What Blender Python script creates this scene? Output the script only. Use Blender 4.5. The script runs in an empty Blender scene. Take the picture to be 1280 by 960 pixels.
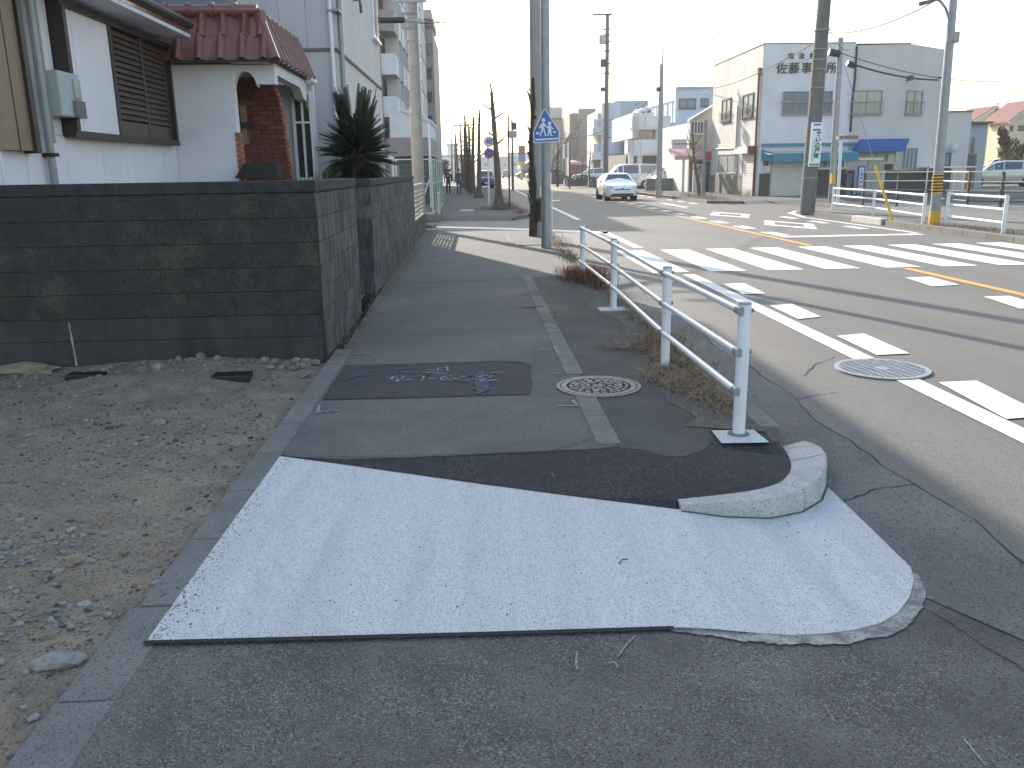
import bpy, bmesh, math, random
import numpy as np
from mathutils import Vector, Matrix
R = math.radians
rnd = random.Random(7)
sc = bpy.context.scene
col = sc.collection

# ------------------------------------------------------------------ camera
F_PX, EYE = 1060.0, 1.6
PITCH, YAW, ROLL = 0.247008, 0.039636, -0.016047
FW = np.array([math.sin(YAW)*math.cos(PITCH), math.cos(YAW)*math.cos(PITCH), -math.sin(PITCH)])
_r0 = np.array([math.cos(YAW), -math.sin(YAW), 0.0]); _u0 = np.cross(_r0, FW)
RT = _r0*math.cos(ROLL)+_u0*math.sin(ROLL); UP = -_r0*math.sin(ROLL)+_u0*math.cos(ROLL)
cam_data = bpy.data.cameras.new("camera")
cam_data.sensor_width = 36.0; cam_data.lens = F_PX/1280*36.0
cam_data.clip_start = 0.05; cam_data.clip_end = 3000
cam = bpy.data.objects.new("camera", cam_data); col.objects.link(cam)
cam.matrix_world = Matrix(((RT[0], UP[0], -FW[0], 0), (RT[1], UP[1], -FW[1], 0), (RT[2], UP[2], -FW[2], EYE), (0, 0, 0, 1)))
sc.camera = cam

# ------------------------------------------------------------------ sky, sun, exposure
SUN_EL, SUN_AZ = R(23.5), R(-19.5)          # azimuth measured from +Y towards +X
world = bpy.data.worlds.new("World"); sc.world = world; world.use_nodes = True
nt = world.node_tree; nt.nodes.clear()
sky = nt.nodes.new("ShaderNodeTexSky"); sky.sky_type = 'NISHITA'; sky.sun_disc = False
sky.sun_elevation = SUN_EL; sky.sun_rotation = SUN_AZ
sky.air_density = 1.45; sky.dust_density = 1.5; sky.ozone_density = 1.2
bg = nt.nodes.new("ShaderNodeBackground"); bg.inputs[1].default_value = 0.15
wo = nt.nodes.new("ShaderNodeOutputWorld")
nt.links.new(sky.outputs[0], bg.inputs[0]); nt.links.new(bg.outputs[0], wo.inputs[0])
sun_data = bpy.data.lights.new("sun", 'SUN'); sun_data.energy = 4.2; sun_data.angle = R(0.55); sun_data.color = (1.0, 0.91, 0.78)
sun = bpy.data.objects.new("sun", sun_data); col.objects.link(sun)
sd = Vector((math.sin(SUN_AZ)*math.cos(SUN_EL), math.cos(SUN_AZ)*math.cos(SUN_EL), math.sin(SUN_EL)))
sun.rotation_euler = sd.to_track_quat('Z', 'Y').to_euler()
sun.location = (0, 0, 60)
sc.view_settings.view_transform = 'Standard'; sc.view_settings.look = 'None'
sc.view_settings.exposure = 1.14; sc.view_settings.gamma = 1.0

# ------------------------------------------------------------------ measuring helpers
def ray(u, v): return FW*F_PX + RT*(u-640.0) - UP*(v-480.0)
def gp(u, v, z=0.0):
    d = ray(u, v); t = (z-EYE)/d[2]; return (d[0]*t, d[1]*t, z)
def W(u, v, Y):                              # point of a wall standing at distance Y
    d = ray(u, v); t = Y/d[1]; return (d[0]*t, Y, EYE+d[2]*t)
def WX(u, v, X):                             # point of a wall standing at X
    d = ray(u, v); t = X/d[0]; return (X, d[1]*t, EYE+d[2]*t)
ZR = -0.12                                   # road level, the pavement is 0
def zslope(x): return ZR*min(1.0, max(0.0, (x+1.2)/2.95))
def gs(u, v, dz=0.0):                        # point on the sloped crossover
    z = 0.0
    for _ in range(25):
        p = gp(u, v, z); z = zslope(p[0])
    return (p[0], p[1], z+dz)

# ------------------------------------------------------------------ materials
_M = {}
def mat(name, c, c2=None, sc_=3.0, rough=0.8, bump=0.0, bscale=40.0, metal=0.0, speck=None, sscale=150.0, samt=0.25,
        stretch=(1, 1, 1), contrast=(0.35, 0.65), rndv=0.0, spec=0.5, coat=0.0, c3=None, s3=0.6, con3=(0.5, 0.7), detail=6.0, emit=None, world_=False):
    m = bpy.data.materials.new(name); m.use_nodes = True; _M[name] = m
    t = m.node_tree; N, L = t.nodes, t.links
    b = N["Principled BSDF"]
    b.inputs["Roughness"].default_value = rough; b.inputs["Metallic"].default_value = metal
    b.inputs["Specular IOR Level"].default_value = spec; b.inputs["Coat Weight"].default_value = coat
    tc = N.new("ShaderNodeTexCoord"); oi = N.new("ShaderNodeObjectInfo")
    add = N.new("ShaderNodeVectorMath"); add.operation = 'MULTIPLY_ADD'
    L.new(oi.outputs["Random"], add.inputs[0]); add.inputs[1].default_value = (37.1, 17.3, 23.7); L.new(tc.outputs["Object"], add.inputs[2])
    if world_:
        ge = N.new("ShaderNodeNewGeometry"); L.new(ge.outputs["Position"], add.inputs[2]); add.inputs[1].default_value = (0, 0, 0)
    mp = N.new("ShaderNodeMapping"); L.new(add.outputs[0], mp.inputs[0]); mp.inputs["Scale"].default_value = stretch
    V = mp.outputs[0]
    def noise(scale, det=detail, rg=0.6, dist=0.0):
        n = N.new("ShaderNodeTexNoise"); n.inputs["Scale"].default_value = scale; n.inputs["Detail"].default_value = det
        n.inputs["Roughness"].default_value = rg; n.inputs["Distortion"].default_value = dist; L.new(V, n.inputs["Vector"]); return n
    def ramp(src, a, b_):
        r = N.new("ShaderNodeMapRange"); r.inputs[1].default_value = a; r.inputs[2].default_value = b_; L.new(src, r.inputs[0]); return r.outputs[0]
    def mix(f, a, b_):
        x = N.new("ShaderNodeMix"); x.data_type = 'RGBA'
        if isinstance(f, (int, float)): x.inputs[0].default_value = f
        else: L.new(f, x.inputs[0])
        for i, q in ((6, a), (7, b_)):
            if isinstance(q, tuple): x.inputs[i].default_value = (*q, 1.0)
            else: L.new(q, x.inputs[i])
        return x.outputs[2]
    cur = c
    if c2 is not None: cur = mix(ramp(noise(sc_).outputs[0], *contrast), c, c2)
    if c3 is not None: cur = mix(ramp(noise(s3, 4.0, 0.55, 0.6).outputs[0], *con3), cur, c3)
    if speck is not None:
        vo = N.new("ShaderNodeTexVoronoi"); vo.inputs["Scale"].default_value = sscale; L.new(add.outputs[0], vo.inputs["Vector"]); vo.inputs["Randomness"].default_value = 1.0
        sx = N.new("ShaderNodeSeparateColor"); L.new(vo.outputs["Color"], sx.inputs[0])
        ml = N.new("ShaderNodeMath"); ml.operation = 'MULTIPLY'; L.new(ramp(sx.outputs[0], 1.0-samt, 1.0), ml.inputs[0]); L.new(ramp(noise(2.3, 5.0).outputs[0], 0.3, 0.7), ml.inputs[1])
        cur = mix(ml.outputs[0], cur, speck)
        g = mix(ramp(sx.outputs[1], 0.8, 0.95), cur, tuple(0.35*q for q in c)); cur = g
    if rndv > 0:
        hv = N.new("ShaderNodeHueSaturation"); r = N.new("ShaderNodeMapRange")
        r.inputs[3].default_value = 1-rndv; r.inputs[4].default_value = 1+rndv; L.new(oi.outputs["Random"], r.inputs[0])
        L.new(r.outputs[0], hv.inputs["Value"])
        if isinstance(cur, tuple): hv.inputs["Color"].default_value = (*cur, 1)
        else: L.new(cur, hv.inputs["Color"])
        cur = hv.outputs[0]
    if isinstance(cur, tuple): b.inputs["Base Color"].default_value = (*cur, 1)
    else: L.new(cur, b.inputs["Base Color"])
    if bump > 0:
        bp = N.new("ShaderNodeBump"); bp.inputs["Strength"].default_value = 1.0; bp.inputs["Distance"].default_value = bump
        L.new(noise(bscale, 8.0, 0.65).outputs[0], bp.inputs["Height"]); L.new(bp.outputs[0], b.inputs["Normal"])
    if emit: b.inputs["Emission Color"].default_value = (*emit[:3], 1); b.inputs["Emission Strength"].default_value = emit[3]
    return m

A_OLD = mat("weathered_asphalt", (0.135, 0.122, 0.114), (0.082, 0.075, 0.073), 2.6, 0.93, 0.005, 140, speck=(0.36, 0.33, 0.31), sscale=190, samt=0.34, c3=(0.2, 0.18, 0.165), s3=1.7, con3=(0.48, 0.8), detail=12.0)
A_WALK = mat("pavement_asphalt", (0.135, 0.127, 0.124), (0.098, 0.094, 0.095), 1.6, 0.93, 0.004, 130, speck=(0.24, 0.23, 0.22), sscale=200, samt=0.25, c3=(0.185, 0.165, 0.145), s3=0.8, con3=(0.5, 0.75), detail=10.0)
A_WALK2 = mat("older_pavement_asphalt", (0.16, 0.155, 0.145), (0.125, 0.122, 0.12), 1.2, 0.93, 0.003, 120, speck=(0.24, 0.23, 0.22), sscale=200, samt=0.18)
A_DARK = mat("dark_asphalt", (0.088, 0.082, 0.08), (0.06, 0.057, 0.058), 2.2, 0.93, 0.004, 130, speck=(0.18, 0.17, 0.165), sscale=200, samt=0.22, c3=(0.15, 0.132, 0.112), s3=0.9, con3=(0.52, 0.75), detail=10.0)
A_PATCH = mat("patched_asphalt", (0.05, 0.049, 0.053), (0.03, 0.029, 0.033), 12, 0.9, 0.006, 110, speck=(0.12, 0.115, 0.115), sscale=180, samt=0.3, detail=10.0)
A_NEW = mat("fresh_black_asphalt", (0.034, 0.033, 0.037), (0.02, 0.019, 0.022), 14, 0.9, 0.008, 90, speck=(0.12, 0.115, 0.112), sscale=130, samt=0.3, detail=10.0)
A_ROAD = mat("road_asphalt", (0.155, 0.140, 0.129), (0.122, 0.110, 0.102), 0.9, 0.72, 0.004, 110, speck=(0.22, 0.21, 0.2), sscale=150, samt=0.15, stretch=(1, 0.35, 1), c3=(0.10, 0.095, 0.09), s3=0.35, con3=(0.55, 0.72))
A_CRACK = mat("open_joint", (0.02, 0.02, 0.021), rough=0.95)
C_NEW = mat("broomed_new_concrete", (0.69, 0.665, 0.67), (0.58, 0.56, 0.565), 14, 0.92, 0.0016, 55, stretch=(9, 0.8, 1), detail=12.0, contrast=(0.3, 0.7), c3=(0.48, 0.465, 0.47), s3=0.7, con3=(0.45, 0.95), speck=(0.4, 0.39, 0.4), sscale=260, samt=0.1)
C_KERB = mat("new_kerb_concrete", (0.53, 0.50, 0.485), (0.45, 0.425, 0.41), 8, 0.88, 0.0012, 120, speck=(0.4, 0.385, 0.37), sscale=200, samt=0.06, c3=(0.36, 0.345, 0.32), s3=3, con3=(0.5, 0.8))
C_MORTAR = mat("thin_mortar", (0.42, 0.40, 0.38), (0.17, 0.16, 0.15), 11, 0.92, 0.004, 60, speck=(0.25, 0.24, 0.23), sscale=150, samt=0.2, detail=12.0, contrast=(0.38, 0.62))
C_OLD = mat("old_concrete", (0.21, 0.2, 0.188), (0.155, 0.148, 0.14), 5, 0.93, 0.004, 90, speck=(0.27, 0.26, 0.25), sscale=220, samt=0.12, rndv=0.07, detail=10.0, c3=(0.24, 0.22, 0.19), s3=2, con3=(0.5, 0.8))
C_PAN = mat("gutter_concrete", (0.16, 0.152, 0.143), (0.118, 0.112, 0.108), 1.6, 0.93, 0.005, 80, speck=(0.26, 0.25, 0.24), sscale=130, samt=0.15, c3=(0.2, 0.19, 0.17), s3=0.8, con3=(0.5, 0.75))
SOIL = mat("packed_soil", (0.35, 0.265, 0.195), (0.2, 0.155, 0.12), 4.5, 0.96, 0.012, 60, speck=(0.3, 0.27, 0.24), sscale=110, samt=0.16, c3=(0.27, 0.2, 0.145), s3=1.3, con3=(0.48, 0.7), detail=10.0)
DIRT = mat("kerb_dirt", (0.15, 0.13, 0.11), (0.095, 0.085, 0.075), 6, 0.96, 0.01, 60, speck=(0.25, 0.22, 0.19), sscale=90, samt=0.15)
GROUND_M = mat("town_ground", (0.17, 0.16, 0.15), (0.13, 0.125, 0.12), 0.2, 0.95)
P_GREY = mat("grey_pebble", (0.27, 0.255, 0.245), (0.15, 0.145, 0.142), 60, 0.95, 0.003, 120, rndv=0.2)
P_TAN = mat("tan_pebble", (0.34, 0.255, 0.18), (0.2, 0.155, 0.115), 40, 0.95, 0.003, 120, rndv=0.2)
P_PALE = mat("pale_pebble", (0.4, 0.375, 0.35), (0.25, 0.235, 0.225), 40, 0.95, 0.003, 120, rndv=0.25)
P_DARK = mat("dark_pebble", (0.11, 0.1, 0.095), (0.07, 0.066, 0.064), 40, 0.95, 0.003, 120, rndv=0.2)
BLOCK = mat("stained_concrete_block", (0.088, 0.074, 0.06), (0.036, 0.032, 0.033), 7, 0.95, 0.008, 90, speck=(0.03, 0.028, 0.03), sscale=75, samt=0.12, rndv=0.07, c3=(0.045, 0.042, 0.045), s3=1.6, con3=(0.4, 0.62), detail=10.0, world_=True)
BLOCK_S = mat("streaked_concrete_block", (0.115, 0.108, 0.11), (0.036, 0.034, 0.038), 9, 0.95, 0.008, 80, stretch=(1, 1, 0.3), rndv=0.22, c3=(0.19, 0.18, 0.18), s3=6, con3=(0.56, 0.75), detail=10.0, world_=True)
BLOCK_B = mat("stained_base_concrete", (0.066, 0.062, 0.066), (0.038, 0.036, 0.041), 5, 0.95, 0.004, 60, rndv=0.1, stretch=(1, 1, 0.3), c3=(0.09, 0.088, 0.09), s3=2.5, con3=(0.55, 0.75), detail=10.0)
WJOINT = mat("wall_joint", (0.05, 0.047, 0.05), (0.085, 0.08, 0.084), 5, 0.95)
CAPM = mat("mossy_wall_cap", (0.06, 0.057, 0.062), (0.032, 0.031, 0.036), 9, 0.95, 0.006, 60, rndv=0.1)
STUCCO = mat("white_stucco", (0.78, 0.74, 0.79), (0.70, 0.665, 0.71), 1.2, 0.9, 0.002, 140, c3=(0.6, 0.57, 0.59), s3=0.8, con3=(0.55, 0.85))
BOARD_W = mat("white_board", (0.82, 0.78, 0.82), (0.74, 0.70, 0.74), 1.3, 0.85, 0.001, 90, rndv=0.03, world_=True)
SIDING = mat("pale_grey_siding", (0.59, 0.555, 0.56), (0.53, 0.5, 0.505), 2.5, 0.75, 0.001, 60, stretch=(1, 1, 0.12), rndv=0.035, world_=True)
BROWN = mat("dark_brown_metal", (0.035, 0.026, 0.024), rough=0.5)
SLAT = mat("brown_shutter_slat", (0.115, 0.082, 0.066), (0.09, 0.065, 0.055), 4, 0.55, stretch=(0.3, 0.3, 1), rndv=0.08, world_=True)
TANWOOD = mat("tan_panel", (0.29, 0.2, 0.13), (0.23, 0.155, 0.1), 3, 0.6, stretch=(1, 1, 0.1))
TILE = mat("red_glazed_tile", (0.25, 0.098, 0.074), (0.18, 0.072, 0.06), 8, 0.3, rndv=0.16, coat=0.35)
TILE_G = mat("dark_grey_tile", (0.06, 0.062, 0.075), rough=0.35)
BRICK = mat("red_brick", (0.18, 0.062, 0.042), (0.115, 0.042, 0.032), 20, 0.85, 0.002, 120, rndv=0.28, world_=True)
BRICK_T = mat("orange_brick", (0.38, 0.15, 0.085), (0.28, 0.1, 0.06), 20, 0.85, rndv=0.2)
BMORTAR = mat("brick_mortar", (0.12, 0.06, 0.045), rough=0.95)
ALU = mat("aluminium", (0.55, 0.56, 0.58), rough=0.35, metal=0.7)
WSTEEL = mat("white_painted_steel", (0.78, 0.78, 0.82), (0.72, 0.72, 0.76), 4, 0.35, coat=0.2)
GSTEEL = mat("galvanised_steel", (0.32, 0.33, 0.35), (0.26, 0.27, 0.29), 5, 0.45, metal=0.35)
DSTEEL = mat("dark_steel", (0.03, 0.03, 0.033), rough=0.5)
CPOLE = mat("concrete_pole_grey", (0.33, 0.325, 0.31), (0.26, 0.255, 0.245), 3, 0.85, 0.001, 60)
CPOLE_D = mat("weathered_pole_grey", (0.17, 0.165, 0.16), (0.12, 0.118, 0.116), 3, 0.9, stretch=(1, 1, 0.2))
RUST = mat("rusty_red_steel", (0.2, 0.05, 0.035), (0.12, 0.035, 0.03), 6, 0.7)
BARK = mat("grey_brown_bark", (0.15, 0.115, 0.085), (0.085, 0.066, 0.052), 9, 0.95, 0.02, 30, stretch=(1, 1, 0.3), rndv=0.1)
BARK_D = mat("dark_ivy_bark", (0.055, 0.045, 0.035), (0.028, 0.024, 0.02), 12, 0.95, 0.03, 30)
PALM = mat("dark_palm_leaf", (0.045, 0.062, 0.036), (0.026, 0.04, 0.028), 5, 0.55, rndv=0.3)
PALM_T = mat("palm_trunk_fibre", (0.075, 0.05, 0.032), (0.04, 0.03, 0.022), 20, 0.95, 0.03, 40)
STRAW = mat("dry_straw", (0.36, 0.25, 0.15), (0.17, 0.11, 0.07), 12, 0.9)
REDGRASS = mat("reddish_dry_grass", (0.25, 0.115, 0.07), (0.16, 0.075, 0.05), 12, 0.9)
GREENS = mat("green_weed", (0.075, 0.1, 0.03), (0.05, 0.07, 0.02), 12, 0.85)
LEAF_D = mat("evergreen_leaf", (0.04, 0.058, 0.028), (0.028, 0.042, 0.022), 3, 0.7)
LEAF_Y = mat("yellowed_hedge_leaf", (0.2, 0.16, 0.045), (0.1, 0.095, 0.035), 3, 0.75)
LEAF_R = mat("russet_leaf", (0.16, 0.085, 0.06), (0.1, 0.06, 0.045), 3, 0.8)
GLASS = mat("window_glass", (0.05, 0.06, 0.07), rough=0.06, spec=0.9)
GLASS_L = mat("curtained_glass", (0.36, 0.4, 0.38), (0.27, 0.3, 0.3), 2, 0.12, stretch=(4, 4, 0.3), spec=0.7)
GLASS_F = mat("frosted_glass", (0.25, 0.28, 0.31), (0.18, 0.2, 0.23), 3, 0.5, spec=0.25, stretch=(6, 6, 0.3))
CARGLASS = mat("car_glass", (0.05, 0.065, 0.085), rough=0.05, spec=0.9, coat=0.5)
CARW = mat("white_car_paint", (0.78, 0.78, 0.79), rough=0.22, coat=0.9)
CARS = mat("silver_car_paint", (0.42, 0.43, 0.45), rough=0.25, metal=0.5, coat=0.8)
CARD = mat("dark_car_paint", (0.035, 0.042, 0.06), rough=0.25, coat=0.8)
TYRE = mat("tyre_rubber", (0.016, 0.016, 0.017), rough=0.85)
RIMM = mat("alloy_rim", (0.42, 0.43, 0.45), rough=0.3, metal=0.7)
BLACKP = mat("black_plastic", (0.014, 0.014, 0.016), rough=0.5)
LAMP = mat("lamp_lens", (0.45, 0.5, 0.58), rough=0.1, spec=0.9)
LAMP_R = mat("red_lens", (0.45, 0.02, 0.02), rough=0.15)
PLATE = mat("number_plate", (0.7, 0.72, 0.72), rough=0.4)
PAINT_W = mat("road_paint_white", (0.80, 0.79, 0.765), (0.68, 0.67, 0.645), 6, 0.7, 0.001, 90, c3=(0.5, 0.49, 0.46), s3=7, con3=(0.62, 0.82))
PAINT_O = mat("road_paint_orange", (0.78, 0.36, 0.06), (0.62, 0.28, 0.06), 6, 0.7)
CHALK = mat("blue_white_chalk", (0.36, 0.42, 0.49), (0.1, 0.12, 0.145), 45, 0.9, contrast=(0.4, 0.6))
CHALK_B = mat("blue_chalk_smear", (0.075, 0.11, 0.16), (0.04, 0.043, 0.05), 30, 0.95, contrast=(0.42, 0.58))
MANHOLE = mat("grey_cast_iron", (0.2, 0.183, 0.178), (0.14, 0.13, 0.127), 12, 0.6, metal=0.2, bump=0.001, bscale=90)
MANHOLE_D = mat("dark_recess", (0.015, 0.015, 0.017), rough=0.9)
SIGN_B = mat("sign_blue", (0.025, 0.135, 0.46), rough=0.4)
SIGN_W = mat("sign_white", (0.78, 0.8, 0.82), rough=0.4)
SIGN_R = mat("sign_red", (0.55, 0.03, 0.04), rough=0.4)
SIGN_G = mat("sign_green", (0.02, 0.16, 0.12), rough=0.4)
SIGN_PINK = mat("figure_white", (0.74, 0.72, 0.74), rough=0.45)
INK = mat("dark_lettering", (0.02, 0.022, 0.03), rough=0.5)
YEL = mat("safety_yellow", (0.72, 0.42, 0.03), (0.6, 0.34, 0.03), 6, 0.5)
TEAL = mat("teal_awning", (0.05, 0.24, 0.36), (0.042, 0.2, 0.3), 4, 0.7)
BLUEAWN = mat("blue_awning", (0.03, 0.12, 0.42), (0.025, 0.1, 0.34), 4, 0.65)
REDAWN = mat("red_white_awning", (0.5, 0.06, 0.08), rough=0.7)
PINKAWN = mat("faded_pink_awning", (0.55, 0.33, 0.36), rough=0.7)
OFF_W = mat("pale_lilac_render", (0.73, 0.71, 0.755), (0.67, 0.65, 0.695), 0.7, 0.85, 0.001, 60, c3=(0.61, 0.58, 0.66), s3=0.4, con3=(0.5, 0.8))
OFF_C = mat("weathered_cream_render", (0.60, 0.58, 0.54), (0.46, 0.44, 0.41), 0.7, 0.85, stretch=(1, 1, 0.4), c3=(0.38, 0.36, 0.34), s3=0.9, con3=(0.55, 0.8))
OFF_G = mat("warm_grey_render", (0.63, 0.595, 0.595), (0.56, 0.53, 0.53), 0.8, 0.85, 0.001, 60, stretch=(1, 1, 0.4))
STONEBASE = mat("dark_stone_base", (0.075, 0.073, 0.08), (0.05, 0.05, 0.055), 6, 0.8, rndv=0.2, world_=True)
ROLLER = mat("roller_shutter", (0.62, 0.61, 0.6), (0.55, 0.54, 0.54), 3, 0.5, rndv=0.04, world_=True)
MAUVE = mat("mauve_tile_wall", (0.30, 0.25, 0.25), (0.26, 0.215, 0.22), 2, 0.7)
TOWER = mat("grey_blue_tower", (0.38, 0.385, 0.41), (0.34, 0.345, 0.37), 1, 0.75)
TOWER2 = mat("taupe_tower", (0.30, 0.275, 0.265), (0.27, 0.25, 0.24), 1, 0.75)
PALEW = mat("pale_building_wall", (0.62, 0.63, 0.65), (0.56, 0.57, 0.59), 1, 0.75)
PALEB = mat("blue_grey_wall", (0.36, 0.42, 0.5), (0.32, 0.38, 0.46), 1, 0.7)
PALEB2 = mat("pale_blue_panel", (0.45, 0.53, 0.64), (0.4, 0.48, 0.6), 1, 0.6)
BROWNW = mat("brown_tile_wall", (0.27, 0.215, 0.195), (0.235, 0.19, 0.17), 1.5, 0.7)
BEIGEW = mat("beige_wall", (0.5, 0.47, 0.4), (0.44, 0.41, 0.36), 1, 0.8)
CREAMW = mat("sunny_cream_wall", (0.66, 0.56, 0.4), (0.6, 0.5, 0.36), 1, 0.85)
REDROOF = mat("red_slate_roof", (0.16, 0.05, 0.045), (0.12, 0.04, 0.038), 4, 0.7, stretch=(1, 1, 4))
DARKW = mat("dark_grey_wall", (0.13, 0.14, 0.155), (0.1, 0.11, 0.12), 1.5, 0.8)
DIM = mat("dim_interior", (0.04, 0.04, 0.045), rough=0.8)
MESHF = mat("pale_green_fence_paint", (0.42, 0.46, 0.44), rough=0.5)
MESHP = mat("green_mesh_panel", (0.2, 0.27, 0.24), (0.15, 0.2, 0.18), 4, 0.6)
FENCE_T = mat("taupe_aluminium_slat", (0.33, 0.3, 0.27), rough=0.45, metal=0.2, rndv=0.05)
SKIN = mat("skin", (0.5, 0.33, 0.25), rough=0.6)
CLOTH_N = mat("navy_cloth", (0.02, 0.023, 0.038), rough=0.9)
CLOTH_G = mat("grey_blue_cloth", (0.085, 0.1, 0.13), rough=0.9)
JEAN = mat("blue_jeans", (0.04, 0.065, 0.13), rough=0.9)
HAIR = mat("black_hair", (0.012, 0.011, 0.011), rough=0.6)
VEND_B = mat("vending_blue", (0.02, 0.05, 0.22), rough=0.35)
SOLAR = mat("brown_pipe_fence", (0.05, 0.042, 0.04), rough=0.55)
GLOWRAIL = mat("sunlit_rail_tint", (0.75, 0.68, 0.48), rough=0.35)  # sun glare on the upper fence rails, put into their colour
CABLE = mat("black_cable", (0.02, 0.02, 0.022), rough=0.6)
POT = mat("grey_transformer", (0.42, 0.44, 0.46), rough=0.5)

# ------------------------------------------------------------------ mesh building
class MB:
    def __init__(s): s.v, s.f, s.m = [], [], []
    def add(s, vs, fs, mi=0):
        k = len(s.v); s.v += [tuple(float(c) for c in q) for q in vs]; s.f += [tuple(i+k for i in f) for f in fs]; s.m += [mi]*len(fs); return s
    def box(s, x0, x1, y0, y1, z0, z1, mi=0):
        return s.add([(x0, y0, z0), (x1, y0, z0), (x1, y1, z0), (x0, y1, z0), (x0, y0, z1), (x1, y0, z1), (x1, y1, z1), (x0, y1, z1)],
                     [(0, 3, 2, 1), (4, 5, 6, 7), (0, 1, 5, 4), (1, 2, 6, 5), (2, 3, 7, 6), (3, 0, 4, 7)], mi)
    def hexa(s, b, t, mi=0):                                  # four base points, four top points
        return s.add(list(b)+list(t), [(0, 3, 2, 1), (4, 5, 6, 7), (0, 1, 5, 4), (1, 2, 6, 5), (2, 3, 7, 6), (3, 0, 4, 7)], mi)
    def prism(s, poly, d, mi=0):                              # 3D polygon pushed along the vector d
        n = len(poly); d = np.array(d, float)
        vs = [np.array(p, float) for p in poly]; vs += [p+d for p in vs]
        fs = [tuple(reversed(range(n))), tuple(range(n, 2*n))]+[(i, (i+1) % n, n+(i+1) % n, n+i) for i in range(n)]
        return s.add(vs, fs, mi)
    def tube(s, pts, r, n=8, mi=0, cap=True):
        pts = [Vector(p) for p in pts]; k0 = len(s.v); rs = r if isinstance(r, (list, tuple)) else [r]*len(pts)
        a = None
        for i, p in enumerate(pts):
            t = (pts[min(i+1, len(pts)-1)]-pts[max(i-1, 0)]).normalized()
            if a is None:
                a = t.orthogonal().normalized()
            else:
                a = (a-t*a.dot(t)).normalized()
            b = t.cross(a)
            for j in range(n):
                q = 2*math.pi*j/n; w = p+(a*math.cos(q)+b*math.sin(q))*rs[i]; s.v.append(tuple(w))
        for i in range(len(pts)-1):
            for j in range(n):
                s.f.append((k0+i*n+j, k0+i*n+(j+1) % n, k0+(i+1)*n+(j+1) % n, k0+(i+1)*n+j)); s.m.append(mi)
        if cap:
            s.f.append(tuple(reversed(range(k0, k0+n)))); e = k0+(len(pts)-1)*n; s.f.append(tuple(range(e, e+n))); s.m += [mi, mi]
        return s
    def cyl(s, c, r, z0, z1, n=20, r2=None, mi=0): return s.tube([(c[0], c[1], z0), (c[0], c[1], z1)], [r, r if r2 is None else r2], n, mi)
    def ico(s, c, r, mi=0, sq=(1, 1, 1), jit=0.0, sub=1):
        bm = bmesh.new(); bmesh.ops.create_icosphere(bm, subdivisions=sub, radius=1.0)
        vs = []
        for v in bm.verts:
            k = r*(1+rnd.uniform(-jit, jit)); vs.append((c[0]+v.co.x*k*sq[0], c[1]+v.co.y*k*sq[1], c[2]+v.co.z*k*sq[2]))
        fs = [tuple(q.index for q in f.verts) for f in bm.faces]; bm.free(); return s.add(vs, fs, mi)
    def mesh(s, name, mats, off=(0, 0, 0), smooth=False, recalc=True, bevel=0.0):
        me = bpy.data.meshes.new(name); o = np.array(off, float)
        me.from_pydata([tuple(np.array(q)-o) for q in s.v], [], s.f)
        mats = mats if isinstance(mats, (list, tuple)) else [mats]
        for m in mats: me.materials.append(m)
        if len(mats) > 1: me.polygons.foreach_set("material_index", s.m)
        if recalc or bevel:
            bm = bmesh.new(); bm.from_mesh(me)
            if bevel:
                ed = [e for e in bm.edges if len(e.link_faces) == 2 and e.calc_face_angle(0) > 0.6]
                bmesh.ops.bevel(bm, geom=ed, offset=bevel, segments=2, affect='EDGES', profile=0.6)
            bmesh.ops.recalc_face_normals(bm, faces=bm.faces); bm.to_mesh(me); bm.free()
        if smooth:
            me.polygons.foreach_set("use_smooth", [True]*len(me.polygons))
            try: me.set_sharp_from_angle(angle=R(40))
            except Exception: pass
        me.update(); return me
    def build(s, name, mats, parent=None, label=None, smooth=False, recalc=True, bevel=0.0, kind=None):
        off = wloc(parent)
        o = bpy.data.objects.new(name, s.mesh(name, mats, off, smooth, recalc, bevel)); col.objects.link(o)
        if parent: o.parent = parent
        if label: o['label'] = label
        if kind: o['kind'] = kind
        return o
def wloc(o):
    p = np.zeros(3)
    while o is not None: p = p+np.array(o.location); o = o.parent
    return p
def tag(o, label, cat, group=None, kind=None):
    o['label'] = label; o['category'] = cat
    if group: o['group'] = group
    if kind: o['kind'] = kind
    return o
def thing(name, label, cat, loc, group=None):
    o = bpy.data.objects.new(name, None); o.empty_display_size = 0.2; col.objects.link(o); o.location = loc
    return tag(o, label, cat, group)
def struct(name, mb, m, parent=None, **k):
    o = mb.build(name, m, parent, **k)
    if parent is None: o['kind'] = 'structure'
    return o
def piece(name, me, parent, loc, rot=(0, 0, 0), scale=(1, 1, 1)):
    o = bpy.data.objects.new(name, me); col.objects.link(o); o.parent = parent
    o.location = np.array(loc, float)-wloc(parent); o.rotation_euler = rot; o.scale = scale; return o
def tree_copy(o, parent=None):
    c = o.copy(); col.objects.link(c); c.parent = parent
    for ch in list(o.children): tree_copy(ch, c)
    return c
def dup(root, loc, rotz=None, label=None, scale=None):
    c = tree_copy(root); c.location = loc
    if rotz is not None: c.rotation_euler = (0, 0, rotz)
    if scale: c.scale = scale
    if label: c['label'] = label
    return c
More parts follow.
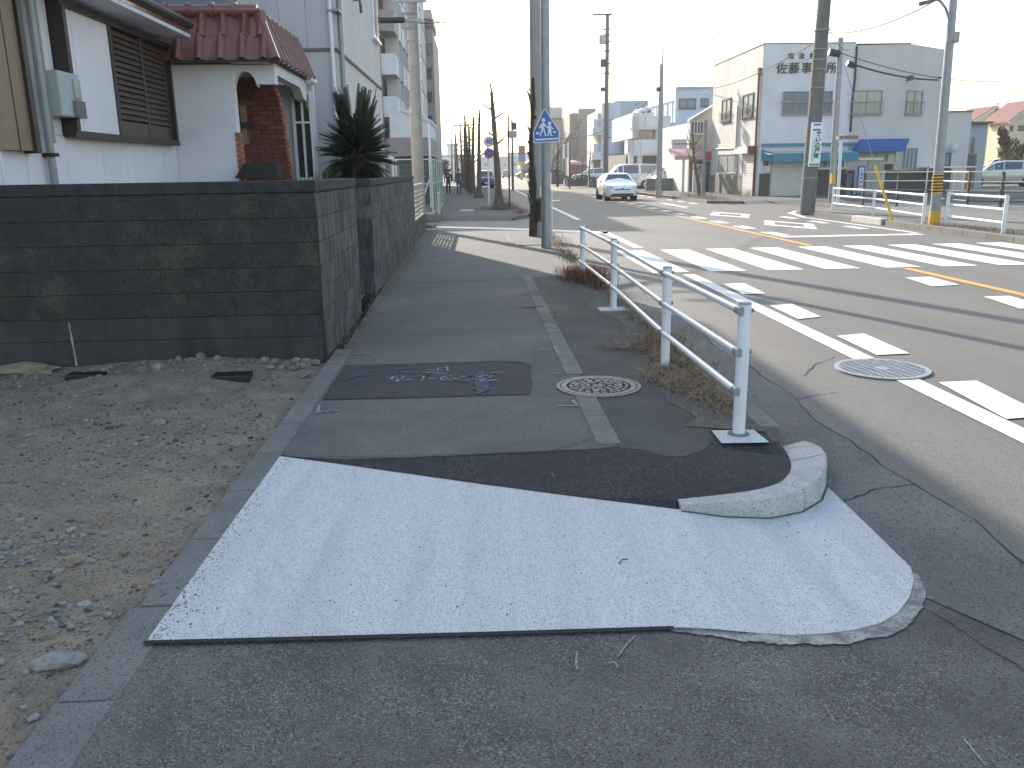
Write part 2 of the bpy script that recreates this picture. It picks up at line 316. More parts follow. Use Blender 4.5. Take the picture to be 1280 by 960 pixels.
def sheet(name, pts, m, parent=None, thick=0.0, **k):        # flat or warped polygon lying on the ground
    mb = MB()
    if thick: mb.prism(pts, (0, 0, -thick))
    else: mb.add(pts, [tuple(range(len(pts)))])
    me_o = mb.build(name, m, parent, recalc=False, **k)
    bm = bmesh.new(); bm.from_mesh(me_o.data); bmesh.ops.triangulate(bm, faces=bm.faces)
    bmesh.ops.recalc_face_normals(bm, faces=bm.faces)
    if not thick and sum(f.normal.z for f in bm.faces) < 0: bmesh.ops.reverse_faces(bm, faces=bm.faces)
    bm.to_mesh(me_o.data); bm.free()
    if parent is None: me_o['kind'] = 'structure'
    return me_o
def unit_box():
    return MB().box(-.5, .5, -.5, .5, -.5, .5)
# a face of a building: origin on the ground, direction along it, outward normal
class Face:
    def __init__(s, ox, oy, ux, uy, nx, ny): s.o, s.u, s.n = (ox, oy), (ux, uy), (nx, ny)
    def p(s, a, z, d=0.0): return (s.o[0]+s.u[0]*a+s.n[0]*d, s.o[1]+s.u[1]*a+s.n[1]*d, z)
    def box(s, mb, a0, a1, z0, z1, d0, d1, mi=0):
        b = [s.p(a0, z0, d0), s.p(a1, z0, d0), s.p(a1, z0, d1), s.p(a0, z0, d1)]
        t = [s.p(a0, z1, d0), s.p(a1, z1, d0), s.p(a1, z1, d1), s.p(a0, z1, d1)]
        return mb.hexa(b, t, mi)
def FRONT(y): return Face(0, y, 1, 0, 0, -1)                 # looks back at the camera
def ROADL(x): return Face(x, 0, 0, 1, 1, 0)                  # left-hand buildings: looks right, at the road
def ROADR(x): return Face(x, 0, 0, 1, -1, 0)                 # right-hand buildings: looks left, at the road
def window(parent, Fc, a0, a1, z0, z1, n=2, fm=None, gm=None, fw=0.06, rail=None, sill=True, name='window', d=0.0, midbar=None, label=None):
    fm = fm or ALU; gm = gm or GLASS
    mb = MB(); D = d+0.07
    Fc.box(mb, a0, a1, z0, z0+fw, d-0.02, D); Fc.box(mb, a0, a1, z1-fw, z1, d-0.02, D)
    Fc.box(mb, a0, a0+fw, z0+fw, z1-fw, d-0.02, D); Fc.box(mb, a1-fw, a1, z0+fw, z1-fw, d-0.02, D)
    wd = (a1-a0-2*fw)/n
    for i in range(1, n): Fc.box(mb, a0+fw+wd*i-fw*.4, a0+fw+wd*i+fw*.4, z0+fw, z1-fw, d-0.02, D-0.01)
    if midbar: Fc.box(mb, a0+fw, a1-fw, midbar-fw*.4, midbar+fw*.4, d-0.02, D-0.012)
    w = mb.build(name, fm, parent, label=label)
    for i in range(n):
        g = MB(); Fc.box(g, a0+fw+wd*i+.004, a0+fw+wd*(i+1)-.004, z0+fw+.004, z1-fw-.004, d-0.01, d+0.025); g.build('pane', gm, w)
    if sill:
        s_ = MB(); Fc.box(s_, a0-.05, a1+.05, z0-.05, z0-.004, d-0.01, d+0.13); s_.build('sill', fm, w)
    if rail:
        r_ = MB(); zt = z0+rail
        Fc.box(r_, a0-.08, a1+.08, zt, zt+.05, d+.16, d+.2); Fc.box(r_, a0-.08, a1+.08, z0+.05, z0+.08, d+.16, d+.2)
        k = max(3, int((a1-a0)/.2))
        for i in range(k+1):
            a = a0-.04+(a1-a0+.08)*i/k; Fc.box(r_, a-.008, a+.008, z0+.08, zt, d+.17, d+.19)
        for a in (a0-.06, a1+.04): Fc.box(r_, a, a+.03, zt+.01, zt+.04, d, d+.16)
        r_.build('railing', fm, w)
    return w
def text_obj(name, body, m, parent, loc, rot, size, extrude=0.01, align='CENTER', vertical=False, weight=0.0):
    cu = bpy.data.curves.new(name, 'FONT'); cu.body = "\n".join(body) if vertical else body; cu.size = size; cu.extrude = extrude
    cu.align_x = align; cu.align_y = 'CENTER'; cu.offset = weight; cu.space_line = 0.82
    cu.resolution_u = 3
    tmp = bpy.data.objects.new("tmp", cu); col.objects.link(tmp)
    dg = bpy.context.evaluated_depsgraph_get(); me = bpy.data.meshes.new_from_object(tmp.evaluated_get(dg))
    bpy.data.objects.remove(tmp); me.materials.clear(); me.materials.append(m)
    o = bpy.data.objects.new(name, me); col.objects.link(o)
    if parent: o.parent = parent; o.location = np.array(loc)-wloc(parent)
    else: o.location = loc
    o.rotation_euler = rot; return o
# ================================================================== THE SETTING
sheet("ground", [(-600, -60, -.45), (600, -60, -.45), (600, 1500, -.45), (-600, 1500, -.45)], GROUND_M)
RX0, RX1 = 2.40, 11.9
road = sheet("road", [(2.2, -12, ZR-.002), (RX1+.15, -12, ZR-.002), (RX1+.15, 420, ZR-.002), (1.8, 420, ZR-.002), (1.8, 4.6, ZR-.002), (2.2, 4.6, ZR-.002)], A_ROAD)
sheet("side_road", [(-14, 25.0, ZR-.004), (RX0+.2, 25.0, ZR-.004), (RX0+.2, 31.6, ZR-.004), (-14, 32.2, ZR-.004)], A_ROAD)
sheet("side_road", [(RX1-.1, 33.2, ZR-.004), (60, 31.6, ZR-.004), (60, 42, ZR-.004), (RX1-.1, 40.4, ZR-.004)], A_ROAD)

# lot of bare soil on the left: an uneven grid
def lot():
    x0, x1, y0, y1 = -6.6, -1.30, -1.5, 7.38
    nx, ny = 150, 230
    rs = np.random.RandomState(3)
    X, Y = np.meshgrid(np.linspace(x0, x1, nx), np.linspace(y0, y1, ny))
    Z = np.zeros_like(X)
    for k in range(46):
        f = 0.5*1.11**k; a = rs.uniform(0, 6.28); ph = rs.uniform(0, 6.28)
        Z += 0.011/(1+f*.35)*np.sin(f*(X*math.cos(a)+Y*math.sin(a))+ph)
    Z += rs.normal(0, 0.0022, X.shape)
    Z -= 0.012; Z += 0.03*np.clip((Y-6.7)/.7, 0, 1)**2
    Z += -0.02*np.exp(-((X+1.30)/.12)**2)
    return X, Y, Z
LX, LY, LZ = lot()
def soil_z(x, y):
    j = min(LX.shape[1]-1, max(0, int(round((x-LX[0, 0])/(LX[0, -1]-LX[0, 0])*(LX.shape[1]-1)))))
    i = min(LX.shape[0]-1, max(0, int(round((y-LY[0, 0])/(LY[-1, 0]-LY[0, 0])*(LX.shape[0]-1)))))
    return float(LZ[i, j])
_ny, _nx = LX.shape
_vs = np.stack([LX.ravel(), LY.ravel(), LZ.ravel()], 1)
_id = np.arange(_ny*_nx).reshape(_ny, _nx)
_fs = np.stack([_id[:-1, :-1].ravel(), _id[:-1, 1:].ravel(), _id[1:, 1:].ravel(), _id[1:, :-1].ravel()], 1)
_me = bpy.data.meshes.new("soil_lot"); _me.from_pydata(_vs.tolist(), [], _fs.tolist()); _me.materials.append(SOIL)
_me.polygons.foreach_set("use_smooth", [True]*len(_me.polygons))
soil = bpy.data.objects.new("soil_lot", _me); col.objects.link(soil); soil['kind'] = 'structure'

# loose gravel on the lot (one mass nobody could count)
def gravel():
    bm = bmesh.new(); bmesh.ops.create_icosphere(bm, subdivisions=1, radius=1.0)
    bv = np.array([v.co[:] for v in bm.verts]); bf = np.array([[q.index for q in f.verts] for f in bm.faces]); bm.free()
    rs = np.random.RandomState(11); V, Fc, MI = [], [], []; k = 0
    cl = [(-2.1, 3.55, .22, 260, 2), (-3.2, 4.6, .5, 420, 0), (-2.3, 5.5, .5, 500, 3), (-4.2, 5.9, .8, 600, 3), (-3.6, 3.4, .5, 350, 0), (-1.9, 4.9, .4, 330, 3), (-1.75, 2.9, .25, 260, 0), (-2.5, 2.6, .5, 500, 0), (-3, 3.2, .9, 900, 3)]
    P = []
    for cx, cy, s, n, m in cl:
        for _ in range(n): P.append((rs.normal(cx, s), rs.normal(cy, s*.7), m if rs.rand() < .35 else rs.choice([0, 1, 2, 2]) , min(.016, rs.gamma(2.0, .0026)+.003)))
    for _ in range(13000):
        P.append((rs.uniform(-5.2, -1.33), 7.3-6.5*rs.rand()**.8, rs.choice([0, 1, 1, 2, 2, 3]), rs.uniform(.0015, .0055)))
    for _ in range(6500):
        P.append((rs.uniform(-6.3, -1.33), 7.3-8.2*rs.rand()**1.0, rs.choice([0, 0, 1, 1, 2, 2, 3]), min(.016, rs.gamma(1.7, .0026)+.0025)))
    for _ in range(420):
        P.append((rs.uniform(-6.3, -1.4), 7.3-abs(rs.normal(0, .25)), rs.choice([0, 1, 1, 2]), min(.035, rs.gamma(2.0, .006)+.006)))
    for x, y, m, r in P:
        if x > -1.34 or y > 7.34 or x < -6.5 or y < -1.2: continue
        sc3 = np.array([rs.uniform(.7, 1.5), rs.uniform(.7, 1.5), rs.uniform(.4, .85)])*r
        a = rs.uniform(0, 6.28); c, s = math.cos(a), math.sin(a)
        q = bv*(1+rs.uniform(-.33, .33, (len(bv), 1)))*sc3
        q = np.stack([q[:, 0]*c-q[:, 1]*s+x, q[:, 0]*s+q[:, 1]*c+y, q[:, 2]+soil_z(x, y)+sc3[2]*.25], 1)
        V.append(q); Fc.append(bf+k); MI += [m]*len(bf); k += len(bv)
    me = bpy.data.meshes.new("gravel"); me.from_pydata(np.concatenate(V).tolist(), [], np.concatenate(Fc).tolist())
    for m in (P_GREY, P_TAN, P_PALE, P_DARK): me.materials.append(m)
    me.polygons.foreach_set("material_index", MI)
    o = bpy.data.objects.new("gravel", me); col.objects.link(o)
    tag(o, "loose grey and tan gravel scattered over the bare soil lot", "gravel", kind='stuff')
gravel()

# foreground asphalt, gutter pan, pavements
struct("driveway", MB().add([(-1.2, -4, 0), (1.75, -4, ZR), (RX0+.02, -4, ZR), (RX0+.02, 2.9, ZR), (1.75, 4.2, ZR), (-1.2, 4.6, 0)],
                              [(0, 1, 4, 5), (1, 2, 3, 4)]), A_OLD, recalc=False)
def jag(p, q, n, a):
    return [(p[0]+(q[0]-p[0])*i/n+rnd.uniform(-a, a), p[1]+(q[1]-p[1])*i/n, p[2]) for i in range(n+1)]
zp = ZR+.004
pan_edge = [(q[0]+.035*math.sin(q[1]*2.1)+.02*math.sin(q[1]*5.3), q[1], zp) for q in jag((RX0-.03, 2.0, zp), (RX0-.03, 23.0, zp), 150, .012)]
pl = gs(1150, 742); 
pan = sheet("gutter_pan", [(pl[0]-.02, pl[1], zp), (2.05, 2.62, zp)]+pan_edge+[(1.70, 23.0, zp), (1.70, 4.1, zp), (1.72, 3.3, zp)], C_PAN)
crack = MB()
for i in range(len(pan_edge)-1):
    a, b = pan_edge[i], pan_edge[i+1]; w = rnd.uniform(.004, .013)
    if a[1] > 3.0 and a[1] < 13: crack.add([(a[0], a[1], zp+.003), (a[0]+w, a[1], zp+.003), (b[0]+w, b[1], zp+.003), (b[0], b[1], zp+.003)], [(0, 1, 2, 3)])
crack.build("edge_crack", A_CRACK, pan, recalc=False)
def crackline(pts, w, m, parent, z):
    mb = MB()
    for i in range(len(pts)-1):
        p, q = Vector(pts[i][:2]), Vector(pts[i+1][:2]); n = 8
        t = (q-p).normalized(); nn = Vector((-t.y, t.x)); prev = None
        for k in range(n+1):
            c = p+(q-p)*k/n+nn*rnd.uniform(-w*1.5, w*1.5); ww = w*rnd.uniform(.4, 1.1)
            cur = ((c+nn*ww).to_tuple()+(z(c.x) if callable(z) else z,), (c-nn*ww).to_tuple()+(z(c.x) if callable(z) else z,))
            if prev: mb.add([prev[0], prev[1], cur[1], cur[0]], [(0, 1, 2, 3)])
            prev = cur
    return mb.build("crack", m, parent, recalc=False)
crackline([gp(1095, 612, ZR), gp(1045, 632, ZR)], .006, A_CRACK, pan, zp+.003)
crackline([gp(1145, 606, ZR), gp(1095, 612, ZR)], .005, A_CRACK, pan, zp+.003)
crackline([gp(985, 502, ZR), gp(1020, 494, ZR), gp(1045, 490, ZR)], .006, A_CRACK, road, ZR+.003)
crackline([gp(1003, 470, ZR), gp(1020, 455, ZR), gp(1045, 446, ZR)], .006, A_CRACK, road, ZR+.003)
crackline([gp(1165, 765, ZR), gp(1205, 790, ZR), gp(1280, 838, ZR)], .007, DIRT, pan, ZR+.0075)

SEAM = [gp(u, v, 0) for u, v in ((966, 551), (952, 536), (900, 533), (886, 537), (893, 550), (880, 562), (858, 570), (835, 571), (800, 562), (770, 559), (742, 561), (660, 565), (560, 570), (430, 574), (351, 571))]
def jit_line(P, n, a):
    out = [P[0]]
    for i in range(len(P)-1):
        for k in range(1, n+1):
            t = k/n; e = 0 if (k == n and i == len(P)-2) else a
            out.append((P[i][0]+(P[i+1][0]-P[i][0])*t+rnd.uniform(-e, e), P[i][1]+(P[i+1][1]-P[i][1])*t+rnd.uniform(-e, e), 0))
    return out
SA = jit_line(SEAM[:11], 5, .006); SB = jit_line(SEAM[10:], 12, .006); SB[0] = SA[-1]
walk = sheet("sidewalk", SB+[(-1.2, 4.9, 0), (-1.36, 13.0, 0), (0.80, 13.0, 0), (0.80, 4.78, 0)], A_WALK)
sheet("sidewalk", [(1.80, 13.0, 0), (0.80, 13.0, 0), (0.80, 4.78, 0)]+SA[::-1]+[(1.80, 4.75, 0)], A_DARK)
sheet("sidewalk", [(-1.46, 13.012, 0), (1.80, 13.012, 0), (1.80, 23.6, -.03), (-1.46, 25.2, -.05)], A_WALK2)
sheet("sidewalk", [(-1.46, 25.2, -.05), (1.80, 23.6, -.03), (2.2, 23.5, ZR+.003), (RX0, 23.4, ZR+.003), (-1.46, 25.7, ZR+.003)], A_WALK2)
sheet("sidewalk", [(-1.6, 32.0, 0), (1.5, 31.0, 0), (1.85, 31.8, 0), (1.85, 300, 0), (-3.0, 300, 0)], A_WALK)
sheet("sidewalk", [(-1.6, 32.0, 0), (-1.6, 31.0, ZR), (1.2, 30.2, ZR), (1.5, 31.0, 0)], A_WALK)
sheet("yard", [(-14, 7.4, .02), (-1.5, 7.4, .02), (-1.5, 25, -.02), (-14, 25, -.02)], SOIL)
sheet("yard", [(-30, 32.5, -.02), (-1.6, 32.0, -.02), (-3.0, 300, -.02), (-30, 300, -.02)], GROUND_M)
# far side of the road
sheet("sidewalk", [(RX1+.14, -6, 0), (40, -6, 0), (60, 31.4, 0), (12.6, 33.0, 0), (RX1+.14, 32.2, 0)], A_WALK2)
sheet("sidewalk", [(RX1-.6, 41.4, 0), (12.8, 40.8, 0), (60, 42.2, 0), (120, 140, 0), (12, 300, 0), (11.2, 120, 0), (11.0, 60, 0)], A_WALK2)

sheet("sidewalk", [(12.75, 40.8, 0), (12.75, 40.2, ZR-.002), (60, 41.4, ZR-.002), (60, 42.2, 0)], A_WALK2)
sheet("sidewalk", [(60, 31.4, 0), (60, 32.2, ZR-.002), (12.75, 33.6, ZR-.002), (12.6, 33.0, 0)], A_WALK2)
# dry dirt along the kerb
dpts = [(1.42+.1*math.sin(y*3)+rnd.uniform(-.05, .05), y, .004) for y in np.arange(5.3, 12.6, .22)]
sheet("kerb_dirt", [(1.77, 12.6, .004)]+list(reversed(dpts))+[(1.3, 5.12, .004), (1.77, 4.95, .004)], DIRT)
# kerb along the road
def kerb_run(name, xy0, xy1, L, w, ztop, mat_, z0=ZR-.05):
    d = Vector(xy1)-Vector(xy0); n = max(1, int(d.length/L)); root = thing_struct(name, (xy0[0], xy0[1], 0))
    me = MB().box(-.5*w, .5*w, .006, L-.006, z0, ztop).mesh("kerb_stone", mat_, bevel=.008)
    a = math.atan2(-d.x, d.y)
    for i in range(n):
        p = Vector(xy0)+d*i/n; piece("kerb_stone", me, root, (p.x, p.y, rnd.uniform(-.006, .004)), (0, 0, a), (1, d.length/n/L, 1))
    return root
def thing_struct(name, loc):
    o = bpy.data.objects.new(name, None); col.objects.link(o); o.location = loc; o['kind'] = 'structure'; return o
kerb_run("kerb", (1.83, 5.05), (1.83, 23.4), .62, .13, .006, C_OLD)
kerb_run("kerb", (1.9, 31.8), (1.9, 90), 2.0, .16, .01, C_OLD)
kerb_run("kerb", (1.9, 31.8), (1.35, 31.0), .5, .16, .01, C_OLD)
kerb_run("kerb", (RX1-.05, -4), (RX1+.05, 24.5), 1.0, .18, .02, C_OLD)
kerb_run("kerb", (RX1+.05, 24.5), (RX1+.12, 31.6), 1.0, .18, .02, C_OLD)
kerb_run("kerb", (RX1+.12, 31.6), (12.9, 32.95), .6, .18, .02, C_OLD)
kerb_run("kerb", (12.7, 40.7), (RX1-.55, 41.6), .6, .18, .02, C_OLD)
kerb_run("kerb", (RX1-.55, 41.6), (11.1, 100), 2.0, .18, .02, C_OLD)

# flush concrete strip in the pavement, stone by stone
st = thing_struct("pavement_strip", (0.79, 4.78, 0))
me = MB().box(-.072, .072, .004, .596, -.05, .005).mesh("kerb_stone", C_OLD, bevel=.004)
y = 4.80
while y < 13.0:
    if not 5.75 < y+.3 < 6.6: piece("kerb_stone", me, st, (.765+.006*(y-4.8)/8, y, rnd.uniform(0, .002)), (0, 0, rnd.uniform(-.004, .004)))
    y += .6
for y in np.arange(18.9, 22.0, .6): piece("kerb_stone", me, st, (.80, y, -.006))
for x in (.95, 1.25, 1.5): piece("kerb_stone", me, st, (x+.3, 18.9, -.006), (0, 0, R(90)), (1, .5, 1))
# concrete edging beside the soil lot
ed = thing_struct("edging", (-1.23, 1.8, 0))
me = MB().box(-.075, .075, .003, .597, -.06, .006).mesh("edging_slab", C_OLD, bevel=.006)
y = -.6
while y < 7.2:
    near = y < 2.75
    piece("edging_slab", me, ed, (-1.262 if near else -1.247, y, -.004 if near else .002), (0, 0, rnd.uniform(-.006, .006)), (1.25 if near else 1, 1, 1)); y += .6

def jit3(P, n=4):
    return [tuple(P[i][k]+(P[(i+1) % len(P)][k]-P[i][k])*t/n for k in range(3)) for i in range(len(P)) for t in range(n)]
# new broomed concrete crossover
outline = [(183, 804), (350, 572), (470, 588), (600, 606), (720, 622), (850, 639), (970, 640), (1005, 630), (1035, 611), (1088, 662), (1138, 711), (1142, 728), (1137, 748), (1122, 768), (1100, 781), (1070, 789), (1030, 794), (990, 796), (940, 793), (890, 788), (840, 786), (620, 793), (400, 799)]
apron = sheet("concrete_apron", [gs(u, v, .009) for u, v in outline], C_NEW, thick=.05)
rim = [(1139, 712), (1148, 722), (1156, 736), (1154, 757), (1146, 771), (1133, 785), (1112, 796), (1086, 800), (1062, 806), (1030, 808), (1004, 806), (975, 808), (945, 803), (925, 803), (900, 797), (880, 795), (838, 790), (838, 784), (1000, 780), (1090, 770), (1130, 740)]
sheet("mortar_rim", [(p[0]+rnd.uniform(-.006, .006), p[1]+rnd.uniform(-.006, .006), p[2]) for p in jit3([gs(u, v, .0055) for u, v in rim])], C_MORTAR, apron)
j = MB()
def strip_px(mb, pts, w, f, dz):
    P = [Vector(f(u, v, dz)) for u, v in pts]; 
    for i in range(len(P)-1):
        t = (P[i+1]-P[i]).normalized(); n = Vector((-t.y, t.x, 0))*w/2
        mb.add([P[i]-n, P[i+1]-n, P[i+1]+n, P[i]+n], [(0, 1, 2, 3)])
strip_px(j, [(180, 806), (400, 800.3), (620, 794.5), (842, 787.5)], .024, gs, .0105)
strip_px(j, [(842, 788), (890, 790), (945, 795)], .005, gs, .0105)
strip_px(j, [(352, 571), (470, 588), (600, 606.5), (720, 622.5), (846, 638)], .012, gs, .0115)
j.build("joint_filler", A_CRACK, apron, recalc=False)
gj = MB(); strip_px(gj, [(851, 641), (905, 648.5), (962, 650.5), (1002, 643), (1027, 628), (1035, 607)], .012, gs, .0125); gj.build("grit_line", DIRT, apron, recalc=False)
# small crumbs and a curl of wire on the slab
cr = MB()
for _ in range(60):
    u, v = (rnd.gauss(235, 25), rnd.gauss(757, 16)) if rnd.random() < .4 else (rnd.uniform(380, 1080), rnd.uniform(655, 780))
    p = gs(u, v, .010); cr.ico(p, rnd.uniform(.002, .0045), jit=.3)
cr.build("crumbs", P_DARK, apron)
cr = MB()
for _ in range(260):
    t = rnd.random(); u, v = 183+167*t, 804-232*t; p = gs(u+abs(rnd.gauss(0, 14)), v, .010); cr.ico(p, rnd.uniform(.0015, .004), jit=.3)
for _ in range(120):
    p = gs(rnd.uniform(190, 840), 806-rnd.uniform(0, 14), .010); cr.ico(p, rnd.uniform(.0012, .003), jit=.3)
cr.build("soil_crumbs", P_TAN, apron)
p = gs(780, 705, .014); MB().tube([(p[0]-.025, p[1]-.02, p[2]), (p[0]-.01, p[1]+.005, p[2]+.004), (p[0]+.02, p[1]+.015, p[2]+.002)], .0025, 5).build("wire_curl", CABLE, apron)

# corner kerb of three curved stones
inner = [(847, 624), (895, 619), (940, 613), (970, 605), (984, 595), (989, 583), (986, 570), (978, 558)]
base = [(852, 639), (905, 646), (962, 648), (1000, 641), (1024, 626), (1033, 604), (1028, 575), (1008, 556)]
ztop = [-.055, -.02, .0, .008, .01, .005, -.03, -.085]
kr = thing_struct("corner_kerb", gs(960, 640))
P_in = [gp(u, v, z) for (u, v), z in zip(inner, ztop)]; P_ba = [gs(u, v) for u, v in base]
def lerp3(a, b, t): return tuple(a[i]+(b[i]-a[i])*t for i in range(3))
def resample(P, n):
    out = []
    for i in range(n+1):
        t = i/n*(len(P)-1); k = min(len(P)-2, int(t)); q = t-k
        p0, p1, p2, p3 = P[max(0, k-1)], P[k], P[k+1], P[min(len(P)-1, k+2)]
        out.append(tuple(.5*(2*p1[i_]+(p2[i_]-p0[i_])*q+(2*p0[i_]-5*p1[i_]+4*p2[i_]-p3[i_])*q*q+(3*p1[i_]-p0[i_]-3*p2[i_]+p3[i_])*q**3) for i_ in range(3)))
    return out
Ri, Rb, Rz = resample(P_in, 42), resample(P_ba, 42), resample([(z, 0, 0) for z in ztop], 42)
for a, b in ((0, 19), (19, 33), (33, 42)):
    mb = MB(); k0 = 0
    ring = []
    for i in range(a, b+1):
        q, w, z = Ri[i], Rb[i], Rz[i][0]
        if i == a and a: q, w = lerp3(q, Ri[i+1], .22), lerp3(w, Rb[i+1], .22)
        top = (w[0]+(q[0]-w[0])*.09, w[1]+(q[1]-w[1])*.09, z-.004)
        top2 = (w[0]+(q[0]-w[0])*.02, w[1]+(q[1]-w[1])*.02, z-.02)
        ring.append([(q[0], q[1], -.22), (q[0], q[1], z), top, top2, (w[0], w[1], w[2]-.1)])
    vs = [p for r_ in ring for p in r_]; fs = []
    for i in range(len(ring)-1):
        for m_ in range(5): fs.append((i*5+m_, i*5+(m_+1) % 5, (i+1)*5+(m_+1) % 5, (i+1)*5+m_))
    fs += [tuple(range(5)), tuple(reversed(range(len(ring)*5-5, len(ring)*5)))]
    mb.add(vs, fs).build("kerb_stone", C_KERB, kr, smooth=True)
# fresh black asphalt wedge behind the kerb
wedge = [gs(u, v, .006) for u, v in ((352, 571), (470, 587), (600, 605), (720, 621), (846, 637))]
wedge += [(p[0], p[1], p[2]-.006) for p in Ri[:40:3]]
wedge += [(p[0], p[1], -.0015) for p in SA+SB[1:]]
sheet("black_asphalt_patch", wedge, A_NEW)
# repaired rectangle with chalk numbers
def rough(P, a, n=7):
    out = []
    for i in range(len(P)):
        p, q = P[i], P[(i+1) % len(P)]
        for k in range(n):
            t = k/n; out.append((p[0]+(q[0]-p[0])*t+rnd.uniform(-a, a), p[1]+(q[1]-p[1])*t+rnd.uniform(-a, a), p[2]+(q[2]-p[2])*t))
    return out
patch = sheet("asphalt_patch", rough([gp(u, v, .004) for u, v in ((402, 499), (416, 478), (431, 457), (500, 455), (570, 453), (630, 451), (652, 452), (664, 456), (663, 470), (666, 480), (662, 492), (600, 494), (530, 496), (460, 498))], .008), A_PATCH)
pj = MB(); strip_px(pj, [(402, 499), (470, 497.5), (540, 496), (600, 494), (663, 492.5)], .014, gp, .006); strip_px(pj, [(431, 456.5), (520, 454.5), (630, 451), (664, 455)], .014, gp, .006)
pj.build("patch_edge", A_NEW, patch, recalc=False)
def chalk(strokes, w, m, name="chalk_mark", dz=.007):
    mb = MB()
    for si, s in enumerate(strokes):
        P = [Vector(gp(460+x/7.11, 440+y_/7.11, dz+.0006*si)) for x, y_ in s]
        for i in range(len(P)-1):
            t = (P[i+1]-P[i]).normalized(); n = Vector((-t.y, t.x, 0))*w/2*rnd.uniform(.6, 1.2); e = t*w*.3
            mb.add([P[i]-n-e, P[i+1]-n+e, P[i+1]+n+e, P[i]+n-e], [(0, 1, 2, 3)])
    return mb.build(name, m, patch, recalc=False)
ell = lambda cx, cy, rx, ry, tilt=0: [(cx+rx*math.cos(q), cy+ry*math.sin(q)-tilt*math.cos(q)) for q in np.linspace(0, 6.4, 18)]
chalk([[(205, 238), (235, 215), (290, 210), (320, 220), (290, 238), (240, 252), (205, 262), (290, 252), (385, 243)],
       [(470, 212), (530, 208), (500, 210), (488, 228), (482, 248)], [(548, 232), (608, 238)],
       [(760, 212), (700, 212), (655, 230), (650, 246), (690, 254), (770, 246), (790, 232), (740, 228), (690, 238)],
       ell(878, 234, 72, 24, 10), [(985, 222), (1030, 207), (1085, 204), (1105, 212), (1060, 232), (985, 256), (1040, 253), (1135, 246)]], .026, CHALK)
chalk([[(545, 152), (600, 165)], [(622, 165), (624, 140), (690, 134)], [(705, 128), (708, 165)], [(480, 178), (700, 190)], [(1100, 180), (1200, 176)], [(1080, 330), (1130, 318)]], .014, CHALK)
chalk([[(250, 150), (420, 140)], [(290, 175), (440, 185)], [(960, 200), (1010, 350)], [(1000, 170), (1060, 330)], [(980, 365), (1030, 300)], [(940, 320), (1040, 340)]], .05, CHALK_B)
chalk([[(-120, 180), (-10, 190)], [(-60, 165), (-170, 235)], [(-90, 210), (30, 200)], [(-140, 220), (-20, 170)]], .05, CHALK_B)
cm = MB()
for pts in ([(397, 516), (399, 506)], [(397, 515), (425, 513)], [(690, 437), (672, 436)], [(692, 432), (697, 440)], [(697, 507), (722, 507)], [(716, 500), (722, 508)], [(688, 466), (700, 467)], [(440, 442), (465, 441)]):
    strip_px(cm, pts, .02, gp, .006)
cm.build("chalk_mark", CHALK, walk, recalc=False)
jw = MB(); strip_px(jw, [(520, 354), (590, 351), (660, 347.5)], .02, gp, .004); strip_px(jw, [(668, 346), (705, 345.5)], .02, gp, .004)
strip_px(jw, [(748, 545), (690, 563), (560, 568), (380, 572)], .006, gp, .007)
jw.build("pavement_joint", A_CRACK, walk, recalc=False)
# chalk scratches on the driveway
sc_ = MB()
for pts in ([(721, 815), (720, 832), (722, 838)], [(795, 795), (782, 808), (772, 822)], [(760, 830), (768, 828), (772, 835)], [(812, 888), (822, 885)], [(1205, 925), (1232, 958)]):
    strip_px(sc_, pts, .007, gs, .004)
sc_.build("scratch", C_MORTAR, bpy.data.objects["driveway"], recalc=False)

# ------------------------------------------------------------------ painted road markings
ZM = ZR+.004
def paint(name, pts, m=PAINT_W, dz=0): return sheet(name, [(p[0], p[1], ZM+dz) for p in pts], m, road)
def rect(name, x0, x1, y0, y1, m=PAINT_W, dz=0): return paint(name, [(x0, y0), (x1, y0), (x1, y1), (x0, y1)], m, dz)
EX0, EX1 = 3.41, 3.61
for a, b in ((-6, 6.62), (7.42, 13.9)): rect("edge_line", EX0, EX1, a, b)
for a, b in ((18.8, 24.4), (30, 150)): rect("edge_line", EX0+.1, EX1+.1, a, b)
for k in range(10):
    x = 2.98+.985*k+(.02*k if k > 3 else 0)
    if x < 11.4: rect("zebra_stripe", x, x+.62, 14.22+.012*k, 18.3+.02*k)
def px(name, pts, m=PAINT_W, dz=.003): return paint(name, [gp(u, v, ZM) for u, v in pts], m, dz)
for q in (((1173, 478), (1221, 476), (1308, 520), (1258, 524)), ((1046, 420), (1080, 417), (1137, 442), (1096, 444)), ((962, 382), (990, 380), (1026, 396), (998, 399)), ((905, 355), (930, 354), (957, 367), (928, 368)),
          ((1131, 347), (1163, 346), (1199, 356), (1165, 358)), ((1229, 371), (1262, 370), (1310, 384), (1275, 386)), ((1420, 560), (1490, 560), (1600, 620), (1520, 625))):
    px("lane_dash", q)
rect("centre_line", 7.20, 7.36, 4, 14.1, PAINT_O); rect("centre_line", 7.30, 7.46, 18.6, 150, PAINT_O)
for y in np.arange(21.5, 60, 2.6): px_ = rect("lane_dash", 7.62, 8.0, y, y+1.25)
rect("stop_line", 7.62, 11.2, 20.9, 21.3)
for y in np.arange(23.2, 60, 2.6):
    if not 31 < y < 41: rect("lane_dash", 10.55, 10.85, y, y+1.25)
paint("edge_line", [(11.2, 21.5), (11.35, 21.5), (11.3, 29.0), (11.15, 29.0)]); paint("edge_line", [(11.15, 29.0), (11.3, 29.0), (11.9, 31.8), (12.9, 33.6), (12.8, 33.8), (11.7, 32.0)])
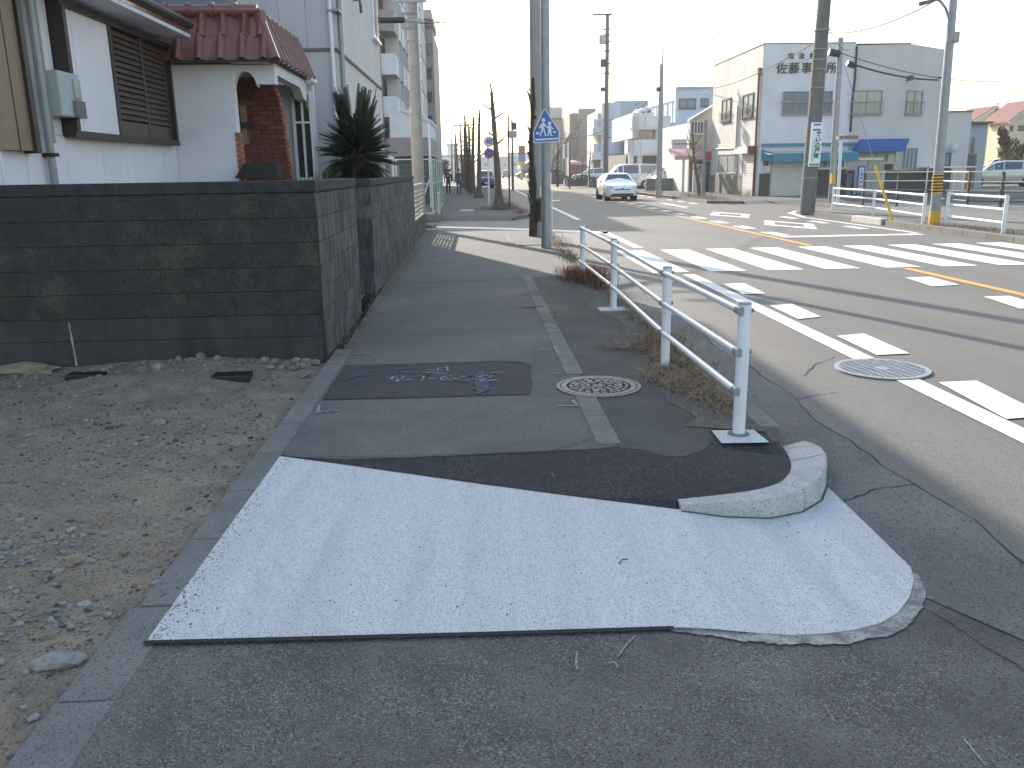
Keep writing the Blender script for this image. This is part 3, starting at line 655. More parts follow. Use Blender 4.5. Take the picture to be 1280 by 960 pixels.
def diamond(cx, cy, w, l, t):
    o = [(cx, cy-l), (cx+w, cy), (cx, cy+l), (cx-w, cy)]; s = 1-t
    i = [(cx, cy-l*s), (cx+w*s, cy), (cx, cy+l*s), (cx-w*s, cy)]
    for k in range(4): paint("diamond_mark", [o[k], o[(k+1) % 4], i[(k+1) % 4], i[k]])
diamond(9.45, 25.6, .75, 2.2, .42); diamond(9.4, 31.5, .75, 2.2, .42)
rect("lane_arrow", 9.2, 9.5, 38, 43)
paint("give_way_line", [gp(545, 284.5, ZM), gp(545, 282.6, ZM), gp(640, 285, ZM), gp(760, 289.5, ZM), gp(760, 292, ZM), gp(640, 287.2, ZM)])
px("short_line", ((690, 250.2), (700, 249.8), (700, 251.2), (690, 251.6)))
wl = MB(); a, b = gp(575, 263.3, .004), gp(592, 263.3, .004); wl.add([(a[0], a[1], .004), (b[0], a[1], .004), (b[0], a[1]+.7, .004), (a[0], a[1]+.7, .004)], [(0, 1, 2, 3)]); wl.build("short_line", PAINT_W, walk, recalc=False)
# ================================================================== LEFT: BLOCK WALL
WY = 7.40
wall = thing("block_wall", "dark stained concrete block wall with a cap beside the soil lot", "wall", (-1.4, WY, 0))
H1 = 1.545
def blocks(face, a0, a1, z0, rows, bw, bh, d, m, seed, joint=.006, dep=.03, vj=.0015):
    r_ = random.Random(seed); me = {}
    for k in range(rows):
        off = (k % 2)*.5*bw
        xs = [a0]; x = a0+(bw-off if off else bw)
        while x < a1-.06: xs.append(x); x += bw
        xs.append(a1)
        for i in range(len(xs)-1):
            w = xs[i+1]-xs[i]-vj
            if w < .03: continue
            key = round(w, 2)
            c = face.p((xs[i]+xs[i+1])/2, z0+bh*(k+.5), d-dep/2+r_.uniform(0, .004))
            if 'b' not in me: me['b'] = unit_box().mesh("block", m)
            sx, sy = (w, dep) if abs(face.u[0]) > .5 else (dep, w)
            piece("block", me['b'], wall, c, (0, 0, 0), (sx, sy, bh-joint))
ff = FRONT(WY)
core = MB(); core.box(-6.5, -1.355, WY+.012, WY+.14, -.3, H1-.10); core.box(-1.48, -1.362, WY+.14, 9.84, -.3, H1-.10)
core.box(-1.50, -1.372, 11.4, 19.5, -.3, 1.43); core.box(-2.6, -1.50, 11.4, 11.52, -.3, 1.43)
core.build("wall_core", WJOINT, wall)
bs = MB(); bs.box(-6.5, -1.352, WY-.012, WY+.02, -.2, .212); bs.box(-6.5, -1.352, WY-.008, WY+.02, .218, .405)
bs.build("wall_base", BLOCK_B, wall)
blocks(ff, -6.5, -1.352, .412, 5, .4, .206, .012, BLOCK, 5)
fs1 = ROADL(-1.35)
blocks(fs1, WY+.0, 9.86, .012, 7, .4, .204, .004, BLOCK_S, 8, vj=.006)
fs2 = ROADL(-1.36)
blocks(fs2, 11.4, 19.5, .012, 7, .4, .200, .004, BLOCK_S, 9, vj=.006)
ff2 = FRONT(11.4); blocks(ff2, -2.55, -1.365, .012, 7, .4, .2, .012, BLOCK_S, 10)
cap = MB(); cap.box(-6.5, -1.335, WY-.02, WY+.17, H1-.098, H1); cap.box(-1.52, -1.335, WY+.172, 9.89, H1-.098, H1-.002)
cap.build("wall_cap", CAPM, wall, bevel=.012)
cap = MB(); cap.box(-2.6, -1.345, 11.37, 11.54, 1.428, 1.52); cap.box(-1.53, -1.345, 11.542, 19.53, 1.428, 1.518); cap.build("wall_cap", CAPM, wall, bevel=.012)
vs = MB(); vs.tube([(-3.51, WY-.012, .0), (-3.515, WY-.014, .13), (-3.52, WY-.012, .24), (-3.527, WY-.012, .38)], [.012, .008, .011, .006], 5); vs.build("white_drip", C_MORTAR, wall)
cs = MB(); cs.tube([(-1.345, WY-.01, 0), (-1.35, WY-.012, .55)], [.018, .01], 5); cs.build("rusty_strip", PALM_T, wall)

# low wall with slat fence
lw = thing("low_block_wall", "low grey block wall carrying a taupe slat fence", "wall", (-1.42, 19.6, 0))
MB().box(-1.54, -1.425, 19.56, 25.1, -.3, .43).build("wall_core", WJOINT, lw)
me = unit_box().mesh("block", BLOCK_S)
for k in range(2):
    y = 19.56+.02
    while y < 25.05:
        y1 = min(25.1, y+(.2 if (k and y < 19.7) else .4)); piece("block", me, lw, (-1.42, (y+y1)/2, .115+.2*k), (0, 0, 0), (.03, y1-y-.01, .192)); y = y1
MB().box(-1.56, -1.40, 19.56, 25.12, .432, .46).build("wall_cap", C_OLD, lw)
sf = thing("slat_fence", "taupe horizontal slat fence on the low block wall", "fence", (-1.47, 19.7, .46))
me = MB().box(-.008, .008, -2.6, 2.6, -.031, .031).mesh("slat", FENCE_T)
for k in range(7): piece("slat", me, sf, (-1.47, 22.3, .53+.112*k))
me = MB().box(-.025, .025, -.025, .025, 0, .8).mesh("post", FENCE_T)
for y in (19.72, 21.4, 23.2, 24.9): piece("post", me, sf, (-1.51, y, .46))
MB().box(-1.5, -1.44, 19.68, 24.92, 1.255, 1.29).build("top_rail", FENCE_T, sf)

# ================================================================== WHITE HOUSE
house = thing("white_house", "white stucco house with brown shutters and a red tiled porch roof", "house", (-4.5, 10, 0))
XF = -3.8
MB().box(-11, XF, 7.2, 11.4, -.1, 3.15).build("wall", STUCCO, house)
fh = ROADL(XF)
me = unit_box().mesh("cladding_board", BOARD_W)
ys = [7.22, 7.6, 8.35, 9.15, 9.75, 10.35, 10.9, 11.39]
for a, b in zip(ys[:-1], ys[1:]):
    piece("cladding_board", me, house, (XF+.006, (a+b)/2, 1.0), (0, 0, 0), (.02, b-a-.008, 1.94))
    if a > 8.3: piece("cladding_board", me, house, (XF+.006, (a+b)/2, 3.12), (0, 0, 0), (.02, b-a-.008, .05))
piece("cladding_board", me, house, (XF+.006, 7.78, 2.56), (0, 0, 0), (.02, 1.1, 1.17)); piece("cladding_board", me, house, (XF+.006, 11.33, 2.56), (0, 0, 0), (.02, .12, 1.17))
# window with a sliding shutter box
win = MB(); a0, a1, z0, z1 = 8.35, 11.22, 2.02, 3.1
fh.box(win, a0, a1, z0-.06, z0, 0, .13); fh.box(win, a0, a1, z1, z1+.05, 0, .13)
fh.box(win, a0, a0+.07, z0, z1, 0, .15); fh.box(win, a1-.06, a1, z0, z1, 0, .12); fh.box(win, 9.43, 9.50, z0, z1, .03, .11)
w = win.build("window", BROWN, house)
p_ = MB(); fh.box(p_, a0+.07, 8.60, z0, z1, .02, .10); fh.box(p_, 8.608, 9.43, z0, z1, .02, .10); p_.build("shutter_case", BOARD_W, w)
bk = MB(); fh.box(bk, 9.50, a1-.06, z0, z1, .015, .04); bk.build("shutter_back", BROWN, w)
for b0, b1, d in ((9.51, 10.36, .075), (10.37, 11.15, .05)):
    fr = MB(); fh.box(fr, b0, b0+.04, z0, z1, .04, d+.02); fh.box(fr, b1-.04, b1, z0, z1, .04, d+.02); fh.box(fr, b0+.04, b1-.04, z0, z0+.15, .04, d+.01)
    fr.build("shutter_frame", SLAT, w)
    n = 15
    for k in range(n):
        zc = z0+.17+(z1-z0-.19)*(k+.5)/n; h = .052
        s_ = MB(); q0, q1 = b0+.042, b1-.042
        s_.hexa([fh.p(q0, zc-h/2, d), fh.p(q1, zc-h/2, d), fh.p(q1, zc-h/2, d+.022), fh.p(q0, zc-h/2, d+.022)],
                [fh.p(q0, zc+h/2, d-.028), fh.p(q1, zc+h/2, d-.028), fh.p(q1, zc+h/2, d-.008), fh.p(q0, zc+h/2, d-.008)])
        s_.build("slat", SLAT, w)
# brown shutter box at the frame edge
sb = MB(); fh.box(sb, 7.2, 7.58, 1.82, 3.2, 0, .1); s_o = sb.build("shutter_box", TANWOOD, house)
sb = MB(); fh.box(sb, 7.58, 7.66, 1.80, 3.2, 0, .13); sb.build("trim", BROWN, s_o)
sb = MB(); fh.box(sb, 7.36, 7.37, 1.82, 3.2, .1, .105); sb.build("groove", BROWN, s_o)
dp = MB(); dp.tube([(XF+.07, 7.93, 0), (XF+.07, 7.93, 3.4)], .035, 10); dp.tube([(XF+.05, 8.06, 1.9), (XF+.05, 8.06, 3.4)], .022, 8); dp.build("downpipe", GSTEEL, house)
dk = MB(); dk.box(XF, XF+.12, 7.88, 7.98, 1.78, 1.81); dk.build("pipe_bracket", PALM_T, house)
mb_ = MB(); fh.box(mb_, 8.07, 8.5, 2.13, 2.52, 0, .16); mo = mb_.build("meter_box", POT, house, bevel=.015)
mb_ = MB(); fh.box(mb_, 8.34, 8.47, 2.30, 2.47, .16, .175); mb_.build("meter_window", GLASS_L, mo)
mb_ = MB(); fh.box(mb_, 8.30, 8.49, 2.13, 2.28, .16, .19); mb_.build("meter_cover", P_GREY, mo)
# eave over the window
ev = MB(); ev.box(-12, -3.36, 6.2, 11.05, 3.2, 3.24); e_o = ev.build("eave", STUCCO, house)
ev = MB(); ev.box(-3.42, -3.36, 6.2, 11.05, 3.245, 3.30); ev.build("fascia", TILE, e_o)
ev = MB(); ev.tube([(-3.34, 6.2, 3.34), (-3.34, 11.0, 3.34)], .05, 10); ev.build("gutter", BROWN, e_o)
ev = MB(); ev.hexa([(-12, 6.2, 3.3), (-3.42, 6.2, 3.3), (-3.42, 11.05, 3.3), (-12, 11.05, 3.3)], [(-12, 6.2, 5.3), (-7.5, 6.2, 5.3), (-7.5, 11.05, 5.3), (-12, 11.05, 5.3)]); ev.build("roof", TILE_G, house)
up = MB(); up.box(-11, -4.9, 8.2, 13.8, 3.3, 6.6); up.build("upper_wall", STUCCO, house)
# entrance wall and porch
pw = MB(); pw.box(-4.2, -3.0, 11.40, 11.56, -.1, 2.96); pw.build("porch_wall", STUCCO, house)
hd = [(-3.0, 11.42, 2.93), (-3.0, 11.42, 2.62)]
hd += [(-3.0+.30*(1-math.cos(q))*.5, 11.42, 2.62+.24*math.sin(q)) for q in np.linspace(.15, math.pi*.93, 12)]
hd += [(-2.70, 11.42, 2.70), (-2.47, 11.42, 2.70), (-2.47, 11.42, 2.93)]
MB().prism(hd, (0, .13, 0)).build("arch_header", STUCCO, house)
sh = [(-2.47, 11.55, 2.93), (-2.47, 11.55, 2.82), (-2.47, 13.0, 2.80), (-2.47, 13.25, 2.66), (-2.47, 13.5, 2.64), (-2.47, 13.5, 2.93)]
MB().prism(sh, (-.13, 0, 0)).build("side_header", STUCCO, house)
MB().box(-4.2, -2.5, 11.4, 13.6, 2.94, 2.97).build("porch_ceiling", STUCCO, house)
MB().box(-8, -3.4, 11.5, 13.9, -.1, 3.2).build("inner_wall", STUCCO, house)
# brick buttress
bw_ = MB(); zb0, zb1 = .3, 2.9
def slant(z): return -2.60-.10*(z-1.6)/1.2 - (.10*max(0, z-2.6)/.3)
bw_.prism([(-3.4, 12.52, zb0), (slant(zb0)-.012, 12.52, zb0), (slant(2.6)-.012, 12.52, 2.6), (slant(2.9)-.012, 12.52, 2.9), (-3.4, 12.52, 2.9)], (0, .2, 0))
but = bw_.build("brick_buttress", BMORTAR, house)
me = unit_box().mesh("brick", BRICK); met = unit_box().mesh("brick", BRICK_T)
for k in range(31):
    z = .95+.064*k
    if z > 2.88: break
    x = slant(z)-.004; first = True; xl = -3.38
    x -= (k % 2)*.0
    ww = .1 if k % 2 else .2
    while x-ww > xl-.12:
        w_ = min(ww, x-xl)
        if w_ > .03: piece("brick", me, but, (x-w_/2, 12.515-rnd.uniform(0, .004), z), (0, 0, 0), (w_-.01, .03, .054))
        x -= ww; ww = .2
    piece("brick", met, but, (slant(z)+.006, 12.60, z), (0, 0, 0), (.022, .19, .05))
eb = MB().box(-3.03, -2.965, 11.395, 11.57, .3, .31).build("brick_pier", BMORTAR, house)
for k in range(13):
    for x in (-3.012, -2.980): piece("brick", met, eb, (x, 11.47, 1.3+.066*k), (0, 0, 0), (.028, .17, .056))
il = MB().box(-3.2, -3.13, 12.40, 12.50, 2.0, 2.52); lo = il.build("porch_lamp", TANWOOD, house); MB().box(-3.22, -3.08, 12.38, 12.51, 2.22, 2.3).build("lamp_band", DSTEEL, lo)
pwn = window(house, Face(0, 13.6, 1, 0, 0, -1), -2.72, -2.42, 1.5, 2.8, 2, WSTEEL, GLASS, fw=.04, sill=False, midbar=2.35)
MB().box(-4.0, -2.40, 13.62, 13.75, -.1, 2.9).build("side_wall", STUCCO, house)
# mansard porch roof, tile by tile
rf = MB(); e0 = [(-4.9, 11.15, 2.97), (-2.42, 11.15, 2.97), (-2.42, 13.72, 2.97), (-4.9, 13.72, 2.97)]
t0 = [(-4.9, 11.40, 3.52), (-2.62, 11.40, 3.52), (-2.62, 13.72, 3.52), (-4.9, 13.72, 3.52)]
rf.hexa(e0, t0); rfo = rf.build("porch_roof", BROWN, house)
def tile_mesh(w, h, name="roof_tile", m=TILE):
    # an S tile: broad pan and a roll, in local x (across), y out, z up the slope
    mb = MB(); n = 12; prof = []
    for i in range(n+1):
        t = i/n; x = (t-.5)*w
        yv = .012+.055*math.sin(math.pi*(t/.42)) if t < .42 else .012-.016*math.sin(math.pi*(t-.42)/.58)
        prof.append((x, yv))
    vs = [(x, y, -h/2) for x, y in prof]+[(x, y-.012, h/2) for x, y in prof]
    vs += [(x, y-.016, -h/2) for x, y in prof]
    k = n+1
    fs = [(i, i+1, k+i+1, k+i) for i in range(n)]+[(2*k+i, 2*k+i+1, i+1, i) for i in range(n)]
    me = mb.add(vs, fs).mesh(name, m, smooth=True); return me
slF = math.atan2(.25, .55); L_ = math.hypot(.25, .55)
tm = tile_mesh(.262, L_/2+.03)
def tile_rot(normal_yaw, slope):
    return (Matrix.Rotation(normal_yaw, 4, 'Z') @ Matrix.Rotation(slope, 4, 'X')).to_euler()
for rrow in range(2):
    for i in range(9):
        x = -2.60-.26*i+(.02 if rrow else 0)
        t = (rrow+.5)/2
        if i == 0 and rrow == 1: x -= .06
        piece("roof_tile", tm, rfo, (x, 11.15+.25*t-.03-(.012 if rrow == 0 else 0), 2.97+.55*t), tile_rot(math.pi, slF))
slR = math.atan2(.20, .55); tmr = tile_mesh(.262, .22)
for rrow in range(3):
    for i in range(9):
        y = 11.36+.265*i; t = (rrow+.5)/3
        piece("roof_tile", tmr, rfo, (-2.42-.2*t+.03-.006*rrow, y, 2.97+.55*t), tile_rot(-math.pi/2, slR))
hip = MB().tube([(-2.40, 11.13, 2.95), (-2.60, 11.37, 3.5)], [.075, .06], 10); hip.build("hip_tile", TILE, rfo)
me = MB().tube([(-.14, 0, 0), (.14, 0, 0)], .07, 12).mesh("ridge_tile", TILE, smooth=True)
mc = MB().tube([(-.028, 0, 0), (.028, 0, 0)], .092, 12).mesh("ridge_collar", TILE, smooth=True)
for i in range(6):
    piece("ridge_tile", me, rfo, (-2.75-.28*i, 11.37, 3.56)); piece("ridge_collar", mc, rfo, (-2.88-.28*i, 11.37, 3.565))
me2 = MB().tube([(0, -.13, 0), (0, .13, 0)], .05, 8).mesh("ridge_tile", TILE, smooth=True)
for i in range(9): piece("ridge_tile", me2, rfo, (-2.62, 11.5+.26*i, 3.54))
gut = MB().tube([(-2.40, 13.4, 2.95), (-2.40, 13.8, 2.95)], .045, 8).build("roof_gutter", WSTEEL, rfo)
dr = MB(); dr.hexa([(-5.2, 11.6, 3.55), (-3.0, 11.6, 3.55), (-3.0, 14, 3.55), (-5.2, 14, 3.55)], [(-5.2, 12.6, 4.1), (-3.4, 12.6, 4.1), (-3.4, 13.2, 4.1), (-5.2, 13.2, 4.1)]); dr.build("rear_roof", TILE_G, house)
me = MB().tube([(-.16, 0, 0), (.16, 0, 0)], .06, 8).mesh("ridge_tile", TILE_G, smooth=True)
for i in range(5): piece("ridge_tile", me, house, (-3.15-.3*i, 11.62, 3.62))
bx = MB().box(-3.05, -2.62, 11.75, 12.1, 1.55, 1.74); bx.prism([(-3.2, 11.8, 1.55), (-3.05, 11.8, 1.55), (-3.05, 11.8, 1.74)], (0, .3, 0))
tag(bx.build("mailbox", BLACKP), "dark slatted box on the house side of the wall below the porch", "mailbox")

house.scale = (1.058, 1.058, 1.058); house.location = (-4.761, 10.58, -.093)

# ================================================================== GREY BUILDING BEHIND
gb = thing("grey_building", "pale grey sided building with white drainpipes behind the red roofed porch", "building", (-3.5, 16, 0))
GX, GY0, GY1, GH = -2.35, 15.9, 23.4, 6.34
MB().box(-11, GX-.02, GY0+.02, GY1, -.2, GH).build("wall", SIDING, gb)
MB().box(-11, -4.45, GY0+.4, GY1-.4, GH, 9.1).build("added_shade_storey", SIDING, gb)  # unseen set-back storey, added to throw shade over the foreground
me = unit_box().mesh("siding_panel", SIDING)
fgr, fgf = ROADL(GX-.02), FRONT(GY0+.02)
ph = [(0.0, 3.66), (3.72, GH-.05)]
n = 17
for zz0, zz1 in ph:
    for i in range(n):
        a, b = GY0+.05+(GY1-GY0-.05)*i/n, GY0+.05+(GY1-GY0-.05)*(i+1)/n
        piece("siding_panel", me, gb, (GX-.01, (a+b)/2, (zz0+zz1)/2), (0, 0, 0), (.02, b-a-.012, zz1-zz0))
    for i in range(9):
        a, b = GX-.03-.46*i, GX-.03-.46*(i+1)
        piece("siding_panel", me, gb, ((a+b)/2, GY0+.01, (zz0+zz1)/2), (0, 0, 0), (abs(b-a)-.006, .02, zz1-zz0))
bnd = MB(); fgr.box(bnd, GY0, GY1, 3.665, 3.715, 0, .05); fgf.box(bnd, -7, GX+.02, 3.665, 3.715, 0, .05); bnd.build("storey_band", P_GREY, gb)
pp = MB(); pp.tube([(GX-.06, GY0-.05, 0), (GX-.06, GY0-.05, GH)], .035, 8); pp.build("drainpipe", WSTEEL, gb)
pp = MB(); pp.tube([(GX+.06, GY0+.25, 0), (GX+.06, GY0+.25, GH)], .045, 8); pp.build("drainpipe", GSTEEL, gb)
for z in (1.5, 2.9, 4.3, 5.4): MB().box(GX-.11, GX+.11, GY0-.1, GY0+.3, z, z+.03).build("pipe_clamp", GSTEEL, gb)
window(gb, fgr, 21.9, 22.9, 4.75, 6.0, 1, WSTEEL, GLASS_F, fw=.07)
hk = MB(); hk.tube([(GX, 18.7, 5.0), (GX+.12, 18.7, 5.0), (GX+.14, 18.7, 4.85), (GX+.14, 18.7, 4.75)], .03, 8); hk.tube([(GX+.05, 18.7, 4.98), (GX+.05, 18.7, 5.7)], .02, 6); hk.build("vent_pipe", DARKW, gb)

# ================================================================== SAGO PALM
palm = thing("sago_palm", "dark spiky sago palm behind the block wall beside the grey building", "palm", (-1.90, 14.4, 0))
PC = np.array([-1.90, 14.4, 0])
MB().tube([(-1.88, 14.4, 0), (-1.90, 14.42, 1.0), (-1.91, 14.4, 1.75), (-1.91, 14.4, 2.2)], [.22, .2, .22, .12], 12).build("trunk", PALM_T, palm)
def frond_mesh(L, droop, n=16):
    mb = MB(); pts = []
    for i in range(n+1):
        t = i/n; pts.append(Vector((L*t*(1-.15*droop*t), 0, -droop*L*t*t*.55)))
    mb.tube(pts, [.008*(1-.8*i/n) for i in range(n+1)], 4)
    for i in range(2, n+1):
        t = i/n; l = .15*L*(1.15-abs(t-.45)*1.3); p = pts[i]
        for s in (-1, 1):
            d = Vector((.55, s*.8, .28)).normalized()*l; w = Vector((.03*L+.003, 0, 0)); q = p+d
            mb.add([p-w, p+w, q], [(0, 1, 2)])
    return mb.mesh("frond", PALM, recalc=False)
fm_ = [frond_mesh(.55, .25), frond_mesh(.5, .6), frond_mesh(.5, -.1)]
r_ = random.Random(4)
for i in range(560):
    a = r_.uniform(0, 6.283); k = r_.random()
    el = R(-50+120*k); m_ = fm_[0 if k > .4 else 1]
    zc = 1.5+.72*k; rad = .06+.14*(1-k)
    s = r_.uniform(.5, .98)*(1.05-.25*abs(k-.45))
    if i >= 500: zc = r_.uniform(2.2, 2.35); s = r_.uniform(.9, 1.25); el = R(r_.uniform(64, 86)); m_ = fm_[2]; a = r_.choice([r_.gauss(3.1, .5), r_.gauss(0, .5)])
    loc = PC+np.array([rad*math.cos(a), rad*math.sin(a), zc])
    rot = (Matrix.Rotation(a, 4, 'Z') @ Matrix.Rotation(-el, 4, 'Y') @ Matrix.Rotation(r_.uniform(-.9, .9), 4, 'X')).to_euler()
    piece("frond", m_, palm, loc, rot, (s, s, s))
wd = MB()
for i in range(60):
    x, y = rnd.gauss(-2.25, .25), 14.0+rnd.uniform(-.3, .5); h = rnd.uniform(.08, .22); a = rnd.uniform(-.1, .1)
    wd.add([(x-.012, y, 1.42), (x+.012, y, 1.42), (x+a, y+rnd.uniform(-.05, .05), 1.5+h)], [(0, 1, 2)])
wd.box(-2.6, -1.9, 13.7, 14.6, 1.2, 1.42)
tag(wd.build("weeds", GREENS, recalc=False), "small green weeds growing along the top behind the block wall", "weeds", kind='stuff')

# ================================================================== FURTHER DOWN ON THE LEFT
up_ = thing("utility_pole", "grey concrete utility pole behind the slat fence at the side street", "utility pole", (-1.66, 25.9, 0))
MB().tube([(-1.66, 25.9, -.2), (-1.62, 25.9, 6.9)], [.185, .14], 16).build("pole_shaft", CPOLE, up_, smooth=True)
ca = MB(); 
for z, l in ((6.2, .5), (5.7, .35), (6.6, .7)): ca.box(-1.7-l, -1.7+l, 25.72, 25.78, z, z+.07)
for z in (5.5, 5.9, 6.4): ca.tube([(-1.9, 25.75, z), (-1.5, 25.72, z+.05)], .03, 6)
ca.build("crossarm", GSTEEL, up_)
for z in (3.2, 4.4, 5.2): MB().tube([(-1.65, 25.9, z), (-1.65, 25.9, z+.03)], .182, 16).build("pole_band", GSTEEL, up_)
p0 = W(473, 25, 24.6); p1 = W(503, 25, 25.7)
cl = MB(); cl.tube([p0, p1], .085, 10); tag(cl.build("splice_closure", BLACKP, smooth=True), "black cable splice closure hanging by the left utility pole crossarm", "cable closure")

# pale mesh fence at the corner of the next plot
mf = thing("mesh_fence", "pale green framed mesh fence at the corner beyond the side street", "fence", (-1.5, 31.2, 0))
fm2 = MB(); pm = MB(); xs = [-1.5, -2.1, -2.75, -3.4, -4.05, -4.7]
for x in xs: fm2.box(x-.03, x+.03, 31.15, 31.21, -.1, 2.05)
for z in (.12, 1.15, 2.0): fm2.box(-4.7, -1.5, 31.155, 31.205, z, z+.05)
for y in (33.0, 35.0, 37.0, 39.0, 41.0): fm2.box(-1.53, -1.47, y-.03, y+.03, -.1, 2.05)
for z in (.12, 1.15, 2.0): fm2.box(-1.525, -1.475, 31.2, 41, z, z+.05)
fm2.tube([(-1.55, 31.1, 1.4), (-2.1, 30.7, .0)], .03, 6); fm2.tube([(-1.3, 31.25, 0), (-1.3, 31.25, .85), (-1.3, 32.4, .85), (-1.3, 32.4, 0)], .03, 6)
fm2.build("fence_frame", MESHF, mf)
def wire_panel(L, ax):
    mb = MB()
    for k in range(int(L/.055)):
        o = -L/2+.05+k*.055
        mb.box(*((o-.006, o+.006, -.006, .006) if ax == 0 else (-.006, .006, o-.006, o+.006)), -.9, .9)
    for z in np.arange(-.85, .9, .2): mb.box(*((-L/2, L/2, -.004, .004) if ax == 0 else (-.004, .004, -L/2, L/2)), z, z+.01)
    return mb.mesh("mesh_panel", MESHP)
me = wire_panel(.58, 0); me2 = wire_panel(1.85, 1)
for a, b in zip(xs[:-1], xs[1:]): piece("mesh_panel", me, mf, ((a+b)/2, 31.185, 1.07), (0, 0, 0), (1, 1, 1))
for y in (32.1, 34, 36, 38, 40): piece("mesh_panel", me2, mf, (-1.5, y, 1.07))
tag(MB().box(-3.2, -1.25, 30.6, 32.6, -.12, .12).build("concrete_plinth", C_OLD, bevel=.02), "low grey concrete plinth under the mesh fence corner", "plinth")

# gabled shed with pale panels
gs_ = thing("gabled_shed", "small shed with pale blue gable panels above a mauve wall", "shed", (-2.9, 40, 0))
x0, _, z0 = W(509, 205, 40); x1 = W(541, 205, 40)[0]; zb = W(520, 195, 40)[2]; zt = W(520, 172, 40)[2]; za = W(510, 138, 40)[2]; ze = W(541, 152, 40)[2]
x0 -= .7
MB().box(x0, x1-.05, 40.0, 46, zb, zt).build("wall", MAUVE, gs_)
MB().prism([(x0, 40.0, zt+.01), (x1-.05, 40, zt+.01), (x1-.05, 40, ze), (x0+.5, 40, za), (x0, 40, za-.1)], (0, 6, 0)).build("gable_panel", PALEW, gs_)
MB().prism([(x0+.5, 39.9, za), (x1, 39.9, ze-.05), (x1, 39.9, ze+.08), (x0+.5, 39.9, za+.14)], (0, 6.2, 0)).build("roof", PALEW, gs_)
pt = MB()
for x in (x0+.05, x0+1.2, x1-.12): pt.box(x-.06, x+.06, 40.05, 40.17, -.1, zb)
pt.build("carport_post", WSTEEL, gs_)
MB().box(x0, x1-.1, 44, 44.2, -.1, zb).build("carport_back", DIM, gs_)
br = MB(); br.box(x1-.16, x1-.06, 39.93, 39.99, zb, ze-.05); br.build("corner_trim", WSTEEL, gs_)

def balcony_stack(root, X, y0, y1, zs, depth=1.2, m=None, rail=True):
    m = m or PALEW
    for z in zs:
        b = MB(); b.box(X, X+depth, y0, y1, z-.12, z); b.box(X+depth-.08, X+depth, y0+.08, y1-.08, z, z+1.05); b.box(X, X+depth-.08, y0, y0+.08, z, z+1.05); b.box(X, X+depth-.08, y1-.08, y1, z, z+1.05)
        b.build("balcony", m, root)
ap = thing("apartment_block", "mauve apartment block with white balconies beyond the grey building", "apartment block", (-8, 52, 0))
AX, AY0, AY1, AH = -4.98, 50.0, 64.0, 11.3
MB().box(-18, AX, AY0, AY1, -.2, AH).build("wall", MAUVE, ap)
MB().box(-18.4, AX+.75, AY0-.5, AY1+.3, AH+.02, AH+.35).build("roof", PALEW, ap)
fa = ROADL(AX); fb = FRONT(AY0)
for k in range(4):
    z = 2.5+2.25*k
    for m_, y in enumerate(np.arange(AY0+.1, AY1-2.5, 2.7)):
        b = MB(); b.box(AX, AX+.8, y, y+2.3, z-.14, z); b.box(AX+.72, AX+.8, y+.08, y+2.22, z, z+.95); b.box(AX, AX+.72, y, y+.08, z, z+.95); b.box(AX, AX+.72, y+2.22, y+2.3, z, z+.95)
        b.build("balcony", PALEW if (k+m_) % 3 else MAUVE, ap)
        window(ap, fa, y+.3, y+2.0, z+.15, z+1.95, 2, DSTEEL, GLASS, sill=False)
        MB().box(AX, AX+.85, y+2.42, y+2.52, z-.1, z+2.1).build("party_screen", PALEW, ap)
for z in (4.75, 7.0, 9.25): MB().box(-18, AX+.01, AY0-.04, AY0-.002, z-.06, z+.06).build("storey_band", BROWNW, ap)
window(ap, fb, -6.4, -5.5, 6.2, 7.4, 1, ALU, GLASS)
MB().box(-18, AX+.5, AY0-.9, AY0-.05, 2.3, 2.5).build("canopy", WSTEEL, ap)
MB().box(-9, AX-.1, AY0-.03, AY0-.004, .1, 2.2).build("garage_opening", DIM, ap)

tw = thing("tower_block", "tall grey blue tower block behind the left concrete pole", "tower block", (-8, 68, 0))
TX = -3.9
MB().box(-20, TX, 66, 78, -.2, 15.8).build("wall", TOWER, tw)
ft, fr_ = FRONT(66), ROADL(TX)
ln = MB()
for z in np.arange(2.6, 15.5, 2.6): ft.box(ln, -20, TX, z-.04, z+.04, 0, .03); fr_.box(ln, 66, 78, z-.04, z+.04, 0, .03)
ln.build("storey_joint", DARKW, tw)
for z in np.arange(3.0, 14, 2.6): window(tw, ft, -5.6, -5.0, z+.3, z+1.7, 1, ALU, GLASS, sill=False); window(tw, fr_, 69, 71, z+.3, z+1.8, 2, ALU, GLASS)
pd = MB(); pd.tube([(TX+.12, 66.3, 0), (TX+.12, 66.3, 15.6)], .09, 8); pd.build("drainpipe", WSTEEL, tw)
MB().box(-4.75, -4.6, 65.7, 66, 2, 15.6).build("vertical_fin", PALEW, tw)
t2 = thing("taupe_tower", "taupe high rise with one column of windows at the end of the left row", "tower block", (-8, 88, 0))
T2X = W(541.5, 60, 86)[0]
MB().box(-22, T2X, 86, 100, -.2, W(541, 37, 86)[2]).build("wall", TOWER2, t2)
MB().box(-20, W(539, 17, 84)[0], 84, 95, W(539, 23, 84)[2], W(539, 12, 84)[2]).build("rooftop_slab", TOWER2, t2)
MB().box(-20, T2X-.9, 84.4, 86, -.2, W(539, 22, 84)[2]).build("stair_core", TOWER, t2)
f2 = FRONT(86)
for v in (62, 92, 122, 152, 180):
    a = W(535, v, 86); window(t2, f2, a[0]-.1, a[0]+.42, a[2]-.5, a[2]+.55, 1, DARKW, GLASS, sill=False)
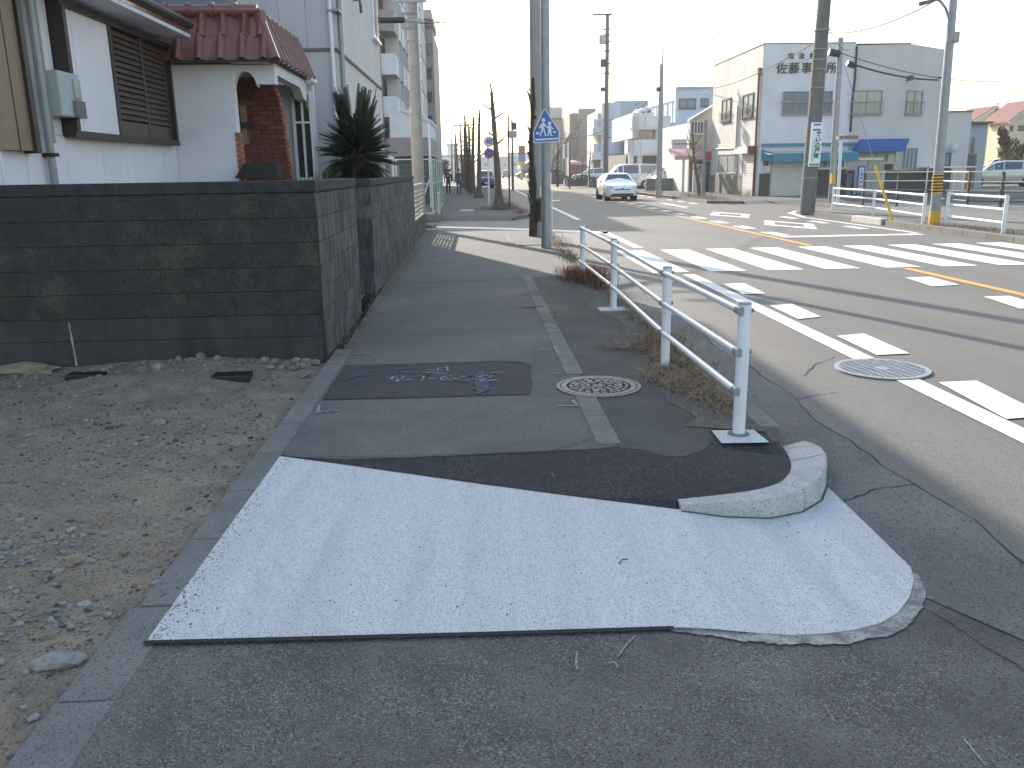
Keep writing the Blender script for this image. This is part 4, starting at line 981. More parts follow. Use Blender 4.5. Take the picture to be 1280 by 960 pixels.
# ================================================================== NEAR GUARDRAIL
gr = thing("guardrail", "white three rail pipe guardrail along the kerb beside the near sidewalk", "guardrail", (1.57, 4.9, 0))
PY = [(1.578, 4.90), (1.548, 6.83), (1.585, 9.75), (1.56, 12.45)]
def post(root, x, y, h, r=.038, z=0):
    o = MB().tube([(x, y, z-.1), (x, y, z+h-.012)], [r, r], 16).build("post", WSTEEL, root, smooth=True)
    MB().tube([(x, y, z+h-.012), (x, y, z+h)], [r+.002, r-.004], 16).build("post_cap", GSTEEL, o)
    return o
RH = (.775, .525, .285)
for x, y in PY:
    o = post(gr, x, y, .825)
    for h in RH:
        b = MB().tube([(x-.03, y-.035, h), (x-.03, y+.035, h)], .028, 8); b.tube([(x-.03, y, h), (x+.052, y, h)], .014, 6); b.build("bracket", GSTEEL, o)
for h in RH:
    for (xa, ya), (xb, yb) in zip(PY[:-1], PY[1:]):
        MB().tube([(xa-.03, ya-.03, h), (xb-.03, yb-.028, h)], .0215, 12).build("rail", WSTEEL, gr, smooth=True)
ft_ = MB(); ft_.hexa([gp(u, v, -.1) for u, v in ((902, 554), (962, 553), (942, 537), (889, 538))], [gp(u, v, .012) for u, v in ((902, 554), (962, 553), (942, 537), (889, 538))])
fo = ft_.build("footing", C_NEW, gr, bevel=.004)
MB().tube([(1.578, 4.90, .0), (1.578, 4.90, .02)], [.075, .062], 16).build("grout_collar", C_OLD, fo)
MB().box(1.585-.17, 1.585+.17, 9.75-.12, 9.75+.14, -.05, .014).build("footing", C_NEW, gr, bevel=.004)
MB().box(1.548-.08, 1.548+.08, 6.83-.1, 6.83+.1, -.05, .008).build("footing", C_OLD, gr)

# covers in the pavement and in the road
mh = thing("manhole_cover", "round grey patterned manhole cover interrupting the concrete strip in the sidewalk", "manhole cover", (.90, 6.18, 0))
MX, MY, MR = .90, 6.18, .318
MB().cyl((MX, MY), MR, -.03, .006, 48).build("cover_base", MANHOLE_D, mh)
def ring_mesh(mb, cx, cy, r0_, r1_, z0, z1, n=64):
    vs = []; fs = []
    for i in range(n):
        q = 2*math.pi*i/n; c, s = math.cos(q), math.sin(q)
        vs += [(cx+r0_*c, cy+r0_*s, z0), (cx+r1_*c, cy+r1_*s, z0), (cx+r1_*c, cy+r1_*s, z1), (cx+r0_*c, cy+r0_*s, z1)]
    for i in range(n):
        j = (i+1) % n
        for k in range(4): fs.append((i*4+k, i*4+(k+1) % 4, j*4+(k+1) % 4, j*4+k))
    return mb.add(vs, fs)
rg = MB(); ring_mesh(rg, MX, MY, .292, .318, 0, .011); ring_mesh(rg, MX, MY, .243, .284, 0, .012); rg.build("rim", MANHOLE, mh)
lug = MB(); rl = random.Random(2)
def arc_block(mb, cx, cy, r0_, r1_, a0, a1, z0, z1, n=4):
    for i in range(n):
        b0, b1 = a0+(a1-a0)*i/n, a0+(a1-a0)*(i+1)/n
        P = [(cx+r_*math.cos(b), cy+r_*math.sin(b)) for r_, b in ((r0_, b0), (r1_, b0), (r1_, b1), (r0_, b1))]
        mb.hexa([(*p, z0) for p in P], [(*p, z1) for p in P])
for r0_, r1_, n in ((.197, .226, 22), (.155, .186, 17), (.112, .145, 13), (.072, .102, 9), (.0, .055, 5)):
    a = rl.uniform(0, 1)
    for i in range(n):
        w = 2*math.pi/n; g = w*rl.uniform(.45, .85) if r0_ > 0 else w*.7
        arc_block(lug, MX, MY, r0_+rl.uniform(-.006, .006), r1_+rl.uniform(-.008, .003), a+i*w, a+i*w+g, .003, .0125, 2)
for _ in range(26):
    q = rl.uniform(0, 6.28); rr = rl.uniform(.06, .22); lug.tube([(MX+rr*math.cos(q), MY+rr*math.sin(q), .008), (MX+(rr+.03)*math.cos(q+.12), MY+(rr+.03)*math.sin(q+.12), .008)], .006, 5)
lug.build("raised_pattern", MANHOLE, mh, kind='stuff')
gt = thing("drain_cover", "round steel lattice cover in the road across the white edge line", "drain cover", (3.47, 6.98, ZR))
DX, DY = 3.475, 6.99
MB().cyl((DX, DY), .385, ZR-.04, ZR+.006, 48).build("cover_base", MANHOLE_D, gt)
rg = MB(); ring_mesh(rg, DX, DY, .345, .388, ZR, ZR+.014); rg.build("rim", GSTEEL, gt)
bars = MB(); 
def chord(mb, ang, w, zt, step):
    c, s = math.cos(ang), math.sin(ang)
    for o_ in np.arange(-.34, .341, step):
        h = math.sqrt(max(0, .35**2-o_*o_))
        if h < .03: continue
        P = [(DX+c*a-s*b, DY+s*a+c*b) for a, b in ((-h, o_-w), (h, o_-w), (h, o_+w), (-h, o_+w))]
        mb.hexa([(*p, ZR) for p in P], [(*p, zt) for p in P])
chord(bars, R(8), .0085, ZR+.013, .042); chord(bars, R(98), .006, ZR+.0124, .07)
bars.cyl((DX, DY), .06, ZR, ZR+.0145, 16)
bars.build("lattice_bars", GSTEEL, gt, kind='stuff')

# lids and stones on the soil lot
def lid(u, v, w, l, label, a):
    x, y, _ = gp(u, v, .02); z = soil_z(x, y)
    mb = MB().box(-w/2, w/2, -l/2, l/2, -.05, .012); o = mb.build("meter_lid", BLACKP, bevel=.012); o.location = (x, y, z+.02); o.rotation_euler = (0, 0, a); tag(o, label, "lid")
lid(290, 468, .30, .17, "black plastic meter lid lying flat near the edging strip", .05)
lid(108, 470, .30, .13, "black plastic meter lid half sunk in gravel under the white drip", -.05)
rs_ = random.Random(21)
def stone(x, y, r, m, label, group=None, sq=(1.3, 1, .6), zoff=.3, sub=2):
    mb = MB().ico((0, 0, 0), r, sq=sq, jit=.2, sub=sub); o = mb.build("stone", m, smooth=False, bevel=0); o.location = (x, y, soil_z(x, y)+r*sq[2]*zoff); o.rotation_euler = (rs_.uniform(-.2, .2), rs_.uniform(-.2, .2), rs_.uniform(0, 6)); tag(o, label, "stone", group); return o
p = gp(70, 822, .02); o = stone(p[0], p[1], .062, P_PALE, "long pale grey stone lying alone near the bottom left of the lot", sq=(1.35, .7, .5)); o.rotation_euler = (0, 0, .35)
p = gp(93, 698, .02); o = stone(p[0], p[1], .04, P_TAN, "brown and white angular stone behind the long pale stone", sq=(1.2, .8, .6))
p = gp(198, 524, .02); stone(p[0], p[1], .05, P_TAN, "tan stone standing alone in the middle of the soil lot", sq=(1.1, .8, .6))
p = gp(70, 452, .02); o = stone(p[0]-.15, 7.26, .16, P_TAN, "large flat tan rock at the foot of the wall by its far left", sq=(1.8, .7, .4)); o.rotation_euler = (0, 0, .1)
p = gp(915, 610, .02)
for u, v, r in ((232, 452, .035), (252, 455, .03), (262, 449, .05), (276, 453, .04), (240, 458, .03), (200, 467, .055), (330, 455, .045), (347, 450, .055), (358, 456, .04), (372, 452, .05), (386, 449, .055), (395, 451, .045), (338, 460, .035), (365, 461, .04), (379, 458, .04), (350, 462, .03), (215, 457, .03), (186, 455, .03), (300, 457, .03)):
    x, y, _ = gp(u, v, 0); y = min(y, 7.3)
    stone(x, y, r, rs_.choice([P_TAN, P_TAN, P_TAN, P_GREY]), "tan or grey stone in the loose row along the foot of the block wall", "stones along the foot of the block wall", sq=(rs_.uniform(.9, 1.4), 1, rs_.uniform(.6, .9)), zoff=.45, sub=1)
for u, v, r in ((195, 553, .03), (30, 560, .03), (25, 660, .035), (90, 668, .03), (105, 752, .03), (60, 715, .028), (5, 690, .05), (195, 720, .025), (165, 770, .022), (140, 545, .028), (168, 763, .02), (285, 635, .022)):
    x, y, _ = gp(u, v, 0); stone(x, y, r*.72, rs_.choice([P_PALE, P_GREY, P_TAN]), "small pale or tan stone lying loose on the open soil lot", "small stones on the open soil lot", sq=(1.3, .9, .5), sub=1)

# dry grass and weeds
def blades(name, spots, m, label, cat="grass", seed=1):
    r_ = random.Random(seed); mb = MB()
    for cx, cy, sx, sy, n, h0, h1, flat, z in spots:
        for _ in range(n):
            x, y = r_.gauss(cx, sx), r_.gauss(cy, sy); h = r_.uniform(h0, h1); a = r_.uniform(0, 6.28); ln = h*flat*r_.uniform(.5, 1.5); w = r_.uniform(.0014, .0036)
            dx, dy = math.cos(a), math.sin(a); zt = h*(1-.6*min(1, flat*.5))
            p0 = (x, y, z); p1 = (x+dx*ln*.4, y+dy*ln*.4, z+zt*.75); p2 = (x+dx*ln, y+dy*ln, z+zt*r_.uniform(.55, 1.1))
            nx_, ny_ = -dy*w, dx*w
            mb.add([(p0[0]-nx_, p0[1]-ny_, p0[2]), (p0[0]+nx_, p0[1]+ny_, p0[2]), (p1[0]+nx_, p1[1]+ny_, p1[2]), (p1[0]-nx_, p1[1]-ny_, p1[2]), p2], [(0, 1, 2, 3), (3, 2, 4)])
    o = mb.build(name, m, recalc=False); tag(o, label, cat, kind='stuff'); return o
blades("dry_grass", [(1.66, 5.75, .08, .25, 420, .04, .12, 1.6, 0), (1.6, 6.25, .14, .25, 700, .05, .15, 1.7, 0), (1.70, 7.0, .11, .35, 750, .05, .16, 1.5, 0), (1.70, 7.7, .12, .2, 450, .08, .24, 1.0, 0), (1.48, 7.6, .16, .1, 350, .04, .12, 1.8, 0), (1.42, 6.55, .07, .15, 220, .04, .1, 2, 0), (1.75, 8.8, .05, .5, 420, .04, .12, 1.2, 0), (1.76, 10.2, .05, .6, 360, .04, .12, 1.2, 0),
    (1.95, 5.7, .05, .3, 120, .03, .08, 2, ZR), (1.8, 5.2, .08, .12, 80, .03, .07, 2, -.02)], STRAW, "matted straw coloured dry grass around the guardrail posts by the kerb", seed=2)
blades("dry_grass", [(1.66, 12.35, .15, .28, 900, .14, .34, .55, 0), (1.48, 12.9, .12, .2, 420, .1, .28, .6, 0), (1.7, 11.7, .08, .25, 260, .08, .2, .8, 0)], REDGRASS, "reddish brown upright grass clump at the farthest post of the near guardrail", seed=3)
blades("weeds", [(1.73, 7.05, .04, .12, 90, .03, .09, .8, 0), (1.72, 15.5, .06, .3, 160, .05, .16, .6, 0), (1.7, 8.3, .03, .15, 50, .03, .08, .8, 0)], GREENS, "a few green weeds growing through the dry grass at the kerb", "weeds", seed=4)
blades("dry_grass", [(1.72, 16.0, .1, .6, 300, .05, .2, .8, 0), (1.78, 18.6, .1, .5, 260, .05, .2, .8, 0), (1.75, 20.4, .1, .5, 300, .06, .25, .7, 0)], STRAW, "straw coloured grass along the kerb between the guardrail and the sign pole", seed=5)
blades("dry_grass", [(.70, 10.1, .12, .05, 120, .02, .04, 3, .004), (.72, 11.2, .12, .12, 150, .02, .05, 3, .004), (.8, 9.2, .08, .2, 120, .02, .04, 3, .004)], STRAW, "flattened wisps of dry grass lying on the concrete strip in the sidewalk", seed=6)
blades("dry_grass", [(-1.27, y, .05, .4, 130, .02, .06, 2, 0) for y in (8, 9, 10, 11, 12.2, 13.4, 14.6, 15.8, 17, 18.2)], STRAW, "thin line of dry litter where the sidewalk meets the block wall", seed=7)
blades("weeds", [(-1.35, 25.1, .12, .2, 200, .05, .2, .6, 0)], GREENS, "dark green weeds at the far end of the low block wall", "weeds", seed=8)
blades("dry_grass", [(1.3, 36.6, .35, .5, 600, .1, .45, .4, 0), (1.75, 32.6, .15, .4, 260, .1, .35, .4, 0), (.6, 36.0, .3, .3, 200, .1, .3, .5, 0)], REDGRASS, "reddish grass at the foot of the first street tree", seed=9)
blades("dry_grass", [(12.35, 20.3, .12, 1.0, 700, .05, .18, .7, .0), (12.3, 22.3, .1, .5, 200, .05, .16, .7, 0)], STRAW, "straw coloured grass under the right hand white rail fence", seed=10)
blades("dry_grass", [(11.9, 43.5, .4, 2, 700, .1, .4, .6, 0), (12.3, 48, .5, 2, 700, .1, .35, .6, 0), (11.7, 56, .3, 4, 500, .1, .3, .6, 0), (15.0, 47.5, .5, .5, 400, .2, .6, .4, 0)], STRAW, "straw coloured verge grass across the road near the office", seed=11)

blades("dry_grass", [(-2.9, 7.2, .25, .06, 40, .04, .14, .7, .0), (-1.7, 7.25, .2, .05, 30, .03, .1, .9, .0), (-2.1, 5.4, .8, .6, 40, .02, .05, 2.5, .0)], STRAW, "few straw blades at the foot of the block wall on the soil lot", seed=12)

# ================================================================== POLES AND SIGNS BY THE CROSSING
tp = thing("telephone_pole", "thick grey pole wrapped in dark dead ivy beside the crossing sign", "utility pole", (1.57, 21.7, 0))
MB().tube([(1.57, 21.7, -.2), (1.54, 21.7, 12)], [.165, .12], 16).build("pole_shaft", CPOLE, tp, smooth=True)
iv = MB(); ri = random.Random(5)
pts = [(1.57-.12+.03*math.sin(z*2.3), 21.58+.02*math.cos(z*3), z) for z in np.linspace(-.05, 3.75, 24)]
iv.tube(pts, [(.10-.055*i/23)*ri.uniform(.7, 1.3) for i in range(24)], 8)
for z in np.arange(.1, 3.6, .16):
    a = ri.uniform(2.4, 4.6); iv.tube([(1.55+.13*math.cos(a), 21.7+.13*math.sin(a), z), (1.55+.22*math.cos(a), 21.7+.22*math.sin(a), z+ri.uniform(.05, .3))], [.04, .012], 5)
iv.build("dead_ivy", BARK_D, tp)
sm = MB(); sm.box(1.62, 1.73, 21.5, 21.53, .95, 1.2); sm.build("pole_plate", SIGN_W, tp)
pb = MB(); pb.box(1.57, 1.68, 21.42, 21.52, .35, .9); pb.build("cable_guard", BARK_D, tp)
cs_ = thing("crossing_sign", "blue pentagonal children crossing sign on a grey steel pole", "road sign", (1.49, 18.1, 0))
MB().tube([(1.49, 18.1, -.2), (1.49, 18.1, 11)], [.105, .075], 18).build("pole_shaft", GSTEEL, cs_, smooth=True)
SY = 17.96
def sp(x, y, d=0): q = W(660+x/16, 130+y/16, SY); return (q[0], SY-d, q[2])
out = [(330, 92), (352, 112), (628, 545), (634, 590), (622, 745), (610, 752), (125, 782), (112, 770), (102, 590), (112, 545), (310, 112)]
MB().prism([sp(x, y) for x, y in out], (0, .03, 0)).build("sign_border", SIGN_W, cs_)
cxs, cys = 370, 500
inn = [(cxs+(x-cxs)*.935, cys+(y-cys)*.945) for x, y in out]
MB().prism([sp(x, y, .004) for x, y in inn], (0, .003, 0)).build("sign_face", SIGN_B, cs_)
fig = MB()
def fpoly(P): fig.prism([sp(x, y, .008) for x, y in P], (0, .003, 0))
def disc(cx, cy, r): return [(cx+r*math.cos(q), cy+r*1.12*math.sin(q)) for q in np.linspace(0, 6.283, 15)[:-1]]
fpoly(disc(308, 322, 38)); fpoly([(282, 372), (318, 372), (385, 450), (378, 468), (322, 435), (330, 505), (270, 520), (262, 470), (232, 496), (210, 478)])
fpoly([(268, 515), (305, 515), (262, 600), (258, 650), (235, 640), (228, 612), (245, 590)]); fpoly([(300, 515), (330, 500), (355, 600), (372, 640), (340, 645), (325, 590)])
fpoly(disc(432, 388, 36)); fpoly([(412, 432), (452, 432), (515, 500), (500, 515), (458, 482), (470, 560), (395, 565), (402, 488), (372, 470), (385, 450)])
fpoly([(398, 562), (432, 562), (418, 640), (388, 640)]); fpoly([(440, 562), (468, 560), (475, 610), (498, 640), (455, 642)])
fpoly([(160, 568), (220, 562), (222, 602), (160, 608)]); fpoly([(500, 545), (556, 540), (556, 575), (500, 580)]); fpoly([(148, 700), (595, 672), (595, 705), (148, 735)])
fig.build("children_figures", SIGN_PINK, cs_)
bk = MB(); bk.box(1.36, 1.62, 17.99, 18.06, 2.3, 2.35); bk.box(1.36, 1.62, 17.99, 18.06, 2.5, 2.55); bk.build("sign_clamp", GSTEEL, cs_)
wsl = MB(); wsl.tube([(1.62, 18.15, .0), (1.62, 18.15, 1.2)], .012, 6); wsl.build("earth_wire", WSTEEL, cs_)

# ---- pollarded street trees
def bare_tree(x, y, h, r, lean, seed, label, group=None, nb=5):
    r_ = random.Random(seed); t = thing("street_tree", label, "tree", (x, y, 0), group)
    n = 14; pts = []; rad = []
    for i in range(n+1):
        k = i/n; pts.append(Vector((x+lean*k+.05*math.sin(3*k+seed), y+.04*math.sin(4*k), h*k-.1))); rad.append(r*(1+.9*max(0, 1-k*9))*(1-.55*k)*r_.uniform(.9, 1.12))
    rad[0] *= 1.25
    MB().tube(pts, rad, 10).build("trunk", BARK, t, smooth=True)
    for j in range(nb):
        k = r_.uniform(.42, .95); p = pts[int(k*n)]; a = r_.choice([0, 3.14])+r_.uniform(-.7, .7); L = r_.uniform(.35, .85)*(1.2-k*.5); rb = r*.42*(1-.5*k)
        q = p+Vector((math.cos(a)*L*.6, math.sin(a)*L*.6, L*.35)); e = q+Vector((math.cos(a)*L*.35, math.sin(a)*L*.2, L*.35))
        b = MB().tube([p, q, e], [rb, rb*.7, rb*.35], 6)
        b.ico(q, rb*1.15, jit=.2); b.build("limb", BARK, t, smooth=True)
    kn = MB()
    for j in range(8):
        k = r_.uniform(.2, 1); p = pts[int(k*n)]; kn.ico((p.x+r_.uniform(-1, 1)*r*.5*(1-.6*k), p.y-r*.3, p.z), r*.45*(1-.6*k), jit=.25)
    kn.ico(pts[-1], r*.5, jit=.2); tw_ = pts[-1]
    for j in range(2): kn.tube([tw_, tw_+Vector((r_.uniform(-.25, .1), 0, .3)), tw_+Vector((r_.uniform(-.35, .05), 0, .55))], [r*.25, r*.16, r*.07], 5)
    kn.build("knots", BARK, t)
    return t
bare_tree(.98, 36.4, 4.75, .165, -.14, 1, "bare pollarded street tree beside the round speed limit and no parking signs", nb=5)
bare_tree(.22, 53.0, 5.0, .16, .25, 2, "second bare street tree, standing nearest behind the walking couple", nb=4)
ORD = ("third", "fourth", "fifth", "sixth", "seventh", "eighth", "ninth", "tenth")
for i, (x, y, h, l) in enumerate(((-.05, 61, 5.2, .1), (-.25, 67, 4.9, -.1), (-.5, 75, 6.2, -.2), (-1.0, 84, 5.6, .2), (-1.3, 95, 6.5, 0), (-1.9, 108, 6, -.2), (-2.6, 125, 7.5, .1), (-3.6, 145, 9, .1))):
    bare_tree(x, y, h, .17, l, 10+i, "%s bare street tree from the viewer in the left kerb row" % ORD[i], "bare street trees in the left kerb row", nb=8)

def round_sign(root, c, r, kind):
    x, y, z = c
    MB().tube([(x, y+.02, z), (x, y, z)], [r, r], 28).build("sign_rim", SIGN_R, root)
    f = MB().tube([(x, y-.002, z), (x, y-.008, z)], [r*.8, r*.8], 28).build("sign_face", SIGN_W if kind == '40' else SIGN_B, root)
    if kind == '40': text_obj("speed_number", "40", SIGN_B, root, (x, y-.012, z), (R(90), 0, 0), r*1.25, .002, weight=.012)
    else: MB().prism([(x-r*.62, y-.012, z+r*.48), (x-r*.48, y-.012, z+r*.62), (x+r*.62, y-.012, z-r*.48), (x+r*.48, y-.012, z-r*.62)], (0, .004, 0)).build("slash", SIGN_R, root)
ssn = thing("speed_sign", "white post with a red ringed 40 sign above a blue no parking sign", "road sign", (.55, 36.9, 0))
MB().tube([(.62, 36.95, -.1), (.60, 36.95, 2.95)], .035, 10).build("post", WSTEEL, ssn)
a = W(611, 177, 36.8); round_sign(ssn, (a[0], 36.85, a[2]), .215, '40'); a = W(611, 191.5, 36.8); round_sign(ssn, (a[0], 36.85, a[2]), .215, 'no')
a = gp(638, 259, 0)
rp = thing("marker_pole", "thin dark red steel pole at the kerb of the side street corner", "pole", (1.52, 37.8, 0))
MB().tube([(1.52, 37.8, -.1), (1.52, 37.8, 3.9)], .035, 8).build("shaft", RUST, rp); MB().box(1.46, 1.53, 37.77, 37.83, 2.95, 3.2).build("reflector", DSTEEL, rp)

def pole(name, label, x, y, h, r0_, r1_, m, cat="utility pole"):
    t = thing(name, label, cat, (x, y, 0)); MB().tube([(x, y, -.2), (x, y, h)], [r0_, r1_], 14).build("pole_shaft", m, t, smooth=True); return t
# distant traffic signal and lamps on the left row
a = W(641, 225, 75); t = pole("signal_pole", "far signal pole with a grey box left of the ivy wrapped pole", a[0], 75, W(641, 150, 75)[2], .11, .08, CPOLE_D, "signal pole")
b = W(641, 168, 75); MB().box(b[0]-.35, b[0]+.35, 74.7, 74.95, b[2]-.3, b[2]+.3).build("signal_box", POT, t, bevel=.05); b = W(642, 158, 75); MB().box(b[0]-.1, b[0]+.25, 74.8, 74.95, b[2]-.3, b[2]+.3).build("signal_head", DARKW, t)
a = gp(586, 240, 0); t = pole("street_lamp", "old street lamp with a long flat arm reaching over the distant left sidewalk", -.35, 72, W(587, 156, 72)[2], .07, .05, RUST, "street lamp")
e = W(566, 157, 72); f = W(592, 155.5, 72); MB().tube([e, W(587, 156, 72), f], .05, 6).build("lamp_arm", RUST, t)

# far billboard over the road end
bb = thing("billboard", "tall red, blue and yellow advertising board at the far end of the road", "billboard", (9, 150, 0))
YB = 150
for (v0, v1, m) in ((182, 194, RUST), (194, 202, SIGN_B), (202.5, 207, YEL)):
    a, b = W(648, v1, YB), W(656.5, v0, YB); MB().box(a[0], b[0], YB, YB+.4, a[2], b[2]).build("board_panel", m, bb)
a, b = W(649.5, 193, YB), W(655, 184, YB); ring = MB(); ring_mesh(ring, 0, 0, .2, .35, 0, .05, 16); o = ring.build("logo_ring", SIGN_W, bb); o.location = np.array(((a[0]+b[0])/2, YB-.04, b[2]-.55))-np.array(bb.location); o.rotation_euler = (R(90), 0, 0)
a = W(652, 215, YB); MB().box(a[0]-.2, a[0]+.2, YB+.1, YB+.3, -.2, W(652, 194, YB)[2]).build("board_post", GSTEEL, bb)

# ================================================================== PEOPLE
def person(label, x, y, h, jacket, legs, seed, step=.16, yaw=0.0):
    s = h/1.72
    J = {'pelvis': (0, 0, .95), 'waist': (0, .0, 1.1), 'chest': (0, .01, 1.32), 'neck': (0, .02, 1.47), 'headb': (0, 0, 1.56), 'head': (0, -.01, 1.66),
         'hl': (.09, 0, .9), 'kl': (.10, -step*.8, .5), 'al': (.10, -step*1.0, .08), 'fl': (.11, -step*1.0-.16, .035),
         'hr': (-.09, 0, .9), 'kr': (-.10, step*.3, .5), 'ar': (-.10, step*1.3, .10), 'fr': (-.11, step*1.3-.16, .035),
         'sl': (.19, .01, 1.40), 'el': (.25, .05, 1.13), 'wl': (.24, -.06, .9), 'ml': (.23, -.09, .82),
         'sr': (-.19, .01, 1.40), 'er': (-.25, -.0, 1.13), 'wr': (-.24, -.12, .92), 'mr': (-.23, -.15, .84)}
    Rr = {'pelvis': .135, 'waist': .135, 'chest': .155, 'neck': .06, 'headb': .085, 'head': .095, 'hl': .09, 'kl': .062, 'al': .048, 'fl': .038, 'hr': .09, 'kr': .062, 'ar': .048, 'fr': .038,
          'sl': .075, 'el': .052, 'wl': .038, 'ml': .035, 'sr': .075, 'er': .052, 'wr': .038, 'mr': .035}
    E_ = [('pelvis', 'waist'), ('waist', 'chest'), ('chest', 'neck'), ('neck', 'headb'), ('headb', 'head'), ('pelvis', 'hl'), ('hl', 'kl'), ('kl', 'al'), ('al', 'fl'), ('pelvis', 'hr'), ('hr', 'kr'), ('kr', 'ar'), ('ar', 'fr'),
          ('chest', 'sl'), ('sl', 'el'), ('el', 'wl'), ('wl', 'ml'), ('chest', 'sr'), ('sr', 'er'), ('er', 'wr'), ('wr', 'mr')]
    K = list(J); me = bpy.data.meshes.new("body"); me.from_pydata([J[k] for k in K], [(K.index(a), K.index(b)) for a, b in E_], [])
    o = bpy.data.objects.new("tmp", me); col.objects.link(o)
    sk = o.modifiers.new("s", 'SKIN'); 
    if not me.skin_vertices: 
        bm = bmesh.new(); bm.from_mesh(me); bm.verts.layers.skin.verify(); bm.to_mesh(me); bm.free()
    for i, k in enumerate(K): me.skin_vertices[0].data[i].radius = (Rr[k], Rr[k]*(.75 if k in ('chest', 'waist', 'pelvis') else 1)); me.skin_vertices[0].data[i].use_root = (k == 'pelvis')
    ss = o.modifiers.new("u", 'SUBSURF'); ss.levels = 1; ss.render_levels = 1
    dg = bpy.context.evaluated_depsgraph_get(); bme = bpy.data.meshes.new_from_object(o.evaluated_get(dg)); bpy.data.objects.remove(o)
    bme.materials.clear()
    for m in (SKIN, jacket, legs, BLACKP): bme.materials.append(m)
    for p in bme.polygons:
        z = p.center.z; ax = abs(p.center.x)
        p.material_index = 3 if z < .11 else (0 if (z > 1.50 or (z < .9 and ax > .19)) else (1 if z > .93 or ax > .19 else 2)); p.use_smooth = True
    root = thing("person", label, "person", (x, y, 0)); root.scale = (s, s, s); root.rotation_euler = (0, 0, yaw)
    b = bpy.data.objects.new("body", bme); col.objects.link(b); b.parent = root
    def sub(n, mb, m): ob = bpy.data.objects.new(n, mb.mesh(n, m, smooth=True)); col.objects.link(ob); ob.parent = root; return ob
    sub("hair", MB().ico((0, .02, 1.70), .105, sq=(1, 1.05, .9), sub=2), HAIR)
    fc = MB(); fc.ico((0, -.105, 1.64), .018, sq=(.7, 1, 1.2)); fc.ico((.035, -.095, 1.665), .012); fc.ico((-.035, -.095, 1.665), .012); fc.box(-.025, .025, -.10, -.092, 1.595, 1.603); fc.ico((.1, 0, 1.65), .022); fc.ico((-.1, 0, 1.65), .022); sub("face_features", fc, SKIN)
    hb = MB()
    for sx, k in ((1, 'ml'), (-1, 'mr')):
        c = Vector(J[k])
        for i, (dy, L) in enumerate(((-.03, .06), (-.01, .075), (.01, .07), (.03, .055))): hb.tube([c+Vector((0, dy, 0)), c+Vector((-sx*.01, dy, -L*.6)), c+Vector((-sx*.025, dy, -L))], [.009, .008, .006], 5)
        hb.tube([c+Vector((0, -.035, .02)), c+Vector((-sx*.015, -.06, -.025))], [.01, .007], 5)
    sub("fingers", hb, SKIN)
    ch = MB(); ch.box(-.11, .11, -.175, -.165, 1.30, 1.36) if seed == 1 else ch.box(-.01, .01, -.17, -.16, 1.0, 1.4); sub("jacket_print" if seed == 1 else "zip", ch, SIGN_W if seed == 1 else DSTEEL)
    return root
person("person in a dark navy top with a pale chest print walking on the left sidewalk", -1.80, 60.5, 1.66, CLOTH_N, CLOTH_N, 1, .16)
person("person in a grey blue jacket and jeans walking next to the one in navy", -1.06, 60.2, 1.70, CLOTH_G, JEAN, 2, .10)
